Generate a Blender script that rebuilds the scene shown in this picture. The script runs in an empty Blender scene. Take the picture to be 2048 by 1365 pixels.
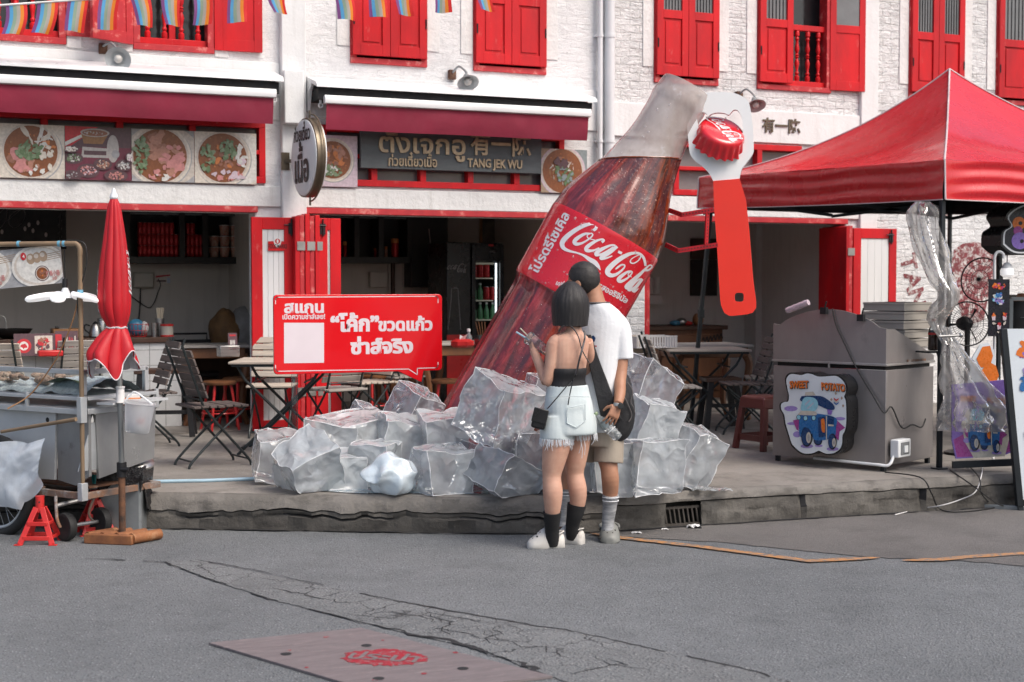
import bpy, bmesh, math, random
from mathutils import Vector, Matrix, noise
V = Vector
PI = math.pi
R = math.radians
SC = bpy.context.scene
COL = SC.collection
random.seed(7)
# ------------------------------------------------------------------ camera, sky, sun, exposure
FPX, CX, CY, HC = 2844.0, 1024.0, 682.5, 1.6
YAW, PITCH = R(23.5), math.atan(117.5 / 2844.0)
cam = bpy.data.cameras.new('camera')
cam.sensor_width = 36.0
cam.lens = 36.0 * FPX / 2048.0
cam.clip_start, cam.clip_end = 0.1, 400.0
cam.dof.use_dof = True
cam.dof.focus_distance = 9.2
cam.dof.aperture_fstop = 3.2
camo = bpy.data.objects.new('camera', cam)
COL.objects.link(camo)
camo.location = (0, 0, HC)
camo.rotation_euler = (PI / 2 - PITCH, 0, -YAW)
SC.camera = camo
SUN_EL, SUN_ROT = R(52), R(150)          # sun high behind the camera's right shoulder, veiled by cloud
world = bpy.data.worlds.new('World')
SC.world = world
world.use_nodes = True
wn = world.node_tree
bg = wn.nodes['Background']
sky = wn.nodes.new('ShaderNodeTexSky')
sky.sky_type = 'NISHITA'
sky.sun_disc = False
sky.sun_elevation = SUN_EL
sky.sun_rotation = SUN_ROT
sky.air_density = 1.0
sky.dust_density = 5.0
sky.ozone_density = 1.0
wn.links.new(sky.outputs[0], bg.inputs[0])
bg.inputs[1].default_value = 0.15
sun = bpy.data.lights.new('sun', 'SUN')
sun.energy = 1.5
sun.angle = R(35)
sun.color = (1.0, 0.96, 0.9)
suno = bpy.data.objects.new('sun', sun)
COL.objects.link(suno)
sd = V((math.sin(SUN_ROT) * math.cos(SUN_EL), math.cos(SUN_ROT) * math.cos(SUN_EL), math.sin(SUN_EL)))
suno.rotation_euler = (-sd).to_track_quat('-Z', 'Y').to_euler()
SC.view_settings.view_transform = 'Standard'
SC.view_settings.look = 'None'
SC.view_settings.exposure = 0.36
SC.view_settings.gamma = 1.0
SC.cycles.use_denoising = True
SC.cycles.max_bounces = 10
SC.cycles.transparent_max_bounces = 24
SC.cycles.caustics_reflective = False
SC.cycles.caustics_refractive = False
# ------------------------------------------------------------------ measuring helpers: a ray of the photograph met with a real plane
CAM = V((0, 0, HC))
FH = V((math.sin(YAW), math.cos(YAW), 0))
RT = V((math.cos(YAW), -math.sin(YAW), 0))
UPZ = V((0, 0, 1))
FW = FH * math.cos(PITCH) - UPZ * math.sin(PITCH)
UPV = FH * math.sin(PITCH) + UPZ * math.cos(PITCH)
FY, T = 12.86, 0.23                       # plane of the house fronts; height of the pavement
def ray(x, y): return FW + RT * ((x - CX) / FPX) - UPV * ((y - CY) / FPX)
def G(x, y, z=0.0):
 r = ray(x, y); return CAM + r * ((z - HC) / r.z)
def W(x, y, Y=FY):
 r = ray(x, y); return CAM + r * (Y / r.y)
def Dp(x, y, d): return CAM + ray(x, y) * d
def depth(p): return (V(p) - CAM).dot(FW)
# ------------------------------------------------------------------ materials
MATS = {}
def _n(nt, t, **k):
 n = nt.nodes.new(t)
 for a, b in k.items(): setattr(n, a, b)
 return n
def rgb(c): return (c[0], c[1], c[2], 1.0)
def ramp(nt, src, stops):
 r = _n(nt, 'ShaderNodeValToRGB')
 e = r.color_ramp.elements
 while len(e) < len(stops): e.new(0.5)
 for i, (p, c) in enumerate(stops):
  e[i].position = p
  e[i].color = rgb(c) if not isinstance(c, (int, float)) else (c, c, c, 1)
 nt.links.new(src, r.inputs[0])
 return r.outputs[0]
def noise_tex(nt, vec, scale, detail=6, rough=.6, dist=0):
 n = _n(nt, 'ShaderNodeTexNoise')
 n.inputs['Scale'].default_value = scale
 n.inputs['Detail'].default_value = detail
 n.inputs['Roughness'].default_value = rough
 n.inputs['Distortion'].default_value = dist
 if vec is not None: nt.links.new(vec, n.inputs['Vector'])
 return n.outputs['Fac']
def mixc(nt, fac, a, b, mode='MIX'):
 m = _n(nt, 'ShaderNodeMix', data_type='RGBA', blend_type=mode)
 for i, x in ((0, fac), (6, a), (7, b)):
  if hasattr(x, 'links') or hasattr(x, 'is_linked'): nt.links.new(x, m.inputs[i])
  elif i == 0: m.inputs[0].default_value = x
  else: m.inputs[i].default_value = rgb(x)
 return m.outputs[2]
def mathn(nt, op, a, b=0.0):
 m = _n(nt, 'ShaderNodeMath', operation=op)
 for i, x in ((0, a), (1, b)):
  if isinstance(x, (int, float)): m.inputs[i].default_value = x
  else: nt.links.new(x, m.inputs[i])
 return m.outputs[0]
def mapping(nt, vec, scale=(1, 1, 1), rot=(0, 0, 0)):
 m = _n(nt, 'ShaderNodeMapping')
 m.inputs['Scale'].default_value = scale
 m.inputs['Rotation'].default_value = rot
 nt.links.new(vec, m.inputs[0])
 return m.outputs[0]
def base_mat(name):
 m = bpy.data.materials.new(name)
 m.use_nodes = True
 nt = m.node_tree
 b = nt.nodes['Principled BSDF']
 tc = _n(nt, 'ShaderNodeTexCoord')
 return m, nt, b, tc.outputs['Object']
def bumpn(nt, b, h, strength, dist=.01):
 bp = _n(nt, 'ShaderNodeBump')
 bp.inputs['Strength'].default_value = strength
 bp.inputs['Distance'].default_value = dist
 nt.links.new(h, bp.inputs['Height'])
 nt.links.new(bp.outputs[0], b.inputs['Normal'])
def mat(name, col, rough=.5, metal=0.0, col2=None, ns=5.0, var=.12, bump=.0, bs=40.0, bd=.004, spec=.5, coat=0.0,
  alpha=1.0, emit=0.0, stretch=(1, 1, 1), spots=None, sss=0.0, translucent=0.0, rvar=.1):
 """plain surface whose colour wanders between col and col2 with noise, with optional bump and wear spots"""
 m, nt, b, oc = base_mat(name)
 vec = mapping(nt, oc, stretch)
 f = noise_tex(nt, vec, ns)
 c2 = col2 or tuple(max(0, x * (1 - var * 1.6)) for x in col)
 c1 = col if col2 else tuple(min(1, x * (1 + var)) for x in col)
 c = ramp(nt, f, [(.32, c2), (.68, c1)])
 if spots:
  sc, ss, s0, s1 = spots
  g = ramp(nt, noise_tex(nt, vec, ss, 8, .7), [(s0, 0.0), (s1, 1.0)])
  c = mixc(nt, g, c, sc)
 nt.links.new(c, b.inputs['Base Color'])
 b.inputs['Metallic'].default_value = metal
 rr = ramp(nt, noise_tex(nt, vec, ns * 2.3), [(.3, max(0, rough - rvar)), (.7, min(1, rough + rvar))])
 nt.links.new(rr, b.inputs['Roughness'])
 b.inputs['Specular IOR Level'].default_value = spec
 b.inputs['Coat Weight'].default_value = coat
 b.inputs['Coat Roughness'].default_value = .08
 b.inputs['Alpha'].default_value = alpha
 if sss:
  b.inputs['Subsurface Weight'].default_value = sss
  b.inputs['Subsurface Radius'].default_value = (.012, .005, .003)
  b.inputs['Subsurface Scale'].default_value = 1.0
 if emit:
  nt.links.new(c, b.inputs['Emission Color'])
  b.inputs['Emission Strength'].default_value = emit
 if bump: bumpn(nt, b, noise_tex(nt, vec, bs, 8, .65), bump, bd)
 if translucent:
  t = _n(nt, 'ShaderNodeBsdfTranslucent'); nt.links.new(c, t.inputs[0])
  mx = _n(nt, 'ShaderNodeMixShader'); mx.inputs[0].default_value = translucent
  nt.links.new(b.outputs[0], mx.inputs[1]); nt.links.new(t.outputs[0], mx.inputs[2])
  nt.links.new(mx.outputs[0], nt.nodes['Material Output'].inputs[0])
 MATS[name] = m
 return m
def film(name, tint, clear=.5, rough=.12, wr=9.0, bump=.6, milky=.35, sheen=.35, tc=.95):
 """thin clear plastic: part see-through, part milky, part mirror, with creases"""
 m, nt, b, oc = base_mat(name)
 nt.nodes.remove(b)
 out = nt.nodes['Material Output']
 vo = _n(nt, 'ShaderNodeTexNoise'); vo.inputs['Scale'].default_value = wr; vo.inputs['Detail'].default_value = 5
 vo.inputs['Distortion'].default_value = .7
 nt.links.new(oc, vo.inputs['Vector'])
 fold = ramp(nt, mathn(nt, 'ABSOLUTE', mathn(nt, 'SUBTRACT', noise_tex(nt, oc, wr * .8, 2, .5, .4), .5)), [(0.0, 1.0), (.16, 0.0)])
 bp = _n(nt, 'ShaderNodeBump'); bp.inputs['Strength'].default_value = bump; bp.inputs['Distance'].default_value = .05
 nt.links.new(mathn(nt, 'ADD', mathn(nt, 'MULTIPLY', vo.outputs['Fac'], .6), mathn(nt, 'MULTIPLY', fold, .5)), bp.inputs['Height'])
 tr = _n(nt, 'ShaderNodeBsdfTransparent'); tr.inputs[0].default_value = rgb((tc * .98, tc * .99, tc))
 di = _n(nt, 'ShaderNodeBsdfDiffuse'); di.inputs[0].default_value = rgb(tint)
 tl = _n(nt, 'ShaderNodeBsdfTranslucent'); tl.inputs[0].default_value = rgb(tint)
 gl = _n(nt, 'ShaderNodeBsdfGlossy'); gl.inputs[0].default_value = (1, 1, 1, 1); gl.inputs['Roughness'].default_value = rough
 for s in (di, tl, gl): nt.links.new(bp.outputs[0], s.inputs['Normal'])
 a = _n(nt, 'ShaderNodeMixShader'); a.inputs[0].default_value = .45
 nt.links.new(di.outputs[0], a.inputs[1]); nt.links.new(tl.outputs[0], a.inputs[2])
 mk = ramp(nt, noise_tex(nt, oc, 3.0, 5, .6), [(.3, 1 - clear - milky * .5 if clear < .9 else .02), (.75, min(1, 1 - clear + milky * .5))])
 c = _n(nt, 'ShaderNodeMixShader'); nt.links.new(mk, c.inputs[0])
 nt.links.new(tr.outputs[0], c.inputs[1]); nt.links.new(a.outputs[0], c.inputs[2])
 lw = _n(nt, 'ShaderNodeLayerWeight'); lw.inputs[0].default_value = sheen
 nt.links.new(bp.outputs[0], lw.inputs['Normal'])
 d = _n(nt, 'ShaderNodeMixShader'); nt.links.new(lw.outputs['Fresnel'], d.inputs[0])
 nt.links.new(c.outputs[0], d.inputs[1]); nt.links.new(gl.outputs[0], d.inputs[2])
 nt.links.new(d.outputs[0], out.inputs[0])
 MATS[name] = m
 return m
def glass(name, tint=(.9, .95, .95), mirror=.25, keep=.85):
 m, nt, b, oc = base_mat(name)
 nt.nodes.remove(b)
 tr = _n(nt, 'ShaderNodeBsdfTransparent'); tr.inputs[0].default_value = rgb(tuple(x * keep for x in tint))
 gl = _n(nt, 'ShaderNodeBsdfGlossy'); gl.inputs['Roughness'].default_value = .04
 lw = _n(nt, 'ShaderNodeLayerWeight'); lw.inputs[0].default_value = mirror
 mx = _n(nt, 'ShaderNodeMixShader'); nt.links.new(lw.outputs['Fresnel'], mx.inputs[0])
 nt.links.new(tr.outputs[0], mx.inputs[1]); nt.links.new(gl.outputs[0], mx.inputs[2])
 nt.links.new(mx.outputs[0], nt.nodes['Material Output'].inputs[0])
 MATS[name] = m
 return m
# ------------------------------------------------------------------ mesh collector
def frame_of(d):
 d = d.normalized()
 a = V((0, 0, 1)) if abs(d.z) < .95 else V((1, 0, 0))
 x = a.cross(d).normalized()
 return x, d.cross(x).normalized()
class MB:
 def __init__(s, m=None):
  s.v, s.f, s.mi, s.mats = [], [], [], []
  s.cur = 0
  if m: s.use(m)
 def use(s, m):
  if m not in s.mats: s.mats.append(m)
  s.cur = s.mats.index(m)
  return s
 def add(s, vs, fs):
  o = len(s.v)
  s.v += [V(p) for p in vs]
  for f in fs:
   s.f.append([o + i for i in f]); s.mi.append(s.cur)
  return s
 def poly(s, pts): return s.add(pts, [list(range(len(pts)))])
 def box(s, c, d, rot=None):
  c = V(c); h = V(d) / 2
  vs = [V((x * h.x, y * h.y, z * h.z)) for z in (-1, 1) for y in (-1, 1) for x in (-1, 1)]
  if rot is not None: vs = [rot @ p for p in vs]
  return s.add([c + p for p in vs], [(0, 2, 3, 1), (4, 5, 7, 6), (0, 1, 5, 4), (2, 6, 7, 3), (0, 4, 6, 2), (1, 3, 7, 5)])
 def box2(s, a, b):
  a, b = V(a), V(b); return s.box((a + b) / 2, [abs(x) for x in (b - a)])
 def bar(s, a, b, w, h, up=(0, 0, 1)):
  """rectangular bar from a to b, w across, h along up"""
  a, b = V(a), V(b); d = (b - a).normalized(); u = V(up)
  x = d.cross(u)
  if x.length < 1e-4: x = d.cross(V((0, 1, 0)))
  x.normalize(); u = x.cross(d)
  q = [(-1, -1), (1, -1), (1, 1), (-1, 1)]
  vs = [p + x * (w / 2 * i) + u * (h / 2 * j) for p in (a, b) for i, j in q]
  return s.add(vs, [(0, 1, 2, 3), (7, 6, 5, 4), (0, 4, 5, 1), (1, 5, 6, 2), (2, 6, 7, 3), (3, 7, 4, 0)])
 def loft(s, rings, cap=True, closed=True):
  n = len(rings[0]); o = len(s.v)
  for r in rings: s.v += [V(p) for p in r]
  for i in range(len(rings) - 1):
   for j in range(n if closed else n - 1):
    k = (j + 1) % n
    s.f.append([o + i * n + j, o + i * n + k, o + (i + 1) * n + k, o + (i + 1) * n + j]); s.mi.append(s.cur)
  if cap and closed:
   s.f.append([o + j for j in range(n)][::-1]); s.mi.append(s.cur)
   s.f.append([o + (len(rings) - 1) * n + j for j in range(n)]); s.mi.append(s.cur)
  return s
 def tube(s, pts, r, n=8, cap=True, flat=1.0):
  pts = [V(p) for p in pts]; L = len(pts)
  rs = [r] * L if isinstance(r, (int, float)) else list(r)
  rings = []; px = None
  for i, p in enumerate(pts):
   d = (pts[min(i + 1, L - 1)] - pts[max(i - 1, 0)])
   if d.length < 1e-7: d = V((0, 0, 1))
   d.normalize()
   if px is None: x, y = frame_of(d)
   else:
    x = (px - d * px.dot(d))
    x = x.normalized() if x.length > 1e-5 else frame_of(d)[0]
    y = d.cross(x)
   px = x
   rings.append([p + x * (math.cos(2 * PI * k / n) * rs[i]) + y * (math.sin(2 * PI * k / n) * rs[i] * flat) for k in range(n)])
  return s.loft(rings, cap)
 def lathe(s, prof, o=(0, 0, 0), ax=(0, 0, 1), n=20, cap=True):
  o = V(o); ax = V(ax).normalized(); x, y = frame_of(ax)
  return s.loft([[o + ax * h + x * (r * math.cos(2 * PI * k / n)) + y * (r * math.sin(2 * PI * k / n)) for k in range(n)] for r, h in prof], cap)
 def prism(s, poly, ext):
  e = V(ext); n = len(poly)
  vs = [V(p) for p in poly] + [V(p) + e for p in poly]
  return s.add(vs, [list(range(n))[::-1], list(range(n, 2 * n))] + [(i, (i + 1) % n, n + (i + 1) % n, n + i) for i in range(n)])
 def grid(s, fn, nu, nv):
  o = len(s.v)
  for j in range(nv + 1):
   for i in range(nu + 1): s.v.append(V(fn(i / nu, j / nv)))
  for j in range(nv):
   for i in range(nu):
    a = o + j * (nu + 1) + i
    s.f.append([a, a + 1, a + nu + 2, a + nu + 1]); s.mi.append(s.cur)
  return s
 def ball(s, c, r, nu=14, nv=9, rot=None):
  c = V(c); r = V(r) if hasattr(r, '__len__') else V((r, r, r))
  rings = []
  for j in range(nv + 1):
   a = -PI / 2 + PI * j / nv
   ca = max(math.cos(a), .02)
   q = [V((r.x * ca * math.cos(2 * PI * k / nu), r.y * ca * math.sin(2 * PI * k / nu), r.z * math.sin(a))) for k in range(nu)]
   rings.append([c + (rot @ p if rot is not None else p) for p in q])
  return s.loft(rings)
 def disc(s, c, nrm, r, n=24, ry=None, x=None):
  nrm = V(nrm).normalized()
  if x is None: x, y = frame_of(nrm)
  else: x = V(x).normalized(); y = nrm.cross(x)
  return s.poly([V(c) + x * (r * math.cos(2 * PI * k / n)) + y * ((ry or r) * math.sin(2 * PI * k / n)) for k in range(n)])
 def text(s, body, o, xd, yd, size, width=None, bold=.0, extrude=0.0, fn=None, align='L', fat=0):
  """lettering laid on a plane: o lower left, xd/yd directions; fn maps flat (x, y) to a point instead"""
  fat = fat or max(0, bold - .018); bold = min(bold, .018)
  vs, ts = text_mesh(body, bold)
  w = max(p[0] for p in vs); lo = min(p[0] for p in vs)
  sx = size if width is None else width / (w - lo)
  o = V(o); xd = V(xd).normalized(); yd = V(yd).normalized(); nz = xd.cross(yd)
  sh = 0 if align == 'L' else -(w - lo) * sx / 2
  rnd = random.Random(len(body))
  for t, ox, oy in [(t, a * fat, b * fat) for t in ts for a, b in (((-1, -.6), (-1, .6), (1, -.6), (1, .6)) if fat else ((0, 0),))]:
   j = rnd.random() * .0004
   pts = []
   for i in t:
    x, y = (vs[i][0] + ox - lo) * sx + sh, (vs[i][1] + oy) * size
    pts.append(fn(x, y, j) if fn else o + xd * x + yd * y + nz * (j + extrude))
   s.poly(pts)
  if extrude and not fn:
   cnt = {}
   for t in ts:
    for a, b in ((t[0], t[1]), (t[1], t[2]), (t[2], t[0])): cnt[(a, b)] = cnt.get((a, b), 0) + 1
   for (a, b) in cnt:
    if (b, a) not in cnt:
     pa, pb = [o + xd * ((vs[i][0] - lo) * sx + sh) + yd * (vs[i][1] * size) for i in (a, b)]
     s.poly([pa, pb, pb + nz * extrude, pa + nz * extrude])
  return s
 def build(s, name, parent=None, loc=None, smooth=40, bevel=0, seg=2, subsurf=0, merge=0):
  off = V((0, 0, 0))
  if parent is not None:
   r = parent
   while r is not None: off += r.location; r = r.parent
  elif loc is not None: off = V(loc)
  me = bpy.data.meshes.new(name)
  me.from_pydata([p - off for p in s.v], [], s.f)
  for m in s.mats: me.materials.append(MATS[m] if isinstance(m, str) else m)
  if len(s.mats) > 1: me.polygons.foreach_set('material_index', s.mi)
  if merge:
   bm = bmesh.new(); bm.from_mesh(me); bmesh.ops.remove_doubles(bm, verts=bm.verts, dist=merge)
   bmesh.ops.recalc_face_normals(bm, faces=bm.faces); bm.to_mesh(me); bm.free()
  me.update()
  if smooth:
   me.shade_smooth(); me.set_sharp_from_angle(angle=R(smooth))
  ob = bpy.data.objects.new(name, me)
  COL.objects.link(ob)
  if parent is not None: ob.parent = parent
  elif loc is not None: ob.location = off
  if bevel:
   b = ob.modifiers.new('bevel', 'BEVEL'); b.width = bevel; b.segments = seg; b.limit_method = 'ANGLE'; b.angle_limit = R(40)
   b.harden_normals = False
  if subsurf:
   b = ob.modifiers.new('sub', 'SUBSURF'); b.levels = subsurf; b.render_levels = subsurf
  return ob
_TX = {}
UPV_TH = 'ิีึืั็'; TONE = '่้๊๋์'
def _raw_text(body, bold):
 c = bpy.data.curves.new('tx', 'FONT'); c.body = body; c.size = 1.0; c.offset = bold; c.resolution_u = 3
 o = bpy.data.objects.new('tx', c); COL.objects.link(o)
 dg = bpy.context.evaluated_depsgraph_get(); dg.update()
 me = bpy.data.meshes.new_from_object(o.evaluated_get(dg))
 me.calc_loop_triangles()
 vs = [(p.co.x, p.co.y) for p in me.vertices]; ts = [tuple(t.vertices) for t in me.loop_triangles]
 bpy.data.objects.remove(o); bpy.data.curves.remove(c); bpy.data.meshes.remove(me)
 return vs, ts
def text_mesh(body, bold=0.0):
 k = (body, bold)
 if k in _TX: return _TX[k]
 base, extra = '', []
 for i, ch in enumerate(body):
  if ch in TONE and i and body[i - 1] in UPV_TH: extra.append((base, ch))
  else: base += ch
 vs, ts = _raw_text(base, bold)
 dot = max(p[0] for p in _raw_text('.', 0)[0])
 for pre, ch in extra:
  adv = max(p[0] for p in _raw_text(pre + '.', 0)[0]) - dot
  a, b = _raw_text(ch, bold)
  o = len(vs)
  vs = vs + [(x + adv, y + .2) for x, y in a]; ts = ts + [tuple(o + i for i in t) for t in b]
 # face every triangle the same way
 out = []
 for t in ts:
  a, b, c = (vs[i] for i in t)
  out.append(t if (b[0] - a[0]) * (c[1] - a[1]) - (b[1] - a[1]) * (c[0] - a[0]) > 0 else (t[0], t[2], t[1]))
 _TX[k] = (vs, out)
 return _TX[k]
# ------------------------------------------------------------------ scene bookkeeping
def tag(o, label=None, cat=None, group=None, kind=None):
 if label: o['label'] = label
 if cat: o['category'] = cat
 if group: o['group'] = group
 if kind: o['kind'] = kind
 return o
def thing(name, label, cat, loc=(0, 0, 0), group=None):
 o = bpy.data.objects.new(name, None); COL.objects.link(o)
 o.location = loc; o.empty_display_size = .1
 return tag(o, label, cat, group)
def struct(o): o['kind'] = 'structure'; return o
def kids(o): return [c for c in SC.objects if c.parent == o]
def copy_tree(o, parent=None):
 c = o.copy(); COL.objects.link(c)
 if parent is not None: c.parent = parent
 for ch in kids(o): copy_tree(ch, c)
 return c
def place(o, loc, rz=0.0, label=None, group=None, tilt=None, sc=None):
 o.location = loc
 o.rotation_euler = (tilt[0], tilt[1], rz) if tilt else (0, 0, rz)
 if sc: o.scale = (sc, sc, sc)
 if label: o['label'] = label
 if group: o['group'] = group
 return o
def smooth_path(pts, k=6):
 """Catmull-Rom through points"""
 pts = [V(p) for p in pts]; out = []
 for i in range(len(pts) - 1):
  p0 = pts[max(i - 1, 0)]; p1 = pts[i]; p2 = pts[i + 1]; p3 = pts[min(i + 2, len(pts) - 1)]
  for j in range(k):
   t = j / k
   out.append(.5 * ((2 * p1) + (p2 - p0) * t + (2 * p0 - 5 * p1 + 4 * p2 - p3) * t * t + (3 * p1 - p0 - 3 * p2 + p3) * t ** 3))
 out.append(pts[-1])
 return out
# ------------------------------------------------------------------ setting: materials
def brick_mat(name, white=(.83, .835, .84), dark=(.20, .19, .18), grime=.6, rowh=.075, relief=.42, course=.15):
 m, nt, b, oc = base_mat(name)
 sx = _n(nt, 'ShaderNodeSeparateXYZ'); nt.links.new(oc, sx.inputs[0])
 cb = _n(nt, 'ShaderNodeCombineXYZ')
 w = noise_tex(nt, oc, 7, 4, .6)
 nt.links.new(mathn(nt, 'ADD', sx.outputs[0], mathn(nt, 'MULTIPLY', w, .05)), cb.inputs[0])
 nt.links.new(mathn(nt, 'ADD', sx.outputs[2], mathn(nt, 'MULTIPLY', noise_tex(nt, oc, 4, 4, .6), .07)), cb.inputs[1])
 bt = _n(nt, 'ShaderNodeTexBrick')
 bt.inputs['Scale'].default_value = 1.0
 bt.inputs['Brick Width'].default_value = .22; bt.inputs['Row Height'].default_value = rowh
 bt.inputs['Mortar Size'].default_value = .009; bt.inputs['Mortar Smooth'].default_value = .6
 bt.inputs['Color1'].default_value = (1, 1, 1, 1); bt.inputs['Color2'].default_value = (.75, .75, .75, 1)
 bt.inputs['Mortar'].default_value = (0, 0, 0, 1)
 nt.links.new(cb.outputs[0], bt.inputs['Vector'])
 n1 = noise_tex(nt, oc, 22, 8, .7, .6)
 n2 = noise_tex(nt, oc, 2.2, 5, .6)
 nh = noise_tex(nt, mapping(nt, oc, (1, 1, 2.6)), 6, 8, .62, 1.0)
 rid = ramp(nt, mathn(nt, 'ABSOLUTE', mathn(nt, 'SUBTRACT', noise_tex(nt, mapping(nt, oc, (1, 1, 2.4)), 5.5, 7, .6, 1.5), .5)), [(0.0, 1.0), (.022, 0.0)])
 h = mathn(nt, 'ADD', mathn(nt, 'ADD', mathn(nt, 'MULTIPLY', bt.outputs['Color'], course), mathn(nt, 'MULTIPLY', n1, .9)), mathn(nt, 'SUBTRACT', mathn(nt, 'MULTIPLY', nh, 2.2), mathn(nt, 'MULTIPLY', rid, .5)))
 bumpn(nt, b, h, relief, .02)
 # grime where joints are deep and paint has flaked
 joint = mathn(nt, 'MULTIPLY', bt.outputs['Fac'], ramp(nt, noise_tex(nt, oc, 9, 7, .7), [(.42, 0.0), (.62, 1.0)]))
 flake = ramp(nt, noise_tex(nt, mapping(nt, oc, (1, 1, 1.7)), 26, 8, .72, .8), [(.60, 0.0), (.66, 1.0)])
 patch = ramp(nt, n2, [(.40, .15), (.65, 1.0)])
 g = mathn(nt, 'MULTIPLY', mathn(nt, 'MAXIMUM', mathn(nt, 'MAXIMUM', mathn(nt, 'MULTIPLY', joint, min(1, course * 2.2)), flake), mathn(nt, 'MULTIPLY', rid, ramp(nt, noise_tex(nt, oc, 3.1, 4), [(.45, 0.0), (.6, .9)]))), patch)
 g = mathn(nt, 'MULTIPLY', g, grime)
 base = ramp(nt, noise_tex(nt, oc, 3.5, 7), [(.3, tuple(x * .88 for x in white)), (.7, white)])
 nt.links.new(mixc(nt, g, base, dark), b.inputs['Base Color'])
 b.inputs['Roughness'].default_value = .85
 MATS[name] = m
brick_mat('brick_white')
brick_mat('brick_worn', (.80, .805, .805), (.13, .12, .11), .95, .08, .6, .42)
def plaster_mat(name, col, stain=(.42, .40, .37), amt=.35, streak=True, bump=.35, bs=30):
 m, nt, b, oc = base_mat(name)
 f = noise_tex(nt, oc, 2.0, 7, .62)
 c = ramp(nt, f, [(.3, tuple(x * .9 for x in col)), (.65, col)])
 st = ramp(nt, noise_tex(nt, mapping(nt, oc, (9, 9, .8)), 1.4, 7, .7), [(.52, 0.0), (.78, 1.0)])
 sp = ramp(nt, noise_tex(nt, oc, 34, 6, .75), [(.64, 0.0), (.72, 1.0)])
 c = mixc(nt, mathn(nt, 'MULTIPLY', st, amt if streak else 0.0), c, stain)
 c = mixc(nt, mathn(nt, 'MULTIPLY', sp, amt), c, stain)
 nt.links.new(c, b.inputs['Base Color'])
 b.inputs['Roughness'].default_value = .8
 bumpn(nt, b, mathn(nt, 'ADD', noise_tex(nt, oc, bs, 8, .65), mathn(nt, 'MULTIPLY', noise_tex(nt, oc, 5, 4), 2.0)), bump, .01)
 MATS[name] = m
plaster_mat('plaster_white', (.80, .81, .81), amt=.3)
plaster_mat('plaster_rough', (.79, .79, .78), amt=.45, bump=.8, bs=22)
plaster_mat('room_wall', (.58, .53, .48), (.25, .22, .2), .3, bump=.1)
plaster_mat('room_white', (.66, .64, .61), (.3, .28, .25), .3, bump=.1)
mat('red_paint', (.66, .010, .016), .45, col2=(.42, .012, .018), ns=4, stretch=(1, 1, .35), bump=.3, bs=30, bd=.002, spec=.3, spots=((.66, .20, .18), 11, .62, .8))
mat('red_paint_worn', (.55, .03, .035), .55, col2=(.40, .02, .03), ns=9, bump=.35, bs=40, bd=.002, spots=((.72, .32, .28), 9, .55, .72))
mat('white_board', (.74, .75, .75), .55, ns=4, var=.05, stretch=(1, 1, .2), spots=((.45, .44, .42), 20, .68, .76))
mat('black_iron', (.018, .018, .02), .5, .3, bump=.2, bs=50)
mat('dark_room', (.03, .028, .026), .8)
mat('window_dark', (.025, .028, .03), .12, spec=.6)
mat('window_grey', (.17, .18, .185), .2, ns=3)
mat('steel_hinge', (.42, .42, .4), .4, .8)
def asphalt_mat(name, a, b_, grit, stain, sc=1.0, cracked=False):
 m, nt, b, oc = base_mat(name)
 f = ramp(nt, noise_tex(nt, oc, .55, 6, .6), [(.3, a), (.7, b_)])
 f = mixc(nt, ramp(nt, noise_tex(nt, oc, .9, 7, .68), [(.5, 0.0), (.75, .6)]), f, stain)
 vo = _n(nt, 'ShaderNodeTexVoronoi'); vo.inputs['Scale'].default_value = 95 * sc
 nt.links.new(oc, vo.inputs['Vector'])
 sp = _n(nt, 'ShaderNodeSeparateColor'); nt.links.new(vo.outputs['Color'], sp.inputs[0])
 near = ramp(nt, vo.outputs['Distance'], [(.25, 1.0), (.5, 0.0)])
 lite = mathn(nt, 'MULTIPLY', near, ramp(nt, sp.outputs[0], [(.55, 0.0), (.9, 1.0)]))
 darkc = mathn(nt, 'MULTIPLY', near, ramp(nt, sp.outputs[1], [(.6, 0.0), (.9, 1.0)]))
 f = mixc(nt, mathn(nt, 'MULTIPLY', darkc, .6), f, tuple(x * .35 for x in a))
 f = mixc(nt, mathn(nt, 'MULTIPLY', lite, .42), f, grit)
 big = ramp(nt, noise_tex(nt, oc, 38, 3, .5), [(.70, 0.0), (.74, 1.0)])
 f = mixc(nt, mathn(nt, 'MULTIPLY', big, .3), f, grit)
 wear = ramp(nt, noise_tex(nt, oc, 1.7, 9, .72), [(.50, 0.0), (.72, .6)])
 f = mixc(nt, wear, f, tuple(x * .8 for x in stain))
 if cracked:
  v2 = _n(nt, 'ShaderNodeTexVoronoi', feature='DISTANCE_TO_EDGE'); v2.inputs['Scale'].default_value = 4.2
  wob = _n(nt, 'ShaderNodeMixRGB'); wob.blend_type = 'ADD'; wob.inputs[0].default_value = .16
  nz = _n(nt, 'ShaderNodeTexNoise'); nz.inputs['Scale'].default_value = 9; nz.inputs['Detail'].default_value = 6; nt.links.new(oc, nz.inputs['Vector'])
  nt.links.new(oc, wob.inputs[1]); nt.links.new(nz.outputs['Color'], wob.inputs[2]); nt.links.new(wob.outputs[0], v2.inputs['Vector'])
  crk = mathn(nt, 'MULTIPLY', ramp(nt, v2.outputs['Distance'], [(.008, 1.0), (.028, 0.0)]), ramp(nt, noise_tex(nt, oc, 1.1, 3), [(.42, 0.0), (.56, 1.0)]))
  f = mixc(nt, mathn(nt, 'MULTIPLY', crk, .9), f, (.03, .03, .032))
 nt.links.new(f, b.inputs['Base Color'])
 b.inputs['Roughness'].default_value = .78
 bumpn(nt, b, mathn(nt, 'ADD', mathn(nt, 'MULTIPLY', near, .8), noise_tex(nt, oc, 38, 7, .75)), .8, .008)
 MATS[name] = m
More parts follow.
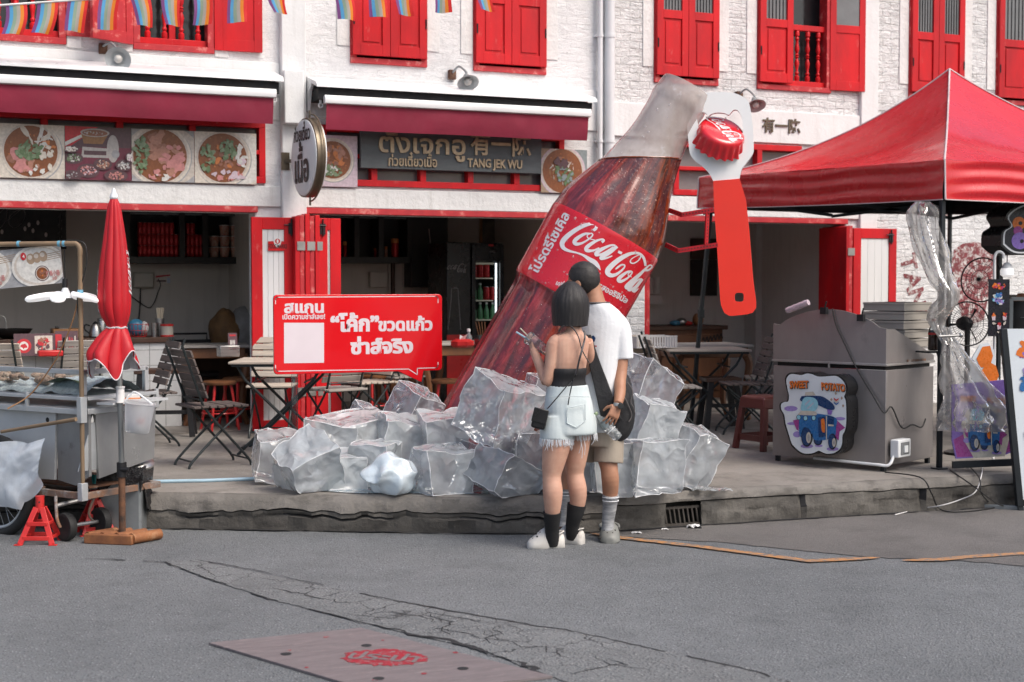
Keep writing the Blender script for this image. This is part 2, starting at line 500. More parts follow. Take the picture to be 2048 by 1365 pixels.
asphalt_mat('asphalt', (.132, .141, .147), (.178, .188, .195), (.46, .47, .48), (.100, .108, .114), .75)
asphalt_mat('asphalt_patch', (.136, .143, .146), (.190, .198, .201), (.46, .46, .46), (.10, .104, .107), .6, True)
asphalt_mat('gutter_concrete', (.135, .127, .122), (.185, .175, .168), (.28, .27, .26), (.09, .085, .082), 1.6)
mat('crack_dark', (.022, .022, .024), .9)
mat('road_yellow', (.50, .23, .075), .75, col2=(.34, .18, .085), ns=18, bump=.4, bs=90, spots=((.15, .145, .14), 26, .46, .60))
def concrete_mat(name, c1, c2, moss, sc=1.0):
 m, nt, b, oc = base_mat(name)
 f = ramp(nt, noise_tex(nt, oc, 1.6 * sc, 8, .65), [(.3, c1), (.7, c2)])
 f = mixc(nt, ramp(nt, noise_tex(nt, mapping(nt, oc, (1, 1, 3)), 5 * sc, 8, .7), [(.5, 0.0), (.72, .8)]), f, moss)
 f = mixc(nt, ramp(nt, noise_tex(nt, oc, 60 * sc, 5, .7), [(.62, 0.0), (.75, .5)]), f, tuple(min(1, x * 1.8) for x in c2))
 nt.links.new(f, b.inputs['Base Color'])
 b.inputs['Roughness'].default_value = .82
 bumpn(nt, b, mathn(nt, 'ADD', noise_tex(nt, oc, 30, 9, .7), noise_tex(nt, oc, 6, 5)), .7, .012)
 MATS[name] = m
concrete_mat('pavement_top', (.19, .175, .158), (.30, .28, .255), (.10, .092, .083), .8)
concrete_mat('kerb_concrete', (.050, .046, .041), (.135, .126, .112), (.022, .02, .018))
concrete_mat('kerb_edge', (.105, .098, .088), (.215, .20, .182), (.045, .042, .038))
mat('room_floor', (.22, .2, .18), .5, ns=3)
# ------------------------------------------------------------------ ground, pavement with its broken kerb, markings
road = MB('asphalt')
road.grid(lambda u, v: (-70 + 140 * u, -45 + 115 * v, 0), 8, 8)
struct(road.build('road', loc=(0, 0, 0)))
KERB = [(-9, 15.6), (-4, 12.55), (.62, 9.91), (1.5, 9.36), (2.65, 8.72), (3.57, 8.24), (4.1, 8.06), (4.92, 8.02), (6.2, 7.92), (7.35, 7.80), (9.5, 7.62), (16, 7.1)]
kp = smooth_path([V((x, y, 0)) for x, y in KERB], 14)
rk = random.Random(3)
def kerb_nrm(i):
 d = (kp[min(i + 1, len(kp) - 1)] - kp[max(i - 1, 0)]).normalized()
 return V((d.y, -d.x, 0))           # towards the road
arc = [0.0]
for i in range(1, len(kp)): arc.append(arc[-1] + (kp[i] - kp[i - 1]).length)
def kerb_off(i, z):
 s = arc[i]
 return (noise.noise(V((s * 2.3, z * 9, 1.7))) * .026 + noise.noise(V((s * 9, z * 30, 5.1))) * .020 - .035 * (z / T) ** 3
   - .02 * max(0, noise.noise(V((s * 5, 3.3, 0)))) * (1 if z > .19 else .3))
# re-sample finely so the face can be rough
fine = []
for i in range(len(kp) - 1):
 k = max(1, int((kp[i + 1] - kp[i]).length / .03))
 fine += [kp[i].lerp(kp[i + 1], j / k) for j in range(k)]
kp = fine + [kp[-1]]
arc = [0.0]
for i in range(1, len(kp)): arc.append(arc[-1] + (kp[i] - kp[i - 1]).length)
GX0, GX1 = G(1275, 1040).x, G(1368, 1040).x       # the drain opening
pv = MB('kerb_concrete')
def crack_z(s):                                   # the long open joint under the cast edge
 return .128 + .022 * noise.noise(V((s * 1.4, 0, 9))) + .026 * noise.noise(V((s * 5, 2, 9))) + .014 * noise.noise(V((s * 15, 2, 9)))
cols = []; crk_on = []
for i, p in enumerate(kp):
 n = kerb_nrm(i); s = arc[i]; cz = crack_z(s); ring = []
 hole = GX0 < p.x < GX1 and p.y < 8.6
 w2 = .004 + .006 * max(0, noise.noise(V((s * 3, 7, 1))))
 low = cz - .03 - .014 * noise.noise(V((s * 2.2, 4, 4))) + .012 * noise.noise(V((s * 8, 4, 4)))
 am1 = min(1, max(0, .75 + 1.6 * noise.noise(V((s * 1.9, 11, 3))))); am2 = min(1, max(0, .45 + 2.2 * noise.noise(V((s * 1.6, 21, 3))))) if p.x < 4.15 else 0
 low = min(low, cz - .03) - .022 * abs(noise.noise(V((s * 3, 31, 3))))
 jn = 1 if p.x > 4.45 and int(p.x / .93) != int(kp[i - 1].x / .93) else 0
 if p.x > 4.15: cz = .165 + .010 * noise.noise(V((s * 6, 0, 9)))
 crk_on.append((am1 > .3, am2 > .3, jn))
 zs = [(-.05, 0), (.03, -.02 * jn), (low - .012, -.03 * jn), (low - .004, -.028 * am2 - .03 * jn), (low + .004, -.028 * am2 - .03 * jn), (low + .010, .002 - .03 * jn), (cz - w2, .004 - .03 * jn), (cz - w2 * .5, -.035 * am1), (cz + w2 * .5, -.035 * am1), (cz + w2, .012), (.185, .014), (.218, .004), (T, -.03)]
 for z, o in zs:
  ring.append(p + n * (kerb_off(i, max(z, 0)) + o) + UPZ * z)
 cols.append(ring)
for i in range(len(cols) - 1):
 hole = all(GX0 < kp[j].x < GX1 and kp[j].y < 8.6 for j in (i, i + 1))
 o = len(pv.v)
 a, b = cols[i], cols[i + 1]
 if hole:
  a = [a[k] for k in (8, 9, 10, 11, 12)]; b = [b[k] for k in (8, 9, 10, 11, 12)]
 pv.v += a + b
 for k in range(len(a) - 1):
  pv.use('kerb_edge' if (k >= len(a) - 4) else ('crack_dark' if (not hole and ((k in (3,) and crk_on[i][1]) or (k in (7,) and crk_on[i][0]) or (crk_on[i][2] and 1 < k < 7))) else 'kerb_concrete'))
  pv.f.append([o + k, o + len(a) + k, o + len(a) + k + 1, o + k + 1]); pv.mi.append(pv.cur)
pv.use('pavement_top')
tops = [c[-1] for c in cols][::4] + [cols[-1][-1]]
o = len(pv.v)
for q in tops:
 pv.v += [q, q.lerp(V((q.x, q.y + .9, T)), .35) + UPZ * .001, V((q.x + .0, 16.4, T))]
for i in range(len(tops) - 1):
 for k in (0, 1):
  pv.f.append([o + i * 3 + k, o + i * 3 + 3 + k, o + i * 3 + 4 + k, o + i * 3 + 1 + k]); pv.mi.append(pv.cur)
struct(pv.build('pavement', loc=(0, 0, 0), smooth=60))
def sheet(name, mname, pts, z, kind='structure', sub=0, jit=0.0):
 mb = MB(mname)
 if jit:
  rr = random.Random(len(pts)); q = []
  for a, b in zip(pts, pts[1:] + pts[:1]):
   a, b = V(a), V(b); k = max(1, int((b - a).length / .05))
   q += [a.lerp(b, j / k) + V((rr.uniform(-jit, jit), rr.uniform(-jit, jit), 0)) for j in range(k)]
  pts = q
 mb.poly([V((p[0], p[1], z)) for p in pts])
 o = mb.build(name, loc=(0, 0, 0), smooth=0)
 if kind == 'structure': struct(o)
 return o
gp = lambda L: [G(x, y) for x, y in L]
sheet('road_gutter', 'gutter_concrete', gp([(1180, 1072), (1270, 1076), (1440, 1086), (1560, 1098), (1700, 1112), (1760, 1117), (1900, 1121), (2048, 1133), (2300, 1150)]) + [V((16, 7.2, 0)), V((9.5, 7.72, 0)), V((7.35, 7.9, 0)), V((4.92, 8.12, 0)), V((4.1, 8.15, 0))], .004, jit=.012)
sheet('road_patch', 'asphalt_patch', gp([(330, 1125), (392, 1122), (700, 1185), (1024, 1245), (1200, 1275), (1500, 1340), (1640, 1385), (1300, 1420), (1105, 1357), (960, 1300), (830, 1272), (740, 1250), (560, 1205), (430, 1165)]), .004, jit=.008)
def strip(mb, pts, w, z, wob=.01, seed=0, gap=0.0, ragged=.35):
 """thin irregular band lying on the ground"""
 rr = random.Random(seed); P = []
 pts = [V(p) for p in pts]
 for a, b in zip(pts, pts[1:]):
  k = max(1, int((b - a).length / .035)); P += [a.lerp(b, j / k) for j in range(k)]
 P.append(pts[-1])
 for i in range(len(P)): P[i] = P[i] + V((noise.noise(P[i] * 6 + V((seed, 0, 0))), noise.noise(P[i] * 6 + V((0, seed + 9, 0))), 0)) * wob + V((noise.noise(P[i] * 29 + V((seed, 4, 0))), noise.noise(P[i] * 29 + V((0, seed + 5, 0))), 0)) * wob * .9
 L, Rr = [], []
 for i, p in enumerate(P):
  d = (P[min(i + 1, len(P) - 1)] - P[max(i - 1, 0)]).normalized(); n = V((-d.y, d.x, 0))
  k = max(0.04, 1 + ragged * rr.uniform(-1, 1) + 1.2 * noise.noise(p * 3 + V((seed, 5, 0))) * (1 if ragged > .2 else 0)) * min(1, i / 3 + .1, (len(P) - 1 - i) / 3 + .1)
  L.append(V((p.x, p.y, z)) + n * w / 2 * k); Rr.append(V((p.x, p.y, z)) - n * w / 2 * k)
 for i in range(len(P) - 1):
  if gap and noise.noise(P[i] * 2.5 + V((seed * 3.1, 0, 0))) < -gap: continue
  mb.poly([L[i], Rr[i], Rr[i + 1], L[i + 1]])
ck = MB('crack_dark')
strip(ck, gp([(160, 1118), (330, 1126), (430, 1165), (560, 1206), (650, 1228), (740, 1252)]), .010, .006, .014, 1, .15)
strip(ck, gp([(392, 1121), (520, 1144), (700, 1185), (860, 1217), (1024, 1246), (1130, 1262), (1210, 1279), (1330, 1306), (1480, 1338), (1600, 1372)]), .011, .006, .014, 2, .2)
strip(ck, gp([(735, 1250), (830, 1272), (900, 1284), (960, 1300), (1060, 1338), (1105, 1357)]), .026, .006, .035, 3)
strip(ck, gp([(700, 1230), (760, 1234), (860, 1228), (1000, 1253)]), .005, .006, .03, 4, .3)
strip(ck, gp([(540, 1178), (620, 1195), (720, 1215), (850, 1238), (960, 1262), (1010, 1280)]), .005, .006, .05, 5, .3)
strip(ck, gp([(800, 1262), (860, 1258), (930, 1268), (1000, 1290), (1090, 1300), (1160, 1320)]), .006, .006, .06, 6, .4)
strip(ck, gp([(850, 1220), (900, 1250), (880, 1275)]), .005, .006, .05, 7)
strip(ck, gp([(1010, 1250), (980, 1275), (1000, 1295)]), .005, .006, .05, 8)
strip(ck, gp([(1200, 1318), (1260, 1332), (1180, 1340), (1140, 1352)]), .005, .006, .04, 9)
strip(ck, gp([(1180, 1308), (1225, 1330), (1300, 1345)]), .005, .006, .04, 10)
strip(ck, [q + kerb_nrm(i * 6) * .012 for i, q in enumerate(kp[::6])], .03, .010, .012, 21, .6)  # dirt line at the kerb foot, also painting in contact shade
struct(ck.build('road_crack_kerb_line', loc=(0, 0, 0), smooth=0))
ym = MB('road_yellow')
strip(ym, gp([(1180, 1069), (1240, 1078), (1400, 1096), (1520, 1112), (1620, 1125), (1700, 1121), (1760, 1118)]), .075, .009, .004, 1, 0, .12)
strip(ym, gp([(1805, 1124), (1880, 1122), (1960, 1115), (2060, 1109), (2300, 1098)]), .075, .009, .004, 2, 0, .12)
struct(ym.build('road_marking', loc=(0, 0, 0), smooth=0))
# steel utility cover in the road, with a worn red stencil
mat('cover_steel', (.215, .185, .187), .6, .15, col2=(.165, .142, .145), ns=5, bump=.2, bs=60, stretch=(1, 4, 1), spots=((.40, .33, .31), 9, .58, .75))
mat('stencil_red', (.34, .012, .025), .6, col2=(.24, .02, .03), ns=25, spots=((.22, .18, .18), 34, .54, .60))
c0, c1, c2 = G(418, 1291), G(722, 1261), G(1105, 1358)
c3 = c0 + (c2 - c1)
cov = thing('utility_cover', 'pinkish steel utility cover set in the road with a red stencil', 'manhole cover', c0 + UPZ * .0)
mb = MB('cover_steel'); mb.prism([V((p.x, p.y, .002)) for p in (c0, c3, c2, c1)], (0, 0, .010)); mb.build('plate', cov)
ex, ey = (c1 - c0), (c3 - c0)
for (x, y) in ((572, 1308), (733, 1291), (926, 1337), (757, 1357)):
 MB('crack_dark').disc(G(x, y, .0135), (0, 0, 1), .024, 20).build('lifting_hole', cov)
mb = MB('stencil_red')
cc = G(768, 1315, .0135)
rr = random.Random(5); N = 64
xs = (G(820, 1318) - G(715, 1312)); xs.z = 0; xs.normalize(); ys = V((-xs.y, xs.x, 0))
mb.poly([cc + xs * (.185 * math.cos(2 * PI * k / N) * (1 + rr.uniform(-.12, .07))) + ys * (.135 * math.sin(2 * PI * k / N) * (1 + rr.uniform(-.16, .06))) for k in range(N)])
for k in range(7):
 a = rr.uniform(0, 6.28); q = rr.uniform(.26, .5)
 mb.disc(cc + xs * math.cos(a) * q + ys * math.sin(a) * q * .8, (0, 0, 1), rr.uniform(.006, .014), 8)
mb.use('cover_steel')
mb.text('ประปา', cc - xs * .15 - ys * .05 + UPZ * .0012, xs, ys, .16, width=.30, bold=.03)
mb.build('stencil', cov, smooth=0)
# drain grate in the kerb
gm = G((1275 + 1368) / 2, 1045)
gx = V((GX1 - GX0, 0, 0));
def kerb_at(x):
 i = min(range(len(kp)), key=lambda j: abs(kp[j].x - x) + (0 if kp[j].y < 8.6 else 9)); return kp[i]
ga, gb = kerb_at(GX0), kerb_at(GX1)
mat('rust', (.16, .075, .04), .75, .2, col2=(.07, .035, .025), ns=14, bump=.5, bs=60, spots=((.26, .17, .12), 12, .55, .7))
mat('grate_iron', (.075, .066, .058), .7, .3, ns=14, bump=.4, bs=60)
gr = thing('drain_grate', 'rusty barred storm drain opening in the broken kerb behind the couple', 'drain', ga)
mb = MB('grate_iron')
gd = (gb - ga); gl = gd.length; gd.normalize(); gn = V((gd.y, -gd.x, 0))
mb.bar(ga + UPZ * .012 - gn * .03, gb + UPZ * .012 - gn * .03, .03, .02)
mb.bar(ga + UPZ * .125 - gn * .045, gb + UPZ * .125 - gn * .045, .03, .016)
mb.build('frame', gr)
for k in range(8):
 p = ga + gd * (gl * (k + .5) / 8) - gn * .035
 MB('grate_iron').bar(p + UPZ * .022 + gd * .01, p + UPZ * .117 - gd * .006, .012, .014, up=gn).build('bar', gr, bevel=.002)
mb = MB('dark_room')
mb.poly([ga - gn * .16 - UPZ * .05, gb - gn * .16 - UPZ * .05, gb - gn * .16 + UPZ * .16, ga - gn * .16 + UPZ * .16])
for q, sgn in ((ga, -1), (gb, 1)):
 e = gd * (.006 * sgn)
 mb.poly([q + gn * .0 + e - UPZ * .05, q - gn * .16 + e - UPZ * .05, q - gn * .16 + e + UPZ * .14, q + e + UPZ * .14])
mb.poly([ga - gn * .0 + UPZ * .001, gb + UPZ * .001, gb - gn * .16 + UPZ * .001, ga - gn * .16 + UPZ * .001])
mb.build('pit', gr, smooth=0)
mat('paper_litter', (.66, .66, .66), .7, ns=20, bump=.4, bs=30)
for k, (x, y, w, lb) in enumerate(((1388, 1057, .075, 'crumpled white paper scrap lying beyond the drain grate'), (1273, 1068, .05, "flattened white scrap on the road between drain grate and grey shoe"), (1330, 1061, .035, 'tiny white paper bit below the drain grate'))):
 mb = MB('paper_litter'); rr = random.Random(k)
 p = G(x, y); r = []
 mb.grid(lambda u, v: p + RT * ((u - .5) * w * 1.3) + FH * ((v - .5) * w) + UPZ * (.006 + (.028 if k == 0 else .008) * (0.5 + noise.noise(V((u * 4, v * 4, k * 7)))) * (1 - abs(2 * u - 1) ** 4)), 7, 6)
 tag(mb.build('paper_scrap', loc=p, smooth=0), lb, 'litter')
# ------------------------------------------------------------------ the row of shop houses
def wall_front(mb, x0, x1, z0, z1, holes, y=FY, dep=.24):
 """front skin of a wall with openings, and the reveals of the openings"""
 xs = sorted({x0, x1} | {h[i] for h in holes for i in (0, 1) if x0 < h[i] < x1})
 zs = sorted({z0, z1} | {h[i] for h in holes for i in (2, 3) if z0 < h[i] < z1})
 for a, b in zip(xs, xs[1:]):
  for c, d in zip(zs, zs[1:]):
   mx, mz = (a + b) / 2, (c + d) / 2
   if any(h[0] < mx < h[1] and h[2] < mz < h[3] for h in holes): continue
   mb.poly([(a, y, c), (b, y, c), (b, y, d), (a, y, d)])
 for h in holes:
  a, b, c, d = max(h[0], x0), min(h[1], x1), max(h[2], z0), h[3]
  mb.poly([(a, y, c), (a, y, d), (a, y + dep, d), (a, y + dep, c)])
  mb.poly([(b, y, d), (b, y, c), (b, y + dep, c), (b, y + dep, d)])
  mb.poly([(a, y, d), (b, y, d), (b, y + dep, d), (a, y + dep, d)])
  if c > T + .01: mb.poly([(b, y, c), (a, y, c), (a, y + dep, c), (b, y + dep, c)])
def shutter(name, parent, hinge, w, z0, z1, ang, glaze, side=1, mname='red_paint'):
 """a leaf hinged on a vertical line; ang 0 = shut, side 1 = leaf runs towards +x when shut"""
 d = V((math.cos(ang) * side, -math.sin(ang), 0)); n = V((-d.y, d.x, 0)) * (-side)    # n points outward when shut? (towards -y)
 if n.y > 0 and ang < .1: n = -n
 t = .036; st = .075; h = V(hinge)
 mb = MB(mname)
 def B(a0, a1, b0, b1, t0, t1):
  q = [h + d * a + UPZ * b + n * tt for tt in (t0, t1) for b in (b0, b1) for a in (a0, a1)]
  mb.add(q, [(0, 2, 3, 1), (4, 5, 7, 6), (0, 1, 5, 4), (2, 6, 7, 3), (0, 4, 6, 2), (1, 3, 7, 5)])
 B(0, st, z0, z1, 0, t); B(w - st, w, z0, z1, 0, t)
 B(st, w - st, z0, z0 + .1, 0, t - .001)
 zr = glaze - .1 if glaze else z1 - .08
 B(st, w - st, zr, zr + .085, 0, t - .001)
 B(st, w - st, z0 + .1, zr, .008, .018)
 B(st + .028, w - st - .028, z0 + .128, zr - .028, .0185, .027)
 if glaze:
  B(st, w - st, z1 - .08, z1, 0, t - .001)
  mb.use('window_grey'); B(st, w - st, zr + .085, z1 - .08, .010, .014)
  mb.use('black_iron')
  k = 5
  for i in range(k):
   c = st + (w - 2 * st) * (i + 1) / (k + 1); B(c - .004, c + .004, zr + .085, z1 - .08, .015, .022)
 o = mb.build(name, parent, bevel=.004)
 for z in (z0 + .28, z1 - .3):
  q = h + n * (t + .002) + d * .012
  MB('black_iron').tube([q + UPZ * z, q + UPZ * (z + .09)], .008, 6).build('hinge', o)
 return o
def baluster(z0, z1, x, y):
 pr = [(.02, 0), (.026, .02), (.026, .10), (.014, .12), (.024, .16), (.013, .2), (.018, .28), (.026, .36), (.018, .42), (.012, .45), (.024, .48), (.012, .5)]
 H = z1 - z0
 up = [(r, h * H) for r, h in pr] + [(r, H - h * H) for r, h in reversed(pr[:-1])]
 return MB('red_paint').lathe(up, (x, y, z0), n=12)
WZ0, WZ1, GL = 3.70, 5.35, 4.40
def window(house, x0, x1, leaves, opening=False):
 f = MB('red_paint_worn')
 for a, b in (((x0 - .0, FY - .02, WZ0), (x0 + .06, FY + .12, WZ1)), ((x1 - .06, FY - .02, WZ0), (x1, FY + .12, WZ1)),
    ((x0 - .0, FY - .024, WZ0 - .055), (x1 + .0, FY + .12, WZ0)), ((x0, FY - .02, WZ1), (x1, FY + .12, WZ1 + .06))): f.box2(a, b)
 fr = f.build('window', house, bevel=.004)
 dk = MB('window_dark'); dk.poly([(x0, FY + .2, WZ0), (x1, FY + .2, WZ0), (x1, FY + .2, WZ1), (x0, FY + .2, WZ1)])
 dk.build('pane', fr, smooth=0)
 for lf in leaves: shutter('shutter', fr, *lf)
 if opening:
  rl = MB('red_paint'); rl.box2((x0 + .06, FY + .02, WZ0 + .005), (x1 - .06, FY + .07, WZ0 + .06)); rl.box2((x0 + .06, FY + .02, 4.30), (x1 - .06, FY + .07, 4.36))
  rl.box2((x0 + (x1 - x0) * .5 - .03, FY + .08, WZ0), (x0 + (x1 - x0) * .5 + .03, FY + .12, WZ1))
  rl.build('rail', fr, bevel=.004)
  n = max(2, int((x1 - x0 - .12) / .13))
  for i in range(n):
   baluster(WZ0 + .06, 4.30, x0 + .06 + (x1 - x0 - .12) * (i + .5) / n, FY + .045).build('baluster', fr)
 return fr
X = lambda px, y=100: W(px, y).x
def flat(x0, x1): h = (x1 - x0) / 2; return [((x0 + .012, FY - .02, 0), h - .014, WZ0 + .02, WZ1, 0, GL, 1), ((x1 - .012, FY - .02, 0), h - .014, WZ0 + .02, WZ1, 0, GL, -1)]
HX = [-4.0, 3.37, 6.62, 9.86, 16.0]
A_OP, B_OP, C_OP = (-2.6, X(510, 430)), (X(612, 430), 6.35), (X(1290, 440), X(1690, 446))
LT = 2.235
def lintel(house, a, b):
 MB('red_paint_worn').box2((a - .06, FY - .03, LT), (b + .02, FY + .1, LT + .055)).build('lintel', house, bevel=.004)
house = []
specs = [('white painted shop house with open upper shutters and four food posters', 'brick_white'), ('white shop house under the grey shop sign with two closed shutters upstairs', 'brick_white'),
  ('white brick shop house with bronze wall characters and one half open upper shutter', 'brick_worn'), ('white brick shop house with painted red lettering behind the canopy', 'brick_worn')]
wA2 = (X(266, 80), X(428, 95)); wA1 = (X(-70, 60), X(132, 72))
wins = [[wA1, wA2], [(X(700, 110), X(853, 125)), (X(946, 130), X(1091, 143))], [(X(1307, 155), X(1435, 160)), (X(1513, 170), X(1660, 172))], [(X(1816, 185), X(1924, 188)), (X(1990, 192), X(2120, 197))]]
grounds = [A_OP, B_OP, C_OP, None]
TRZ = (2.50, 3.06)
trs = [(-2.6, X(530, 370)), (X(640, 370), X(1090, 385) + .2), (X(1345, 390), X(1600, 390)), None]
for i in range(4):
 x0, x1 = HX[i], HX[i + 1]
 h = thing('shop_house', specs[i][0], 'building', ((x0 + x1) / 2, FY, 0))
 house.append(h)
 holes = [(a, b, WZ0, WZ1) for a, b in wins[i]]
 if grounds[i]: holes.append((grounds[i][0], grounds[i][1], T, LT))
 if trs[i]: holes.append((trs[i][0], trs[i][1], TRZ[0], TRZ[1]))
 mb = MB(specs[i][1]); wall_front(mb, x0, x1, -.02, 6.0, holes)
 mb.poly([(x0, FY + .24, 6.0), (x0, FY, 6.0), (x1, FY, 6.0), (x1, FY + .24, 6.0)])
 mb.build('wall', h, smooth=0)
 rf = MB('rust'); rf.add([(x0, FY - .5, 5.95), (x1, FY - .5, 5.95), (x1, FY + 4, 8.0), (x0, FY + 4, 8.0), (x0, FY - .5, 6.02), (x1, FY - .5, 6.02), (x1, FY + 4, 8.07), (x0, FY + 4, 8.07)],
  [(0, 3, 2, 1), (4, 5, 6, 7), (0, 1, 5, 4), (1, 2, 6, 5), (2, 3, 7, 6), (3, 0, 4, 7)])
 rf.build('roof', h)
 if grounds[i]: lintel(h, *grounds[i])
# smooth plaster bands between brick upstairs and shop front
def band(h, x0, x1, z0, z1, pr, m='plaster_white', holes=()):
 mb = MB(m)
 if holes:
  wall_front(mb, x0, x1, z0, z1, holes, FY - pr, pr)
  mb.poly([(x0, FY - pr, z1), (x1, FY - pr, z1), (x1, FY, z1), (x0, FY, z1)])
  mb.poly([(x1, FY - pr, z0), (x0, FY - pr, z0), (x0, FY, z0), (x1, FY, z0)])
 else: mb.box2((x0, FY - pr, z0), (x1, FY - .001, z1))
 mb.build('plaster_band', h, bevel=.006)
band(house[0], HX[0], 3.27, 3.30, 3.60, .022)
band(house[0], HX[0], 3.27, 2.29, 2.475, .03, 'plaster_rough')
band(house[0], HX[0], 3.27, 3.08, 3.298, .014, 'plaster_rough')
band(house[1], 3.50, 6.60, 3.12, 3.52, .022)
band(house[1], 3.50, 6.60, 2.292, 2.475, .03, 'plaster_rough')
band(house[2], 6.64, 9.73, 3.08, 3.42, .03)
band(house[2], 6.64, 9.73, 2.292, 2.49, .03, 'plaster_rough')
for i in range(4):                                    # smooth margins beside the windows
 for a, b in wins[i]:
  for c, d in ((a - .13, a - .004), (b + .004, b + .13)):
   if c > HX[i] + .05 and d < HX[i + 1] - .05 and not (3.2 < d < 3.55): band(house[i], c, d, 3.80 if i else 3.62, 5.6, .010, 'plaster_rough')
def pil(h, x0, x1, pr):
 MB('plaster_white').box2((x0, FY - pr, .2), (x1, FY - .001, 5.9)).build('pilaster', h, bevel=.008)
pil(house[0], 3.272, 3.498, .09)
pil(house[2], 9.735, 9.96, .05)
MB('plaster_white').box2((X(558, 200), FY - .2, W(575, 252).z), (X(597, 200), FY - .091, W(575, 146).z)).build('pilaster', house[0], bevel=.01)
# upper windows
(a, b), (c, d) = wins[0]
window(house[0], a, b, [((b + .0, FY - .03, 0), .36, WZ0 + .02, WZ1, R(176), GL, -1, 'red_paint_worn')], True)
window(house[0], c, d, [((c, FY - .03, 0), .44, WZ0 - .02, WZ1, R(148), GL, 1, 'red_paint_worn'), ((d, FY - .03, 0), .43, WZ0 - .02, WZ1, R(177), GL, -1)], True)
for i in (1, 3):
 for a, b in wins[i]: window(house[i], a, b, flat(a, b))
window(house[2], *wins[2][0], flat(*wins[2][0]))
a, b = wins[2][1]
window(house[2], a, b, [((a + .01, FY - .02, 0), (b - a) * .44, WZ0 + .02, WZ1, 0, GL, 1), ((b - .02, FY - .03, 0), (b - a) * .47, WZ0 - .02, WZ1, R(176), GL, -1)], True)
# transom lights over the shop fronts
def transom(h, x0, x1, n, z0, z1):
 f = MB('red_paint')
 f.box2((x0, FY - .034, z0), (x1, FY + .1, z0 + .06)); f.box2((x0, FY - .034, z1 - .06), (x1, FY + .1, z1))
 for i in range(n + 1):
  c = x0 + .03 + (x1 - x0 - .06) * i / n; f.box2((c - .03, FY - .032, z0 + .06), (c + .03, FY + .1, z1 - .06))
 f.box2((x0 + .06, FY - .03, (z0 + z1) / 2 - .02), (x1 - .06, FY + .08, (z0 + z1) / 2 + .02))
 o = f.build('transom', h, bevel=.004)
 g = MB('window_grey'); g.poly([(x0, FY + .06, z0), (x1, FY + .06, z0), (x1, FY + .06, z1), (x0, FY + .06, z1)]); g.build('pane', o, smooth=0)
transom(house[0], trs[0][0], trs[0][1], 9, *TRZ)
transom(house[1], trs[1][0], trs[1][1], 5, *TRZ)
transom(house[2], trs[2][0], trs[2][1], 3, *TRZ)
# ground floor rooms
def room(h, x0, x1, y1, op, zc=2.75, m='room_wall'):
 mb = MB(m)
 mb.poly([(x0, y1, T), (x1, y1, T), (x1, y1, zc), (x0, y1, zc)])
 mb.poly([(x0, FY + .24, T), (x0, y1, T), (x0, y1, zc), (x0, FY + .24, zc)])
 mb.poly([(x1, y1, T), (x1, FY + .24, T), (x1, FY + .24, zc), (x1, y1, zc)])
 mb.build('interior_wall', h, smooth=0)
 MB('room_white').poly([(x0, y1, zc), (x1, y1, zc), (x1, FY + .1, zc), (x0, FY + .1, zc)]).build('ceiling', h, smooth=0)
 MB('room_floor').box2((x0, FY + .05, T + .002), (x1, y1, T + .012)).build('interior_floor', h)
room(house[0], -3.2, 3.30, 15.2, A_OP)
room(house[1], 3.42, 6.55, 15.6, B_OP)
room(house[2], 6.7, 9.75, 15.0, C_OP, m='room_white')
# folding doors
def leaf(parent, x0, x1, y, z1=2.19, mids=(.86,), sticker=False, bolt=None):
 z0 = T + .02; w = .10
 f = MB('red_paint')
 f.box2((x0, y, z0), (x0 + w, y + .04, z1)); f.box2((x1 - w, y, z0), (x1, y + .04, z1))
 f.box2((x0 + w, y + .001, z1 - .11), (x1 - w, y + .039, z1)); f.box2((x0 + w, y + .001, z0), (x1 - w, y + .039, z0 + .09))
 for m_ in mids: f.box2((x0 + w, y + .001, m_ - .045), (x1 - w, y + .039, m_ + .045))
 o = f.build('folding_door', parent, bevel=.004)
 b = MB('white_board'); n = 4; ww = (x1 - x0 - 2 * w) / n
 for i in range(n): b.box2((x0 + w + i * ww + .0012, y + .012, z0 + .09), (x0 + w + (i + 1) * ww - .0012, y + .028, z1 - .11))
 b.build('board_panel', o, bevel=.002)
 if bolt is not None:
  k = MB('black_iron'); k.tube([(bolt, y - .015, z1 - .17), (bolt, y - .015, z1 - .01)], .008, 6)
  k.box((bolt, y - .006, z1 - .1), (.05, .012, .10)); k.tube([(bolt - .07, y - .018, z1 - .07), (bolt + .03, y - .018, z1 - .07)], .007, 6)
  k.build('bolt', o)
 return o
def stack(parent, xs, y0, y1, z1=2.2):
 for i, x in enumerate(xs):
  f = MB('red_paint_worn' if i % 2 else 'red_paint')
  f.box2((x, y0 + .012 * (i % 2), T + .02), (x + .042, y1, z1 + .012 * ((i * 7) % 3)))
  o = f.build('folding_door', parent, bevel=.004)
  for z in (.6, 1.93): MB('steel_hinge').box((x + .042, y0 + .012 * (i % 2) - .004, z), (.05, .008, .08)).build('hinge', o)
XY = lambda px, py, y: W(px, py, y).x
YD = FY - .12
lf1 = leaf(house[0], XY(503, 450, YD), XY(590, 450, YD), YD, bolt=XY(582, 450, YD))
x0 = XY(588, 450, YD - .06)
stack(house[0], [x0 + i * .047 for i in range(5)], YD - .10, FY + .3)
leaf(house[1], XY(634, 450, YD), XY(669, 450, YD) + .06, YD, bolt=XY(645, 450, YD))
xc = XY(1262, 600, FY + .1)
stack(house[2], [xc + i * .047 for i in range(4)], FY + .02, FY + .4)
xd = XY(1690, 450, YD - .05)
stack(house[2], [xd + i * .047 for i in range(2)], YD - .08, FY + .3)
leaf(house[2], XY(1708, 455, YD), XY(1794, 455, YD), YD, bolt=XY(1782, 455, YD))
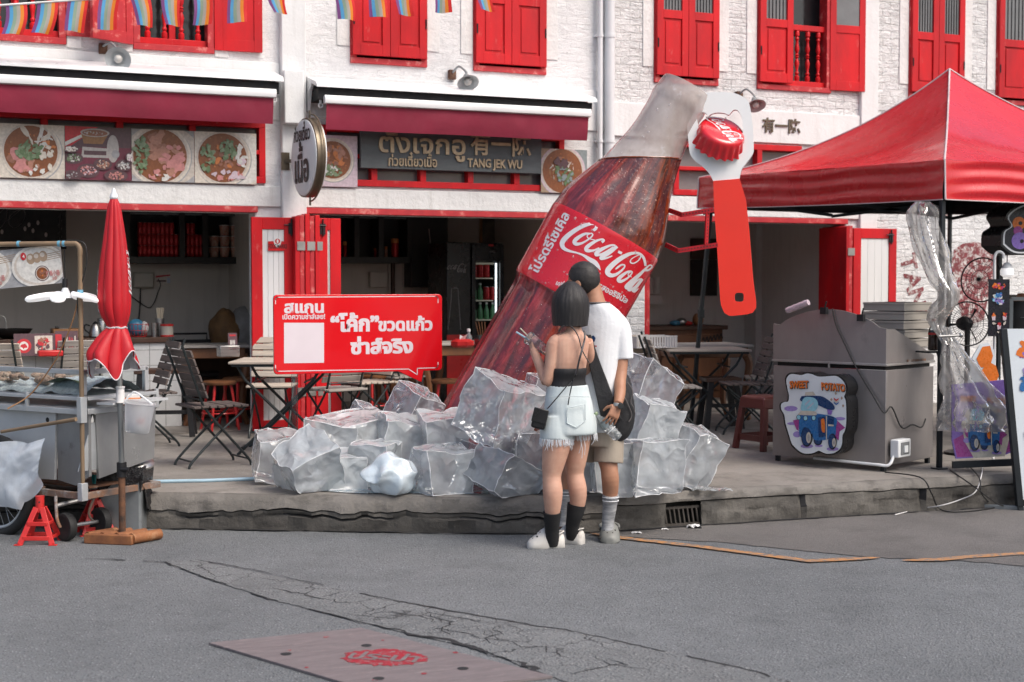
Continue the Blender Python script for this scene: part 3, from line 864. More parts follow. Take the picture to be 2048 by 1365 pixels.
# sticker on the door: a location pin over a red strip
st = MB('red_paint')
yy = YD - .0015
q = lambda px, py: W(px, py, yy)
st.poly([q(536, 502), q(575, 502), q(575, 483), q(536, 483)])
st.use('white_board')
st.disc(q(555, 483) - V((0, .001, 0)), (0, -1, 0), .035, 20)
st.poly([q(548, 488) - V((0, .001, 0)), q(562, 488) - V((0, .001, 0)), q(555, 497) - V((0, .001, 0))][::-1])
st.use('red_paint'); st.disc(q(555, 483) - V((0, .002, 0)), (0, -1, 0), .024, 18)
st.use('white_board'); st.disc(q(555, 483) - V((0, .003, 0)), (0, -1, 0), .009, 12, ry=.018)
st.use('crack_dark'); st.text('FOODMARKS', q(537, 497) - V((0, .001, 0)), (1, 0, 0), (0, 0, 1), .055, width=(q(574, 0) - q(537, 0)).x, bold=.02)
tag(st.build('door_sticker', loc=q(555, 490), smooth=0), 'small red sticker with a white location pin on the white door leaf', 'sticker')
# ------------------------------------------------------------------ drain pipes on the front
mat('pipe_white', (.72, .74, .76), .35, ns=2, var=.05, stretch=(1, 1, .3), spots=((.5, .5, .48), 12, .66, .8))
for k, (px, r, lb, top) in enumerate(((1219, .052, 'thick white drain pipe running up the wall beside the giant bottle', 5.9), (1200, .026, 'thin white conduit running up the wall beside the thick pipe', 5.8))):
 x = W(px, 250, FY - .07).x
 p = thing('drain_pipe', lb, 'pipe', (x, FY - .07, 2.3))
 MB('pipe_white').tube([(x, FY - .07, 2.3), (x, FY - .07, top)], r, 16).build('tube', p)
 for z in (3.0, 4.05, 5.0):
  MB('pipe_white').lathe([(r + .006, 0), (r + .006, .03)], (x, FY - .07, z), n=16).box((x, FY - .03, z + .015), (r * 3, .05, .02)).build('clamp', p)
# ------------------------------------------------------------------ awnings
mat('maroon_cloth', (.30, .022, .055), .75, col2=(.23, .017, .042), ns=3, bump=.15, bs=6, bd=.02, translucent=.12)
mat('white_metal', (.78, .79, .80), .35, ns=3, var=.05, spots=((.55, .54, .52), 10, .68, .8))
mat('gap_shade', (.01, .01, .012), .8)
def awning(x0, x1, zt, lb):
 """folded shop awning: hood, front bar, valance, arms; zt(x) gives nothing to perspective - the hood is level"""
 p = thing('awning', lb, 'awning', ((x0 + x1) / 2, FY, zt))
 y = FY
 hood = MB('white_metal')
 pr = [(0, .0), (-.02, .05), (-.34, -.035), (-.375, -.06), (-.38, -.085), (-.345, -.075), (-.03, .01)]
 hood.loft([[V((x, y - .02 + a, zt + b)) for a, b in pr] for x in (x0, x1)])
 hood.build('hood', p)
 MB('gap_shade').box2((x0 + .03, y - .345, zt - .19), (x1 - .03, y - .05, zt - .088)).build('roller', p)  # roller box coloured black, painting in the shaded gap under the hood
 bar = MB('white_metal'); bx0, bx1 = x0 + .07, x1 - .07
 bar.loft([[V((x, y - .36 + a, zt - .235 + b)) for a, b in ((0, 0), (-.055, .005), (-.065, .045), (-.05, .078), (0, .07))] for x in (bx0, bx1)])
 bar.build('front_bar', p, bevel=.003)
 cl = MB('maroon_cloth')
 def f(u, v):
  x = bx0 + .02 + (bx1 - bx0 - .04) * u
  return V((x, y - .385 + .012 * noise.noise(V((x * 2.2, v * .6, 3))) * v + .006 * noise.noise(V((x * 6, v, 1))) + .03 * v * v, zt - .235 - .225 * v + .006 * noise.noise(V((x * 1.5, 0, 8)))))
 cl.grid(f, 90, 8); cl.build('valance', p)
 for x, s in ((x0 + .012, 1), (x1 - .012, -1)):
  c = MB('white_metal')
  c.prism([(x - .014, y - .02 + a, zt + b) for a, b in ((0, .05), (-.06, .045), (-.22, -.03), (-.13, -.10), (-.09, -.2), (-.07, -.27), (0, -.27))], (.028, 0, 0))
  c.build('end_bracket', p, bevel=.003)
  e = MB('white_metal'); e.tube([(x + .05 * s, y - .3, zt - .16), (x + .05 * s, y - .3, zt - .22)], .012, 8); e.tube([(x + .05 * s + .02 * math.cos(t), y - .3, zt - .24 + .02 * math.sin(t)) for t in [i * PI / 5 for i in range(11)]], .006, 6)
  e.build('crank_eye', p)
 return p
za = W(568, 168, FY - .37).z + .08
awning(-3.2, W(566, 170, FY - .37).x, W(300, 148, FY - .37).z + .08, 'folded maroon awning with white hood above the row of four food posters')
awning(W(632, 185, FY - .37).x, W(1192, 208, FY - .37).x, W(900, 188, FY - .37).z + .08, 'folded maroon awning with white hood above the grey shop sign')
# ------------------------------------------------------------------ wall lamps
mat('lamp_enamel', (.30, .33, .34), .4, .2, ns=6)
mat('lamp_inside', (.52, .55, .56), .5, ns=5)
mat('bulb_white', (.72, .70, .66), .3, sss=.0)
def wall_lamp(px, py, bpx, bpy_, aim, r, lb, d_out):
 b = W(bpx, bpy_, FY - .03)
 c = W(px, py, FY - d_out)
 p = thing('wall_lamp', lb, 'lamp', b)
 MB('rust').box(b, (.07, .05, .09)).build('wall_plate', p, bevel=.004)
 aim = V(aim).normalized()
 neck = c - aim * .10
 MB('lamp_enamel').tube(smooth_path([b + V((0, -.02, .02)), b.lerp(neck, .5) + UPZ * .08, neck + UPZ * .03, neck]), .011, 8).build('arm', p)
 MB('lamp_enamel').lathe([(.02, -.105), (.028, -.09), (.034, -.06), (.055, -.045), (r * .7, -.02), (r, .0), (r + .004, .004)], c, aim, 28, cap=False).build('shade', p)
 MB('lamp_inside').lathe([(r + .003, .003), (r * .68, -.014), (.05, -.036), (.01, -.04)], c, aim, 28, cap=False).build('reflector', p)
 MB('bulb_white').ball(c + aim * -.012, (.036, .036, .036), 14, 9).build('bulb', p)
wall_lamp(236, 119, 206, 98, (-.25, -.85, -.42), .105, 'grey dish wall lamp above the maroon awning over the posters', .36)
wall_lamp(936, 166, 904, 150, (-.05, -.62, -.8), .10, 'grey dish wall lamp above the awning over the shop sign', .36)
wall_lamp(1512, 212, 1478, 192, (-.1, -.55, -.85), .10, 'grey dish wall lamp half behind the giant bottle opener', .36)
# ------------------------------------------------------------------ shop sign with raised letters
mat('sign_slate', (.10, .115, .12), .6, col2=(.075, .085, .09), ns=4, stretch=(1, 1, 3), bump=.2, bs=30)
mat('bronze_letter', (.46, .36, .24), .45, .35, col2=(.30, .23, .15), ns=20)
ys = FY - .10
sx0, sx1, sz0 = W(722, 340, ys).x, W(1083, 340, ys).x, W(900, 342, ys).z
sg = thing('shop_sign', 'long slate grey shop sign with raised bronze lettering under the awning', 'sign', ((sx0 + sx1) / 2, ys, sz0))
MB('sign_slate').box2((sx0, ys, sz0), (sx1, ys + .05, sz0 + .50)).build('board', sg, bevel=.004)
lt = MB('bronze_letter')
def sgn(s, a, b, base, size, bold, ex=.016):
 p = W(a, base, ys); p.y = ys - .0005
 lt.text(s, V((p.x, p.y, W((a + b) / 2, base, ys).z)), (1, 0, 0), (0, 0, 1), size, width=W(b, base, ys).x - p.x, bold=bold, extrude=ex)
sgn('ตั้งเจกอู', 757, 930, 307, .25, .018)
sgn('有一陈', 940, 1061, 308, .235, .02)
sgn('ก่วยเตี๋ยวเนื้อ', 776, 873, 333, .125, .02)
sgn('TANG JEK WU', 934, 1043, 336, .115, .028)
lt.build('lettering', sg, smooth=0)
lt = MB('bronze_letter')
mat('bronze_dark', (.13, .10, .07), .5, .4)
lt = MB('bronze_dark')
p = W(1524, 262, FY - .032)
lt.text('有一陈', p, (1, 0, 0), (0, 0, 1), .165, width=W(1600, 262, FY - .032).x - p.x, bold=.02, extrude=.012)
tag(lt.build('wall_lettering', loc=p, smooth=0), 'three small bronze Chinese characters fixed on the white plaster band', 'sign')
# ------------------------------------------------------------------ round projecting sign
mat('sign_white', (.74, .76, .77), .4, ns=2, var=.04)
mat('letter_black', (.012, .012, .014), .5)
mat('drum_bronze', (.15, .12, .085), .4, .6, ns=5)
oc_ = W(609, 316, FY - .52); rad = .35
wall_p = V((W(571, 316, FY - .1).x, FY - .09, oc_.z))
os_ = thing('projecting_sign', 'white round noodle shop sign with black Thai lettering on the pilaster', 'sign', wall_p)
nn = V((-math.cos(R(4)), -math.sin(R(4)), 0))            # the face seen
tx = V((nn.y * -1, nn.x, 0)); tx = UPZ.cross(nn).normalized()
MB('drum_bronze').lathe([(rad - .02, -.08), (rad, -.075), (rad, .0), (rad - .012, .004)], oc_, nn, 48).build('drum', os_)
MB('sign_white').lathe([(rad - .014, .0), (rad - .016, .010), (rad - .05, .022), (.01, .026)], oc_, nn, 48).build('face', os_)
MB('sign_white').lathe([(rad - .014, .0), (rad - .016, .010), (rad - .05, .022), (.01, .026)], oc_ - nn * .08, -nn, 48).build('face', os_)
lt = MB('letter_black')
def face_fn(dx, dz): return lambda x, y, j: oc_ + tx * (x + dx) + UPZ * (y + dz) + nn * (.0285 + j)
lt.text('ก๋วยเตี๋ยว', (0, 0, 0), (1, 0, 0), (0, 1, 0), .16, width=.42, bold=.028, fn=face_fn(-.20, .15))
lt.text('เนื้อ', (0, 0, 0), (1, 0, 0), (0, 1, 0), .33, width=.36, bold=.04, fn=face_fn(-.18, -.21))
lt.build('lettering', os_, smooth=0)
hp = MB('drum_bronze')
hp.tube([oc_ - nn * .05 + tx * (.385 * math.cos(t)) + UPZ * (.385 * math.sin(t)) for t in [-PI / 2 + PI * i / 20 for i in range(21)]], .008, 6)
hp.tube([oc_ - nn * .05 + UPZ * .34, oc_ - nn * .05 + UPZ * .42], .009, 6); hp.tube([oc_ - nn * .05 - UPZ * .34, oc_ - nn * .05 - UPZ * .42], .009, 6)
hp.build('hoop', os_)
br = MB('drum_bronze'); br.box(wall_p + V((0, .0, 0)), (.075, .02, .16)); br.bar(wall_p, oc_ - nn * .05 + V((0, .3, 0)), .03, .03); br.build('bracket', os_)
# ------------------------------------------------------------------ food posters
foods = dict(broth=(.23, .075, .025), broth2=(.30, .15, .06), cream=(.56, .50, .44), creamy=(.66, .60, .52), pink=(.55, .23, .22), meat=(.30, .13, .085), meat2=(.42, .20, .14), green=(.12, .19, .09), green2=(.20, .27, .16),
   white=(.68, .66, .62), plum=(.10, .05, .06), orange=(.55, .18, .05), grey=(.35, .35, .36), wine=(.16, .025, .05), steel=(.45, .42, .40), redf=(.5, .02, .03), blue=(.45, .5, .62), lilac=(.58, .47, .53), wood=(.36, .26, .18), teal=(.22, .26, .27))
for k, c in foods.items(): mat('print_' + k, tuple(min(.8, x * 1.12) for x in c), .35, col2=tuple(x * .8 for x in c), ns=38, bump=0, stretch=(1, 1, 1))
class Pic:
 """a printed picture: shapes laid in layers of a fraction of a millimetre on a flat board"""
 def __init__(s, o, xd, yd, w, h, bgm, thick=.006):
  s.o, s.x, s.y = V(o), V(xd).normalized(), V(yd).normalized()
  s.n = s.x.cross(s.y); s.w, s.h, s.L = w, h, 0
  s.mb = MB(bgm)
  q = [s.o, s.o + s.x * w, s.o + s.x * w + s.y * h, s.o + s.y * h]
  s.mb.prism([p - s.n * thick for p in q], s.n * thick)
 def pt(s, u, v): return s.o + s.x * (u * s.w) + s.y * (v * s.h) + s.n * (.0006 + s.L * .00012)
 def poly(s, m, pts):
  for ax, lim, sg in ((0, 0, 1), (0, 1, -1), (1, 0, 1), (1, 1, -1)):      # keep the print inside its sheet
   out = []
   for a, b in zip(pts, pts[1:] + pts[:1]):
    da, db = (a[ax] - lim) * sg, (b[ax] - lim) * sg
    if da >= 0: out.append(a)
    if da * db < 0: q = da / (da - db); out.append((a[0] + (b[0] - a[0]) * q, a[1] + (b[1] - a[1]) * q))
   pts = out
   if len(pts) < 3: return s
  s.L += 1; s.mb.use(m); s.mb.poly([s.pt(*p) for p in pts]); return s
 def ell(s, m, u, v, ru, rv, n=30): return s.poly(m, [(u + ru * math.cos(2 * PI * k / n), v + rv * math.sin(2 * PI * k / n)) for k in range(n)])
 def blob(s, m, u, v, ru, rv, rr, n=11, j=.35, rot=None):
  a = rr.uniform(0, 6.28) if rot is None else rot
  pts = []
  for k in range(n):
   t = 2 * PI * k / n; q = 1 + rr.uniform(-j, j); x, y = ru * q * math.cos(t), rv * q * math.sin(t)
   pts.append((u + x * math.cos(a) - y * math.sin(a) * s.h / s.w, v + (x * math.sin(a) * s.w / s.h + y * math.cos(a))))
  return s.poly(m, pts)
 def heap(s, ms, u, v, ru, rv, n, size, rr, k=1.0):
  for i in range(n):
   a, q = rr.uniform(0, 6.28), math.sqrt(rr.random())
   z = size * rr.uniform(.5, 1.2)
   s.blob(rr.choice(ms), u + ru * q * math.cos(a), v + rv * q * math.sin(a), z, z * s.w / s.h * rr.uniform(.4, .9) * k, rr)
  return s
def bowl(p, u, v, ru, rr, rim='print_creamy', soup='print_broth', kind=0):
 k = p.w / p.h; rv = ru * k
 p.ell('print_grey', u + .01, v - .015, ru * 1.01, rv * 1.01); p.ell(rim, u, v, ru, rv); p.ell('print_cream', u, v, ru * .93, rv * .93); p.ell(soup, u, v, ru * .86, rv * .86)
 for i in range(26):
  a, q = rr.uniform(0, 6.28), math.sqrt(rr.random()) * ru * .8; p.ell(rr.choice(['print_broth2', 'print_orange', 'print_broth']), u + q * math.cos(a), v + q * k * math.sin(a), .012, .012 * k, 8)
 R_ = ru * .86
 if kind == 0:
  p.heap(['print_white', 'print_creamy'], u + R_ * .1, v + R_ * k * .6, R_ * .6, R_ * k * .25, 9, .10, rr, .5); p.heap(['print_meat', 'print_meat2', 'print_pink'], u - R_ * .4, v - R_ * k * .4, R_ * .45, R_ * k * .35, 14, .085, rr)
  p.heap(['print_white', 'print_creamy', 'print_orange'], u + R_ * .6, v - R_ * k * .05, R_ * .25, R_ * k * .6, 12, .06, rr); p.heap(['print_pink', 'print_meat2', 'print_white'], u + R_ * .1, v - R_ * k * .7, R_ * .5, R_ * k * .2, 10, .06, rr)
  p.heap(['print_green', 'print_green2'], u - R_ * .1, v + R_ * k * .05, R_ * .48, R_ * k * .33, 46, .045, rr)
 elif kind == 1:
  p.heap(['print_meat2', 'print_meat'], u - R_ * .05, v + R_ * k * .3, R_ * .35, R_ * k * .5, 14, .10, rr); p.heap(['print_pink', 'print_lilac', 'print_pink', 'print_meat2'], u + R_ * .45, v - R_ * k * .15, R_ * .4, R_ * k * .6, 30, .075, rr)
  p.heap(['print_white', 'print_pink'], u - R_ * .1, v - R_ * k * .75, R_ * .5, R_ * k * .15, 9, .05, rr); p.heap(['print_green', 'print_green2'], u - R_ * .7, v + R_ * k * .0, R_ * .27, R_ * k * .7, 55, .042, rr)
 elif kind == 2:
  p.heap(['print_meat2', 'print_orange', 'print_meat'], u, v, R_ * .5, R_ * k * .5, 26, .05, rr); p.heap(['print_pink', 'print_lilac'], u + R_ * .2, v - R_ * k * .7, R_ * .6, R_ * k * .18, 12, .07, rr)
  p.heap(['print_lilac', 'print_white', 'print_pink'], u + R_ * .75, v, R_ * .15, R_ * k * .5, 9, .06, rr); p.heap(['print_green', 'print_green2'], u - R_ * .6, v - R_ * k * .05, R_ * .3, R_ * k * .55, 36, .04, rr); p.heap(['print_green2', 'print_green'], u + R_ * .2, v + R_ * k * .35, R_ * .4, R_ * k * .38, 34, .045, rr)
 elif kind == 3:
  p.heap(['print_meat', 'print_meat2', 'print_orange'], u + R_ * .15, v + R_ * k * .2, R_ * .55, R_ * k * .5, 30, .10, rr); p.heap(['print_green', 'print_green2', 'print_white'], u + R_ * .05, v - R_ * k * .55, R_ * .5, R_ * k * .3, 36, .06, rr)
 else:
  p.heap(['print_cream', 'print_broth2'], u, v, R_ * .65, R_ * k * .6, 20, .06, rr, .3); p.heap(['print_green', 'print_teal'], u + R_ * .1, v - R_ * k * .1, R_ * .45, R_ * k * .45, 40, .05, rr); p.heap(['print_meat', 'print_plum'], u - R_ * .1, v + R_ * k * .35, R_ * .3, R_ * k * .25, 9, .08, rr); p.heap(['print_white'], u + R_ * .35, v + R_ * k * .2, R_ * .2, R_ * k * .2, 6, .04, rr, .3)
ypo = FY - .055
def poster(px0, px1, pyb, zt, bgm, draw, lb, seed):
 a, b = W(px0, pyb, ypo), W(px1, pyb, ypo)
 z0 = PZ0; w = b.x - a.x
 p = Pic((a.x, ypo, z0), (1, 0, 0), (0, 0, 1), w, zt - z0, bgm)
 draw(p, random.Random(seed))
 tag(p.mb.build('food_poster', loc=((a.x + b.x) / 2, ypo, z0), smooth=0), lb, 'poster')
PZ0 = W(250, 362, ypo).z; PZ1 = W(60, 249, ypo).z
def hotpot(p, rr):
 p.poly('print_wine', [(0, 0), (1, 0), (1, .62), (.32, .62), (0, .5)]); p.poly('print_redf', [(0, .55), (.5, 1), (0, 1)]); p.poly('print_redf', [(0, .78), (.34, .84), (.3, 1), (0, 1)]); p.poly('print_white', [(0, .62), (.26, .8), (.26, .86), (0, .70)])
 p.poly('print_steel', [(.24, .42), (.66, .42), (.66, .6), (.26, .62)]); p.poly('print_plum', [(.28, .47), (.62, .47), (.62, .55), (.28, .55)]); p.ell('print_steel', .72, .6, .09, .26); p.ell('print_grey', .76, .5, .06, .08)
 p.poly('print_broth2', [(.24, .88), (.28, .68), (.56, .68), (.66, .88)]); p.ell('print_steel', .45, .89, .22, .08); p.ell('print_meat', .45, .885, .19, .06); p.heap(['print_broth2', 'print_steel'], .45, .885, .16, .04, 16, .016, rr)
 for (u, v, ru, rv, ms) in ((.12, .40, .15, .10, ['green2', 'green', 'white']), (.34, .17, .17, .12, ['pink', 'lilac', 'pink']), (.56, .30, .14, .1, ['meat', 'meat2', 'cream']), (.76, .09, .18, .1, ['pink', 'pink', 'meat2']), (.88, .29, .13, .1, ['white', 'grey']), (.1, .07, .14, .09, ['grey', 'plum']), (.08, .56, .12, .06, ['white', 'cream']), (.98, .44, .08, .09, ['white', 'lilac'])):
  p.ell('print_plum', u, v, ru, rv * 1.1); p.heap(['print_' + m for m in ms], u, v, ru * .72, rv * .72, 46, .017, rr)
poster(-6, 130, 358, PZ1, 'print_creamy', lambda p, rr: bowl(p, .5, .5, .46, rr, kind=0), 'poster of a soup bowl with white tripe and greens, leftmost of the four', 1)
poster(131, 263, 362, PZ1, 'print_plum', hotpot, 'poster of a hot pot on a gas stove among small dishes', 2)
poster(264, 389, 364, PZ1, 'print_grey', lambda p, rr: (p.ell('print_cream', .5, .5, .62, .6), bowl(p, .45, .5, .50, rr, kind=1)), 'poster of a noodle bowl full of pink raw beef with greens at one side', 3)
poster(390, 513, 367, PZ1, 'print_creamy', lambda p, rr: (p.ell('print_white', .6, .5, .6, .56), bowl(p, .45, .5, .46, rr, kind=2)), 'poster of a noodle bowl with scattered greens nearest the round sign', 4)
poster(640, 715, 368, W(690, 272, ypo).z, 'print_lilac', lambda p, rr: bowl(p, .34, .52, .56, rr, kind=3), 'poster of braised meat soup half behind the round projecting sign', 5)
poster(1082, 1174, 385, W(1130, 299, ypo).z, 'print_wood', lambda p, rr: (p.poly('print_teal', [(.3, 1), (1, .5), (1, 1)]), bowl(p, .46, .5, .50, rr, rim='print_lilac', kind=4)), 'poster of a pink bowl of dark noodle soup touching the giant bottle', 6)
# ------------------------------------------------------------------ string of rainbow flags
yf = FY - .55
for k, c in dict(purple=(.22, .08, .26), blue=(.10, .40, .72), green=(.28, .40, .30), yellow=(.42, .42, .38), orange=(.80, .27, .03), red=(.72, .03, .03)).items():
 mat('flag_' + k, c, .7, ns=8, var=.04, translucent=.35)
mat('string_white', (.75, .75, .75), .7)
sa, sb = W(-120, 19, yf), W(360, -14, yf)
sl = smooth_path([sa, W(0, 11, yf), W(200, -2.5, yf), W(420, -13, yf), W(700, -26, yf), W(1020, -44, yf), W(1300, -62, yf)], 8)
tag(MB('string_white').tube(sl, .009, 6).build('flag_string', loc=sa), 'white string carrying the rainbow flags across the upper windows', 'string')
def sz(x):
 for a, b in zip(sl, sl[1:]):
  if a.x <= x <= b.x: return a.z + (b.z - a.z) * (x - a.x) / (b.x - a.x)
 return sl[-1].z
ordn = ['first', 'second', 'third', 'fourth', 'fifth', 'sixth', 'seventh', 'eighth', 'ninth', 'tenth', 'eleventh', 'twelfth', 'thirteenth', 'fourteenth']
fl = [(11, 45, 3, 43, 68), (75, 107, 62, 101, 66), (136, 168, 128, 163, 62), (199, 228, 194, 231, 60), (260, 290, 274, 299, 51), (322, 348, 331, 350, 50), (386, 418, 385, 418, 51), (457, 490, 456, 485, 46), (532, 565, 547, 581, 26), (664, 697, 676, 706, 28), (735, 775, 741, 782, 20), (790, 828, 796, 833, 3), (862, 900, 870, 908, 2), (950, 985, 960, 990, 2)]
for k, (a, b, c, d, yb) in enumerate(fl):
 ta, tb, ba, bb = W(a, 0, yf), W(b, 0, yf), W(c, yb, yf), W(d, yb, yf)
 ta.z, tb.z = sz(ta.x), sz(tb.x)
 tb.x = ta.x + .165; bb.x = ba.x + .165 * (.8 if k in (4, 5, 8) else .98)
 if k > 8: ba.z = bb.z = min(ba.z, ta.z - .27)
 mb = MB(); rr = random.Random(k * 3 + 1); ph = rr.uniform(0, 6)
 for i, cn in enumerate(('purple', 'blue', 'green', 'yellow', 'orange', 'red')):
  mb.use('flag_' + cn)
  def f(u, v):
   s = (i + u) / 6
   p = ta.lerp(tb, s).lerp(ba.lerp(bb, s), v)
   w = .035 * math.sin(ph + s * 4 + v * 2) * v
   return p + V((.018 * math.sin(v * PI) * math.sin(ph * 1.7), w, -.014 * math.sin(v * PI * .5) * s * math.sin(ph)))
  mb.grid(f, 2, 8)
 tag(mb.build('rainbow_flag', loc=(ta + tb) / 2, merge=.0001), f'rainbow flag hanging from the white string, {ordn[k]} from its low end', 'flag', 'rainbow flags on the string')
# ------------------------------------------------------------------ red lettering painted on the brick of the last house
mat('mural_red', (.26, .055, .065), .85, col2=(.16, .04, .045), ns=9, bump=.8, bs=24, bd=.02, spots=((.62, .60, .58), 14, .48, .60))
ym_ = FY - .004
mu = MB('mural_red')
for ch, px, py, s in (('T', 1797, 532, .30), ('A', 1805, 566, .30), ('N', 1814, 602, .30), ('G', 1822, 640, .30), ('A', 1875, 430, .25)):
 p = W(px, py, ym_); a = R(-75)
 mu.text(ch, p + V((.02, 0, .1)), (math.cos(a), 0, math.sin(a)), (-math.sin(a), 0, math.cos(a)), s, bold=.03)
pts = [(1902, 530), (1908, 500), (1925, 488), (1950, 484), (1975, 488), (1990, 500), (1996, 525), (1990, 560), (1975, 600), (1968, 640), (1940, 650), (1925, 640), (1915, 600)]
mu.poly([W(x, y, ym_) for x, y in pts][::-1])
mu.build('mural', house[3], smooth=0)
# ------------------------------------------------------------------ the script lettering of the drink, drawn as pen strokes (x, y, width) in one flat frame
SCRIPT = [
[(835,350,30),(862,325,36),(868,292,30),(830,274,26),(760,284,40),(670,322,46),(580,380,52),(512,440,56),(480,492,56),(490,540,46),(530,570,34),(590,590,24),(660,607,20),(730,636,28),(790,676,46),(850,712,54),(890,756,38),(915,800,6)],
[(800,386,16),(740,388,28),(660,432,42),(620,475,46),(640,503,40),(700,495,26),(780,450,18),(826,405,16),(812,382,14),(768,402,12),(772,432,12),(812,450,10),(850,458,10)],
[(930,482,34),(956,462,22),(930,449,18),(860,472,30),(784,520,42),(752,558,44),(775,580,38),(840,575,22),(902,545,14)],
[(1085,521,22),(1040,517,22),(960,547,34),(884,592,46),(868,624,40),(920,621,24),(1000,576,16),(1062,534,14)],
[(1105,530,36),(1012,604,44),(934,648,44),(926,668,34),(980,664,22),(1050,638,12)],
[(1116,590,30),(1160,608,30)],
[(1340,603,20),(1260,612,36),(1170,652,50),(1084,712,56),(1014,780,60),(996,826,56),(1030,858,48),(1084,853,36),(1142,816,26),(1186,770,18),(1188,742,16),(1150,742,20),(1104,776,22),(1085,792,6)],
[(1290,604,26),(1358,613,30),(1400,650,30),(1420,700,30),(1428,752,26)],
[(1360,614,12),(1372,650,12),(1342,694,13),(1292,722,15),(1256,710,15),(1266,676,12),(1312,645,10),(1368,622,8)],
[(1270,812,20),(1220,822,26),(1152,870,40),(1122,908,44),(1146,928,36),(1210,900,24),(1264,850,16),(1276,816,14),(1238,836,10),(1232,860,10),(1272,878,8)],
[(1426,802,26),(1462,798,22),(1502,764,18),(1482,742,16),(1442,770,22),(1372,840,36),(1284,918,46),(1212,984,42),(1226,1004,30),(1282,970,14)],
[(1388,902,18),(1350,907,22),(1292,950,36),(1242,1008,42),(1256,1024,32),(1312,985,18),(1380,916,12)],
[(1394,900,30),(1332,978,38),(1290,1028,36),(1310,1040,26),(1350,1008,10)]]
BU, BN = (0.490, -0.872), (0.872, 0.490)        # bottle axis (up) and its right-hand normal, as the photograph shows them
BO = (1212.0, 463.0)
def lab(zx, zy):
 x, y = 1040 + zx / 5.687 - BO[0], 400 + zy / 5.687 - BO[1]
 return x * BN[0] + y * BN[1], x * BU[0] + y * BU[1]
def script(mb, fn, stroke=SCRIPT, k=4):
 """fn maps label coordinates (across, up) to a point; strokes become ribbons"""
 rr = random.Random(1)
 for st in stroke:
  P = smooth_path([V((lab(x, y)[0], lab(x, y)[1], w / 5.687)) for x, y, w in st], k) if len(st) > 2 else [V((lab(x, y)[0], lab(x, y)[1], w / 5.687)) for x, y, w in st]
  L, Q = [], []; j = rr.random() * .0006
  for i, p in enumerate(P):
   d = (P[min(i + 1, len(P) - 1)] - P[max(i - 1, 0)]); d.z = 0
   if d.length < 1e-6: d = V((1, 0, 0))
   d.normalize(); n = V((-d.y, d.x, 0)) * (p.z * .5)
   L.append((p.x + n.x, p.y + n.y)); Q.append((p.x - n.x, p.y - n.y))
  for i in range(len(P) - 1):
   jj = j + rr.random() * .0003
   mb.poly([fn(*L[i], jj), fn(*Q[i], jj), fn(*Q[i + 1], jj), fn(*L[i + 1], jj)])
SW = (lab(460, 480)[0], lab(1500, 765)[0]); SH_ = (lab(1310, 1040)[1], lab(760, 284)[1])
def script_flat(mb, o, xd, yd, width, hide=None):
 """whole script fitted into a width on a plane; o lower left"""
 k = width / (SW[1] - SW[0]); o = V(o); xd = V(xd).normalized(); yd = V(yd).normalized(); n = xd.cross(yd)
 script(mb, lambda s, t, j: o + xd * ((s - SW[0]) * k) + yd * ((t - SH_[0]) * k) + n * (.001 + j), [SCRIPT[i] for i in range(len(SCRIPT)) if not hide or i not in hide])
# ------------------------------------------------------------------ ground floor of the posters' house
mat('cabinet_black', (.016, .015, .014), .45, ns=5, bump=.1)
mat('can_red', (.42, .018, .022), .3, .4, col2=(.34, .014, .018), ns=30)
mat('can_steel', (.5, .5, .5), .3, .9)
mat('cup_print', (.52, .42, .34), .5, col2=(.42, .10, .06), ns=34)
mat('chalk_black', (.014, .014, .015), .8)
mat('chalk', (.34, .30, .29), .9)
mat('tile_white', (.62, .63, .63), .25, ns=3, var=.05)
mat('grout', (.24, .24, .23), .8)
mat('brushed_steel', (.44, .44, .43), .32, .9, col2=(.34, .34, .33), ns=4, stretch=(1, 1, 12), bump=.05, bs=80)
mat('wood_brown', (.20, .085, .035), .45, col2=(.11, .045, .02), ns=7, stretch=(1, 1, .2), bump=.1, bs=30)
mat('wood_dark', (.075, .035, .02), .5, col2=(.045, .02, .012), ns=7, bump=.1)
mat('tan_wood', (.35, .17, .07), .55, col2=(.25, .12, .05), ns=6, stretch=(1, .2, 1))
mat('box_cream', (.44, .41, .36), .45, ns=4)
mat('cable_black', (.015, .015, .015), .5)
mat('sack_tan', (.24, .13, .05), .8, col2=(.15, .08, .035), ns=9, bump=.6, bs=14, bd=.02)
mat('sack_white', (.30, .29, .28), .7, col2=(.2, .19, .18), ns=9, bump=.6, bs=14, bd=.02)
mat('plastic_blue', (.05, .22, .36), .4)
mat('plastic_red', (.50, .02, .02), .35, ns=6)
mat('paper_white', (.66, .65, .64), .6, ns=10, var=.04)
mat('stem_white', (.62, .55, .42), .7)
YB = 15.2
def wall_cabinet(h_y, px0, px1, pyb, ztop, dep, cells, lb):
 a, b = W(px0, pyb, h_y - dep), W(px1, pyb, h_y - dep); z0 = a.z; y0 = h_y - dep
 p = thing('wall_cabinet', lb, 'cabinet', ((a.x + b.x) / 2, h_y, z0))
 m = MB('cabinet_black'); t = .03
 m.box2((a.x, h_y - .02, z0), (b.x, h_y - .001, ztop)); m.box2((a.x, y0, z0), (b.x, h_y - .02, z0 + .07)); m.box2((a.x, y0, ztop - t), (b.x, h_y - .02, ztop))
 for c in [0] + cells + [1]:
  x = a.x + (b.x - a.x) * c; m.box2((x - .03, y0 - .002, z0 + .07), (x + .03, h_y - .02, ztop - t))
 m.build('case', p, bevel=.003)
 sh = MB('window_grey'); sh.box2((a.x + .03, y0 + .03, z0 + .50), (b.x - .03, h_y - .03, z0 + .52)); sh.build('shelf', p)
 return p, a.x, b.x, y0, z0 + .07
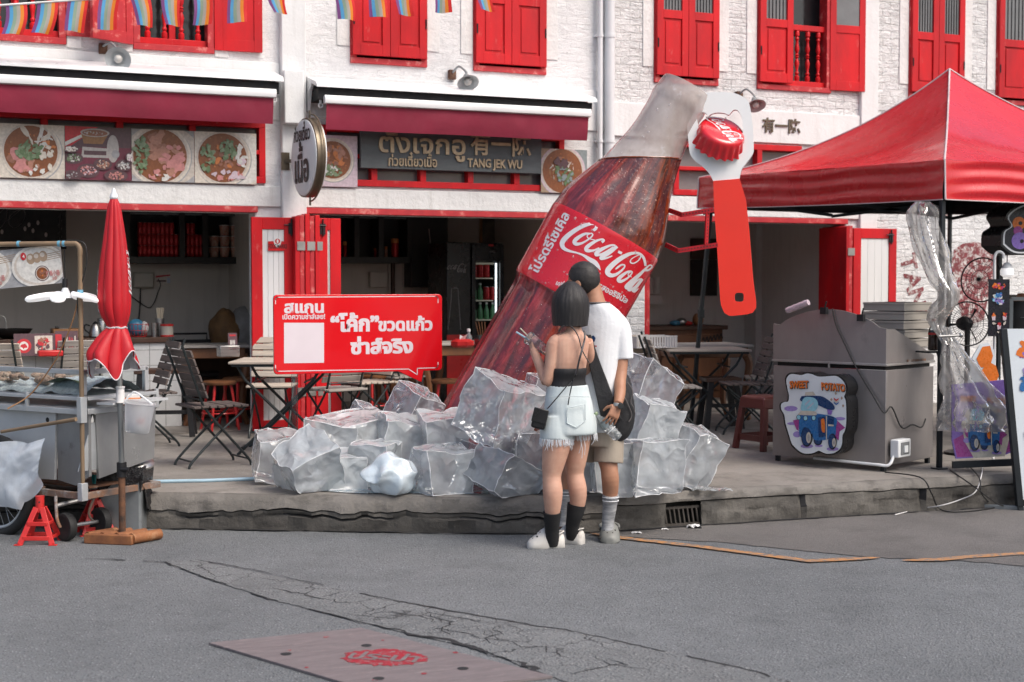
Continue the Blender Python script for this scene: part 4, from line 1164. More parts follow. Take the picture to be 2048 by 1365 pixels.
cb, ca, cbx, cy0, cz = wall_cabinet(YB, 255, 512, 527, 2.72, .36, [.42, .60], 'black wall cabinet holding red drink cans and paper cups')
def can_mesh(r=.03, h=.115):
 p = thing('drink_can', 'red drink can in the black wall cabinet', 'can')
 MB('can_red').lathe([(r * .8, 0), (r, .008), (r, h - .012), (r * .82, h)], n=14).build('body', p)
 MB('can_steel').lathe([(r * .82, h), (r * .8, h + .003), (r * .7, h - .001), (.002, h - .001)], n=14, cap=False).build('lid', p)
 return p
can0 = can_mesh(); ncan = [0]
def put_can(x, y, z, lb='red drink can stacked in the black wall cabinet', g='drink cans in the wall cabinet', sc=1):
 c = can0 if ncan[0] == 0 else copy_tree(can0)
 ncan[0] += 1
 place(c, (x, y, z), ncan[0] * 1.3, lb, g, sc=sc)
for i in range(9):
 for k in range(3 if i < 8 else 2): put_can(W(281 + i * 9, 500, cy0 + .10).x, cy0 + .10, cz + k * .117)
for i, n in enumerate((3, 3, 2, 2)): put_can(W(376 + i * 9, 500, cy0 + .10).x, cy0 + .10, cz + .0 + 0 * n); [put_can(W(376 + i * 9, 500, cy0 + .10).x, cy0 + .10, cz + k * .117) for k in range(1, n)]
cup0 = thing('paper_cup', 'printed paper noodle cup stacked in the black wall cabinet', 'cup', group='paper cups in the wall cabinet')
MB('cup_print').lathe([(.042, 0), (.055, .10), (.05, .10), (.04, .005)], n=16).build('body', cup0)
MB('paper_white').lathe([(.056, .10), (.057, .106), (.054, .108), (.002, .107)], n=16, cap=False).build('lid', cup0)
k = 0
for i, (px, n) in enumerate(((428, 2), (449, 3), (471, 3), (489, 2))):
 for j in range(n):
  c = cup0 if k == 0 else copy_tree(cup0); k += 1
  place(c, (W(px, 500, cy0 + .12).x, cy0 + .12, cz + j * .115), i)
for i in range(4):
 c = copy_tree(cup0); place(c, (W(440 + i * 14, 430, cy0 + .12).x, cy0 + .12, cz + .45), i, sc=.9)
p = V((0, 0, 0))
bd = thing('chalkboard', 'black chalkboard with pale chalk script and leaves above the counter', 'chalkboard', W(60, 500, 14.6))
a, b = W(-120, 560, 14.6), W(134, 560, 14.6); zt = 2.7
MB('chalk_black').box2((a.x, 14.6, W(60, 498, 14.6).z), (b.x, 14.63, zt)).build('board', bd, bevel=.002)
cm = MB('chalk'); qz = lambda px, py: W(px, py, 14.597)
def chalk_line(pts, w=.010): cm.tube(smooth_path([qz(*q) for q in pts], 6), w * .5, 4, flat=.3)
chalk_line([(-14, 442), (2, 424), (14, 416), (12, 440), (0, 456), (-12, 454)]); chalk_line([(14, 442), (34, 426), (44, 418), (50, 428), (44, 446), (30, 456), (18, 448), (22, 430), (40, 418)])
for i in range(7):
 chalk_line([(116 + (i % 2) * 6, 436 + i * 8), (124 + (i % 2) * 4 - 4, 432 + i * 8)], .008)
chalk_line([(122, 425), (118, 455), (121, 492)], .006)
for (x, y) in ((58, 450), (66, 462), (50, 458), (76, 446), (4, 464), (92, 470)): cm.disc(qz(x, y), (0, -1, 0), .014, 8, ry=.024)
cm.build('chalk_drawing', bd)
# tiled counter
YC, zc = 13.54, 1.085
xr = W(362, 680, YC).x
ct = thing('tiled_counter', 'white tiled kitchen counter with a dark top behind the folded parasol', 'counter', ((xr - 2.6) / 2, YC, T))
MB('grout').box2((-2.6, YC + .006, T + .012), (xr - .006, YC + .55, zc - .05)).build('body', ct)
mb = MB('tile_white'); tw = .145
nx = int((xr + 2.6) / tw); nz = int((zc - .05 - T - .012) / tw) + 1
for i in range(nx):
 for j in range(nz):
  z0 = T + .014 + j * tw; z1 = min(z0 + tw - .005, zc - .052)
  if z1 > z0 + .01: mb.box2((xr - (i + 1) * tw, YC, z0), (xr - i * tw - .005, YC + .006, z1))
for i in range(4):
 for j in range(nz):
  z0 = T + .014 + j * tw; z1 = min(z0 + tw - .005, zc - .052)
  if z1 > z0 + .01: mb.box2((xr - .006, YC + .008 + i * .135, z0), (xr, YC + .008 + i * .135 + .13, z1))
mb.build('tile', ct)
MB('wood_dark').box2((-2.6, YC - .03, zc - .05), (xr - .12, YC + .58, zc)).build('worktop', ct, bevel=.006)
# things standing on it
yo = YC + .2
def on_counter(px): return W(px, 660, yo).x
def lath(name, lb, cat, x, y, z, parts):
 p = thing(name, lb, cat, (x, y, z))
 for nm, m, pr in parts: MB(m).lathe([(r, h) for r, h in pr], (x, y, z), n=20).build(nm, p)
 return p
kt = lath('kettle', 'small steel kettle on the tiled counter left of the folded parasol', 'kettle', on_counter(191), yo, zc, [('body', 'brushed_steel', [(.045, 0), (.062, .01), (.058, .05), (.045, .10), (.03, .125)]), ('lid', 'black_iron', [(.03, .125), (.02, .138), (.006, .15)])])
mb = MB('black_iron'); x = on_counter(191); mb.tube(smooth_path([(x - .05, yo, zc + .11), (x - .09, yo, zc + .12), (x - .10, yo, zc + .08), (x - .055, yo, zc + .04)], 4), .008, 6); mb.build('handle', kt)
lath('steel_jar', 'tall steel jar beside the kettle on the tiled counter', 'jar', on_counter(206), yo + .06, zc, [('body', 'brushed_steel', [(.04, 0), (.042, .01), (.042, .15), (.038, .158)]), ('lid', 'brushed_steel', [(.044, .158), (.044, .175), (.01, .185)])])
p = lath('steel_jar', 'steel tumbler beside the cream tin on the tiled counter', 'jar', on_counter(309), yo, zc, [('body', 'brushed_steel', [(.03, 0), (.034, .13), (.03, .13), (.027, .01)])])
p = lath('utensil_holder', 'steel pot full of white plastic spoons on the counter', 'utensil holder', on_counter(323), yo + .1, zc, [('pot', 'brushed_steel', [(.045, 0), (.045, .17), (.042, .17), (.04, .01)])])
rr = random.Random(2); x = on_counter(323)
for i in range(9):
 a = rr.uniform(0, 6.28)
 MB('stem_white').tube([(x + .02 * math.cos(a), yo + .1 + .02 * math.sin(a), zc + .1), (x + .035 * math.cos(a), yo + .1 + .03 * math.sin(a), zc + .27)], [.004, .009], 6).build('spoon', p)
lath('tin', 'cream and red tin at the end of the tiled counter', 'tin', on_counter(332), yo - .05, zc, [('body', 'box_cream', [(.06, .016), (.06, .10)]), ('lid', 'plastic_red', [(.063, .10), (.063, .118), (.01, .12)]), ('base', 'plastic_red', [(.063, 0), (.063, .016)])])
bs = thing('wire_basket', 'red wire basket holding a blue packet on the counter', 'basket', (on_counter(277), yo, zc))
x = on_counter(277); mb = MB('plastic_red')
for i in range(14):
 a = 2 * PI * i / 14; mb.tube([(x + .07 * math.cos(a), yo + .07 * math.sin(a), zc + .004), (x + .095 * math.cos(a), yo + .095 * math.sin(a), zc + .12)], .0025, 5)
for r, z in ((.07, .004), (.085, .06), (.095, .12)): mb.tube([(x + r * math.cos(2 * PI * i / 20), yo + r * math.sin(2 * PI * i / 20), zc + z) for i in range(21)], .003, 5)
mb.build('wire', bs)
mb = MB('plastic_blue'); mb.ball((x - .02, yo, zc + .09), (.08, .06, .08)); mb.use('paper_white'); mb.ball((x + .05, yo - .01, zc + .085), (.045, .05, .06))
tag(mb.build('packet', loc=(x, yo, zc + .05)), 'blue and white packet stuffed in the red wire basket', 'packet')
cbd = thing('chopping_board', 'thick orange brown chopping board with a knife on the counter', 'chopping board', (on_counter(132), yo, zc))
MB('tan_wood').box2((on_counter(104), yo - .1, zc), (on_counter(162), yo + .16, zc + .085)).build('board', cbd, bevel=.01)
mb = MB('brushed_steel'); mb.box2((on_counter(118), yo - .02, zc + .086), (on_counter(136), yo + .03, zc + .09)); k = mb.build('knife', None, loc=(on_counter(120), yo, zc + .085))
mb = MB('black_iron'); mb.tube([(on_counter(110), yo, zc + .10), (on_counter(118), yo, zc + .095)], .012, 8); mb.build('handle', k)
tag(k, 'black handled kitchen knife lying on the chopping board', 'knife')
wk = lath('wok', 'dark wok with a wire handle at the edge of the counter behind the food cart', 'wok', on_counter(20), yo, zc, [('bowl', 'black_iron', [(.06, 0), (.17, .05), (.2, .09), (.19, .09), (.05, .012)])])
x = on_counter(20); MB('steel_hinge').tube(smooth_path([(x - .12, yo, zc + .08), (x - .13, yo, zc + .18), (x - .05, yo, zc + .2), (x - .03, yo, zc + .09)], 5), .006, 6).build('handle', wk)
# electric box, notice and cables on the wall
YW = YB - .001
a, b, c = W(268, 576, YB - .1), W(308, 545, YB - .1), None
eb = thing('electric_box', 'cream electric box with dangling cables on the shop wall', 'electric box', (a + b) / 2)
MB('box_cream').box2((a.x, YB - .1, a.z), (b.x, YB - .002, b.z)).build('case', eb, bevel=.012)
MB('box_cream').box2((a.x + .01, YB - .108, a.z + .01), (b.x - .01, YB - .101, b.z - .01)).build('cover', eb, bevel=.003)
mb = MB('cable_black'); w_ = lambda x, y: W(x, y, YB - .02)
mb.tube(smooth_path([w_(281, 577), w_(280, 610), w_(277, 645)], 5), .007, 6)
mb.build('cable', eb)
mb = MB('cable_black'); mb.tube(smooth_path([w_(264, 594), w_(280, 606), w_(298, 616), (w_(308, 606)), w_(316, 585), w_(321, 570), w_(316, 558)], 5), .005, 6); mb.build('cable', eb)
pc = Pic(W(310, 572, YB - .012), (1, 0, 0), (0, 0, 1), W(342, 572, YB - .012).x - W(310, 572, YB - .012).x, .14, 'print_cream')
pc.poly('print_redf', [(.05, .6), (.95, .75), (.95, .85), (.05, .75)]); pc.poly('print_plum', [(.1, .3), (.7, .3), (.7, .42), (.1, .42)]); pc.poly('print_blue', [(.75, .2), (.95, .2), (.95, .6), (.75, .6)])
tag(pc.mb.build('wall_notice', loc=pc.o, smooth=0), 'small printed notice on the wall beside the cream electric box', 'notice')
# sacks and a dark trunk behind the wooden table
for (px, py, rx, rz, m, lb) in ((452, 668, .17, .13, 'sack_tan', 'slumped brown sack against the shop wall behind the wooden table'), (492, 664, .2, .13, 'sack_white', 'slumped grey white sack resting beside the brown sack')):
 c = W(px, py, 14.4); mb = MB(m)
 rr = px
 mb.ball((0, 0, 0), (rx, .2, rz + .12), 26, 18)
 mb.v = [c + v * (1 + .22 * noise.noise(v * 7 + V((rr, 0, 0))) + .08 * noise.noise(v * 18 + V((rr, 0, 0)))) for v in mb.v]
 tag(mb.build('sack', loc=c), lb, 'sack')
sk = thing('crate_shelf', 'low dark shelf carrying the two slumped sacks', 'shelf', W(470, 700, 14.4))
c = W(470, 690, 14.4); MB('wood_dark').box2((c.x - .45, 14.2, T + .013), (c.x + .4, 14.62, c.z - .03)).build('body', sk, bevel=.01)
c = W(382, 720, 14.3); ch = thing('dark_chair', 'dark indoor chair behind the tiled counter end', 'chair', (c.x, 14.3, T))
mb = MB('black_iron'); mb.box2((c.x - .22, 14.1, .66), (c.x + .24, 14.5, .71)); mb.build('seat', ch, bevel=.01)
mb = MB('black_iron'); mb.box2((c.x - .22, 14.48, .75), (c.x + .24, 14.52, 1.02)); mb.tube([(c.x - .2, 14.5, 1.0), (c.x - .2, 14.5, 1.08), (c.x + .2, 14.5, 1.08), (c.x + .2, 14.5, 1.0)], .012, 6); mb.build('backrest', ch, bevel=.008)
for sx in (-.2, .22):
 for y in (14.12, 14.48): MB('black_iron').box2((c.x + sx - .015, y - .015, T + .013), (c.x + sx + .015, y + .015, .66)).build('leg', ch)
# ------------------------------------------------------------------ ground floor of the sign's house
YB2 = 15.6
cb2, x0, x1, y0, z0 = wall_cabinet(YB2, 625, 820, 526, 2.7, .34, [.45, .7], 'black wall cabinet with a striped red and yellow tin behind the red doors')
for px, r, h, m, lb in ((790, .045, .20, 'can_red', 'tall red and yellow striped tin in the dark wall cabinet'), (772, .016, .11, 'cup_print', 'slim pink bottle in the dark wall cabinet beside the striped tin'), (753, .03, .09, 'can_red', 'short dull red tin in the dark wall cabinet'), (690, .022, .16, 'can_red', 'slim dull red bottle in the dark wall cabinet')):
 x = W(px, 515, y0 + .12).x; p = thing('tin', lb, 'tin', (x, y0 + .12, z0))
 MB(m).lathe([(r, 0), (r, h), (r * .9, h + .004)], (x, y0 + .12, z0), n=16).build('body', p)
 MB('print_orange').lathe([(r * 1.02, h * .8), (r * 1.02, h + .01), (.004, h + .012)], (x, y0 + .12, z0), n=16).build('lid', p)
a, b = W(822, 440, YB2 - .3), W(896, 440, YB2 - .3)
dp = thing('wall_panel', 'tall black partition between the wall cabinet and the fridges', 'partition', ((a.x + b.x) / 2, YB2 - .15, T))
MB('cabinet_black').box2((a.x, YB2 - .3, W(850, 575, YB2 - .3).z), (b.x, YB2 - .002, 2.72)).build('panel', dp, bevel=.004)
mb = MB('brushed_steel'); mb.tube([W(858, 458, YB2 - .31), W(863, 512, YB2 - .31)], .005, 6); mb.use('paper_white'); mb.tube([W(862, 512, YB2 - .31), W(864, 534, YB2 - .31)], .02, 8)
tag(mb.build('fly_swatter', loc=W(860, 500, YB2 - .31)), 'white handled fly swatter hanging on the black partition', 'fly swatter')
a = W(740, 575, YB2 - .06); b = W(774, 545, YB2 - .06)
MB('room_wall').box2((a.x, YB2 - .08, a.z), (b.x, YB2 - .002, b.z)).build('meter_box', thing('meter_box', 'dull brown meter box with pipes under the dark wall cabinet', 'electric box', (a + b) / 2), bevel=.004)
for px in (779, 786, 808):
 mb = MB('wood_dark' if px == 786 else 'room_wall'); x = W(px, 550, YB2 - .04).x; mb.tube([(x, YB2 - .04, 1.2), (x, YB2 - .04, W(px, 527, YB2 - .04).z)], .014 if px != 786 else .024, 8)
 tag(mb.build('conduit', loc=(x, YB2 - .04, 1.3)), {779: 'thin conduit running down beside the meter box', 786: 'brown pipe running down beside the meter box', 808: 'thin conduit close to the black partition'}[px], 'pipe')
mb = MB('black_iron')
for i in range(9):
 x = W(668 + i * 17, 595, 14.0).x; mb.tube([(x, 14.0, T + .012), (x, 14.0, 1.44)], .007, 6)
mb.tube([(W(664, 590, 14.0).x, 14.0, 1.44), (W(815, 590, 14.0).x, 14.0, 1.44)], .012, 6)
tag(mb.build('railing', loc=(W(740, 590, 14.0).x, 14.0, T)), 'low black railing inside the shop behind the red speech sign', 'railing')
# two fridges
mat('fridge_black', (.012, .012, .013), .3, ns=4)
mat('fridge_print', (.20, .19, .19), .5)
mat('fridge_light', (.8, .85, .9), .5, emit=2.2)
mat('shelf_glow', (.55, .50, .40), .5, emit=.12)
mat('bottle_green', (.10, .26, .12), .2)
glass('fridge_glass', (.9, .95, .95), .2, .9)
YFr = 14.35
def fr(px, py): return W(px, py, YFr)
a, b = fr(893, 500), fr(942, 500); zt1 = fr(918, 485).z
f1 = thing('drinks_fridge', 'black drinks fridge with a faint bottle outline and script on its side', 'fridge', ((a.x + b.x) / 2, YFr, T))
MB('fridge_black').box2((a.x, YFr, T + .02), (b.x, YFr + .6, zt1)).build('body', f1, bevel=.012)
mb = MB('fridge_print'); script_flat(mb, fr(889, 545) + V((.0, -.003, 0)), (1, 0, 0), (0, 0, 1), fr(932, 545).x - fr(889, 545).x, hide=(0,))
mb.tube(smooth_path([fr(896, 660), fr(898, 640), fr(902, 600), fr(903, 580), fr(906, 577), fr(913, 577), fr(916, 580), fr(917, 600), fr(920, 640), fr(921, 660)], 4), .005, 5)
mb.build('print', f1, smooth=0)
MB('plastic_red').box2((a.x, YFr - .01, T + .1), (b.x, YFr - .002, fr(910, 670).z)).build('kick_panel', f1)
a, b = fr(944, 500), fr(1008, 500); zt2 = fr(975, 486).z
f2 = thing('drinks_fridge', 'black glass door fridge with lit shelves of cans and bottles', 'fridge', ((a.x + b.x) / 2, YFr, T))
mb = MB('fridge_black'); mb.box2((a.x, YFr + .03, T + .02), (a.x + .03, YFr + .6, zt2)); mb.box2((b.x - .03, YFr + .03, T + .02), (b.x, YFr + .6, zt2)); mb.box2((a.x, YFr + .57, T + .02), (b.x, YFr + .6, zt2)); mb.box2((a.x + .03, YFr + .03, zt2 - .2), (b.x - .03, YFr + .57, zt2)); mb.box2((a.x + .03, YFr + .03, T + .02), (b.x - .03, YFr + .57, T + .2)); mb.build('case', f2, bevel=.006)
mb = MB('fridge_black'); w = .045
mb.box2((a.x, YFr, T + .1), (a.x + w, YFr + .028, zt2 - .02)); mb.box2((b.x - w, YFr, T + .1), (b.x, YFr + .028, zt2 - .02)); mb.box2((a.x + w, YFr, zt2 - .20), (b.x - w, YFr + .028, zt2 - .02)); mb.box2((a.x + w, YFr, T + .1), (b.x - w, YFr + .028, T + .2))
d = mb.build('door', f2, bevel=.004)
mb = MB('fridge_print'); script_flat(mb, V((fr(979, 503).x, YFr - .002, fr(979, 506).z)), (1, 0, 0), (0, 0, 1), .065); mb.use('plastic_red'); mb.box2((fr(977, 492).x, YFr - .004, fr(977, 493).z), (fr(987, 492).x, YFr - .001, fr(977, 489).z)); mb.build('badge', d, smooth=0)
MB('fridge_glass').poly([(a.x + w, YFr + .012, T + .2), (b.x - w, YFr + .012, T + .2), (b.x - w, YFr + .012, zt2 - .2), (a.x + w, YFr + .012, zt2 - .2)]).build('pane', d, smooth=0)
MB('fridge_light').box2((b.x - .075, YFr + .06, T + .5), (b.x - .06, YFr + .075, zt2 - .22)).build('light_strip', f2)
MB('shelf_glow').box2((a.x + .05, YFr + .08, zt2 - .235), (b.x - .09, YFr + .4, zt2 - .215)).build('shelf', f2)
g2 = 'drinks on the fridge shelves'
for (py, items) in ((556, 'RRR'), (601, 'GGRR'), (640, 'GGGG')):
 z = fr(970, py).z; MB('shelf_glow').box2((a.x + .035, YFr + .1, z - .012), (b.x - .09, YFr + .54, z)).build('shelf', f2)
 for i, t in enumerate(items):
  x = a.x + .085 + i * .075
  if t == 'R': put_can(x, YFr + .16, z + .001, {556: 'red can on the upper lit fridge shelf', 601: 'red can on the middle lit fridge shelf'}.get(py), f'cans on fridge shelf of {len(items)}', 1.25)
  else:
   p = thing('drink_bottle', 'green drink bottle on the middle lit fridge shelf' if py == 601 else 'green drink bottle on the lowest visible fridge shelf', 'bottle', (x, YFr + .16, z + .001), 'green bottles on fridge shelf ' + ('two' if py == 601 else 'three'))
   MB('bottle_green').lathe([(.028, 0), (.03, .01), (.03, .10), (.014, .14), (.012, .165)], (x, YFr + .16, z + .001), n=12).build('body', p)
   MB('paper_white').lathe([(.014, .165), (.014, .185), (.003, .187)], (x, YFr + .16, z + .001), n=10).build('cap', p)
# framed picture
a, b = W(960, 505, YB2 - .03), W(1036, 505, YB2 - .03); zb = W(1000, 522, YB2 - .03).z
pf = thing('framed_picture', 'dark ink picture in a gold frame above the fridges', 'picture', ((a.x + b.x) / 2, YB2, zb))
mb = MB('tan_wood'); mb.box2((a.x, YB2 - .03, zb), (a.x + .03, YB2 - .002, 2.7)); mb.box2((b.x - .03, YB2 - .03, zb), (b.x, YB2 - .002, 2.7)); mb.box2((a.x + .03, YB2 - .029, zb), (b.x - .03, YB2 - .002, zb + .03)); mb.build('frame', pf)
mat('ink_picture', (.16, .13, .10), .5, col2=(.03, .028, .026), ns=5)
MB('ink_picture').box2((a.x + .03, YB2 - .02, zb + .03), (b.x - .03, YB2 - .003, 2.7)).build('print', pf)
# ------------------------------------------------------------------ ground floor of the far house
YB3 = 15.0
w3 = lambda x, y, yy=YB3: W(x, y, yy)
a, b = w3(1537, 470, 14.99), w3(1700, 470, 14.99)
dd = thing('dark_doorway', 'dark inner doorway behind the steel stall, with a pale narrow mirror', 'doorway', ((a.x + b.x) / 2, 14.99, T))
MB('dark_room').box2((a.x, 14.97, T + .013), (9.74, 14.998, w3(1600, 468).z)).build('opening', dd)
MB('room_wall').box2((w3(1628, 500, 14.96).x, 14.955, w3(1600, 598).z), (w3(1656, 500, 14.96).x, 14.969, w3(1600, 512).z)).build('mirror', dd)
mb = MB('room_white'); mb.box2((w3(1508, 480, 14.8).x, 14.75, T + .013), (w3(1534, 480, 14.8).x, 14.995, 2.7)); tag(mb.build('door_post', loc=(w3(1520, 480, 14.8).x, 14.8, T)), 'white wooden post beside the dark inner doorway', 'post')
a, b = w3(1382, 592, 14.97), w3(1434, 478, 14.97)
bw = thing('blackboard', 'small dark board with a wooden top edge on the far shop wall', 'blackboard', (a + b) / 2)
MB('dark_room').box2((a.x, 14.96, a.z), (b.x, 14.998, w3(1400, 520).z)).build('board', bw); MB('wood_dark').box2((a.x, 14.955, w3(1400, 519).z), (b.x, 14.998, b.z)).build('frame', bw)
a, b = w3(1200, 660, 14.35), w3(1449, 660, 14.35); zs = w3(1400, 652, 14.3).z
sb = thing('sideboard', 'brown wooden sideboard with a dark top in the far shop', 'sideboard', ((a.x + b.x) / 2, 14.4, T))
MB('wood_dark').box2((a.x - .03, 14.3, zs - .05), (b.x + .02, 14.92, zs)).build('top', sb, bevel=.008)
MB('wood_brown').box2((a.x, 14.36, T + .013), (b.x - .02, 14.9, zs - .05)).build('body', sb)
for c, d in ((1350, 1395), (1400, 1443)):
 mb = MB('wood_brown'); mb.box2((w3(c, 0, 14.35).x, 14.338, T + .1), (w3(d, 0, 14.35).x, 14.359, zs - .1)); mb.build('door', sb, bevel=.008)
mb = MB('dark_room'); p = w3(1405, 690, 14.335); mb.tube(smooth_path([V((p.x + .016 * i, 14.336, p.z + .05 + .035 * math.sin(i * 2.1) + .003 * i)) for i in range(18)], 4), .008, 5); mb.build('lettering', sb, smooth=0)
mb = MB('paper_white')
for px in (1298, 1311): mb.lathe([(.05, 0), (.05, .20)], w3(px, 588, 14.9), n=14)
mb.box(w3(1308, 600, 14.9), (.16, .1, .10))
tag(mb.build('paper_dispenser', loc=w3(1305, 595, 14.9)), 'white paper rolls on a wall holder beside the red folded doors', 'dispenser')
for px, m, rz_, lb in ((1350, 'plastic_blue', .035, 'small blue plate on the wooden sideboard'), (1374, 'plastic_red', .03, 'pink red cloth lump on the wooden sideboard'), (1363, 'brushed_steel', .05, 'round steel pot lid shining on the wooden sideboard'), (1396, 'tan_wood', .08, 'orange jar on the wooden sideboard beside the black pole')):
 c = w3(px, 650, 14.5); c.z = zs + rz_ * .8; tag(MB(m).ball(c, (.07, .06, rz_)).build('kitchen_item', loc=c), lb, 'kitchenware')
# ------------------------------------------------------------------ folding slatted chairs and tables
for nm, c1, c2 in (('slat_bleached', (.56, .48, .39), (.36, .32, .28)), ('slat_grey', (.42, .39, .35), (.26, .245, .23)), ('slat_brown', (.16, .125, .11), (.075, .062, .058))):
 mat(nm, c1, .75, col2=c2, ns=5, stretch=(.5, 6, 6), bump=.5, bs=24, spots=((c2[0] * .5, c2[1] * .5, c2[2] * .5), 16, .62, .75))
mat('chair_iron', (.028, .036, .038), .45, .4, ns=12, spots=((.10, .12, .12), 14, .6, .75))
def make_chair(slat):
 t = thing('folding_chair', 'folding chair', 'chair')
 w = .40; sd_ = random.Random(4)
 mb = MB(slat)
 for i in range(7):
  y = -.20 + i * .062; mb.box((0, y + .027, .452 + .0015 * (i % 3)), (w, .052, .018))
 mb.build('seat', t, bevel=.004)
 mb = MB(slat); d = V((0, .34, .94)).normalized()
 for i in range(6):
  c = V((0, .155, .545)) + d * (i * .064)
  mb.box(c + V((0, -.02, 0)), (w + .02, .016, .055), Matrix.Rotation(-math.atan2(.34, .94), 3, 'X'))
 mb.build('backrest', t, bevel=.004)
 for s in (-1, 1):
  x = s * (w / 2 - .03)
  a = smooth_path([V((x, .30, .90)), V((x, .18, .56)), V((x, .13, .44)), V((x, -.02, .26)), V((x, -.20, .06)), V((x, -.225, .0))], 4)
  MB('chair_iron').tube(a, .010, 8).build('leg', t)
  x2 = s * (w / 2 - .055)
  b = smooth_path([V((x2, -.19, .435)), V((x2, -.15, .39)), V((x2, .02, .25)), V((x2, .22, .055)), V((x2, .25, 0))], 4)
  MB('chair_iron').tube(b, .010, 8).build('leg', t)
 for (y, z, hw) in ((-.205, .05, .17), (.225, .05, .145), (.178, .51, .17), (-.18, .435, .17), (.12, .435, .17)):
  MB('chair_iron').tube([(-hw, y, z), (hw, y, z)], .007, 6).build('stretcher', t)
 return t
CH = {k: make_chair('slat_' + k) for k in ('bleached', 'grey', 'brown')}
used = set()
def chair(kind, px, py, head, lb, dz=0):
 """px, py: where the middle of the chair meets the pavement; head: world angle it faces (degrees)"""
 c = CH[kind] if kind not in used else copy_tree(CH[kind])
 used.add(kind)
 p = G(px, py, T)
 return place(c, (p.x, p.y, T), R(head + 90), lb, 'folding slatted chairs on the pavement')
chair('brown', 428, 930, 10, 'dark weathered folding chair seen from behind, nearest the food cart')
chair('brown', 290, 893, 185, 'dark weathered folding chair half hidden by the dark chair nearest the cart')
chair('bleached', 545, 872, -113, 'bleached folding chair behind the metal legged table left of the red sign')
chair('grey', 668, 882, 108, 'grey folding chair seen from behind directly under the red speech sign')
chair('bleached', 735, 862, 195, 'bleached folding chair whose seat shows behind the chair under the red sign')
chair('grey', 800, 845, 20, 'grey folding chair beside the bottle base under the tail of the red sign')
chair('bleached', 1312, 858, -65, 'bleached folding chair just right of the man in white shirt')
chair('grey', 1350, 876, -20, 'grey folding chair seat beside the black canopy pole')
chair('brown', 1488, 866, 160, 'brown folding chair turned towards the slatted table, beside the steel stall')
chair('grey', 1530, 848, 150, 'grey folding chair mostly hidden by the steel stall')
chair('bleached', 18, 893, 62, 'bleached folding chair behind the food cart glass case')
chair('grey', 150, 878, 100, 'grey folding chair between the cart pole and the table of menu stands')
def make_table(slat):
 t = thing('folding_table', 'folding table', 'table')
 mb = MB(slat)
 for i in range(9): mb.box((0, -.31 + i * .078, .735), (.78, .068, .02))
 mb.build('tabletop', t, bevel=.004)
 mb = MB('chair_iron')
 for y in (-.32, .33): mb.box((0, y, .715), (.74, .02, .02))
 mb.build('rail', t)
 for y in (-.27, .27):
  MB('chair_iron').tube([(-.33, y, .71), (-.27, y, .60), (.32, y, .02), (.34, y, 0)], .012, 8).build('leg', t)
  MB('chair_iron').tube([(.33, y + .025, .71), (.27, y + .025, .60), (-.32, y + .025, .02), (-.34, y + .025, 0)], .012, 8).build('leg', t)
 for x, z in ((-.30, .06), (.30, .06), (.2, .58), (-.2, .58)): MB('chair_iron').tube([(x, -.27, z), (x, .295, z)], .008, 6).build('stretcher', t)
 return t
tb0 = make_table('slat_bleached')
first = True
for px, py, rz, lb in ((570, 903, -23, 'slatted folding table on black crossed legs left of the red sign'), (1405, 853, -20, 'slatted folding table beside the black canopy pole'), (88, 862, -10, 'slatted folding table carrying the menu stands behind the food cart')):
 t = tb0 if first else copy_tree(tb0); first = False
 p = G(px, py, T); place(t, (p.x, p.y, T), R(rz), lb, 'slatted folding tables')
# menu stands and tissue holders on the far left table, small things on others
def stand(px, py, w, h, z, d, bgm, lb, fn, rz=0):
 c = G(px, py, z)
 p = Pic(c - V((w / 2, 0, 0)), (1, 0, 0), (0, .12, 1), w, h, bgm, .012); fn(p, random.Random(px))
 tag(p.mb.build('menu_stand', loc=c, smooth=0), lb, 'menu stand')
zt_ = T + .746
stand(78, 712, .40, .19, zt_, 12, 'print_plum', 'black menu stand with a red round bull emblem behind the cart', lambda p, r: (p.ell('print_redf', .2, .45, .15, .32), p.ell('print_white', .2, .45, .09, .20), p.blob('print_redf', .2, .45, .06, .13, r), p.poly('print_cream', [(.42, .1), (.78, .1), (.78, .9), (.42, .9)]), p.heap(['print_meat', 'print_plum', 'print_redf'], .6, .5, .13, .3, 30, .05, r), p.poly('print_redf', [(.84, .05), (.97, .05), (.97, .95), (.84, .95)])))
stand(134, 708, .19, .20, zt_, 12, 'print_plum', 'dark menu stand with rows of red print beside the cart pole', lambda p, r: [p.poly('print_redf' if i % 3 else 'print_cream', [(.12 + i * .12, .1), (.18 + i * .12, .1), (.18 + i * .12, .8 - .1 * (i % 3)), (.12 + i * .12, .75)]) for i in range(7)] and p.poly('print_redf', [(.05, .06), (.95, .06), (.95, .14), (.05, .14)]))
c = G(98, 712, zt_ + .0); mb = MB('plastic_red'); mb.box(c + V((0, -.1, .026)), (.2, .12, .05)); tag(mb.build('tissue_box', loc=c, bevel=.01), 'red tissue box on the slatted table behind the cart', 'tissue box')
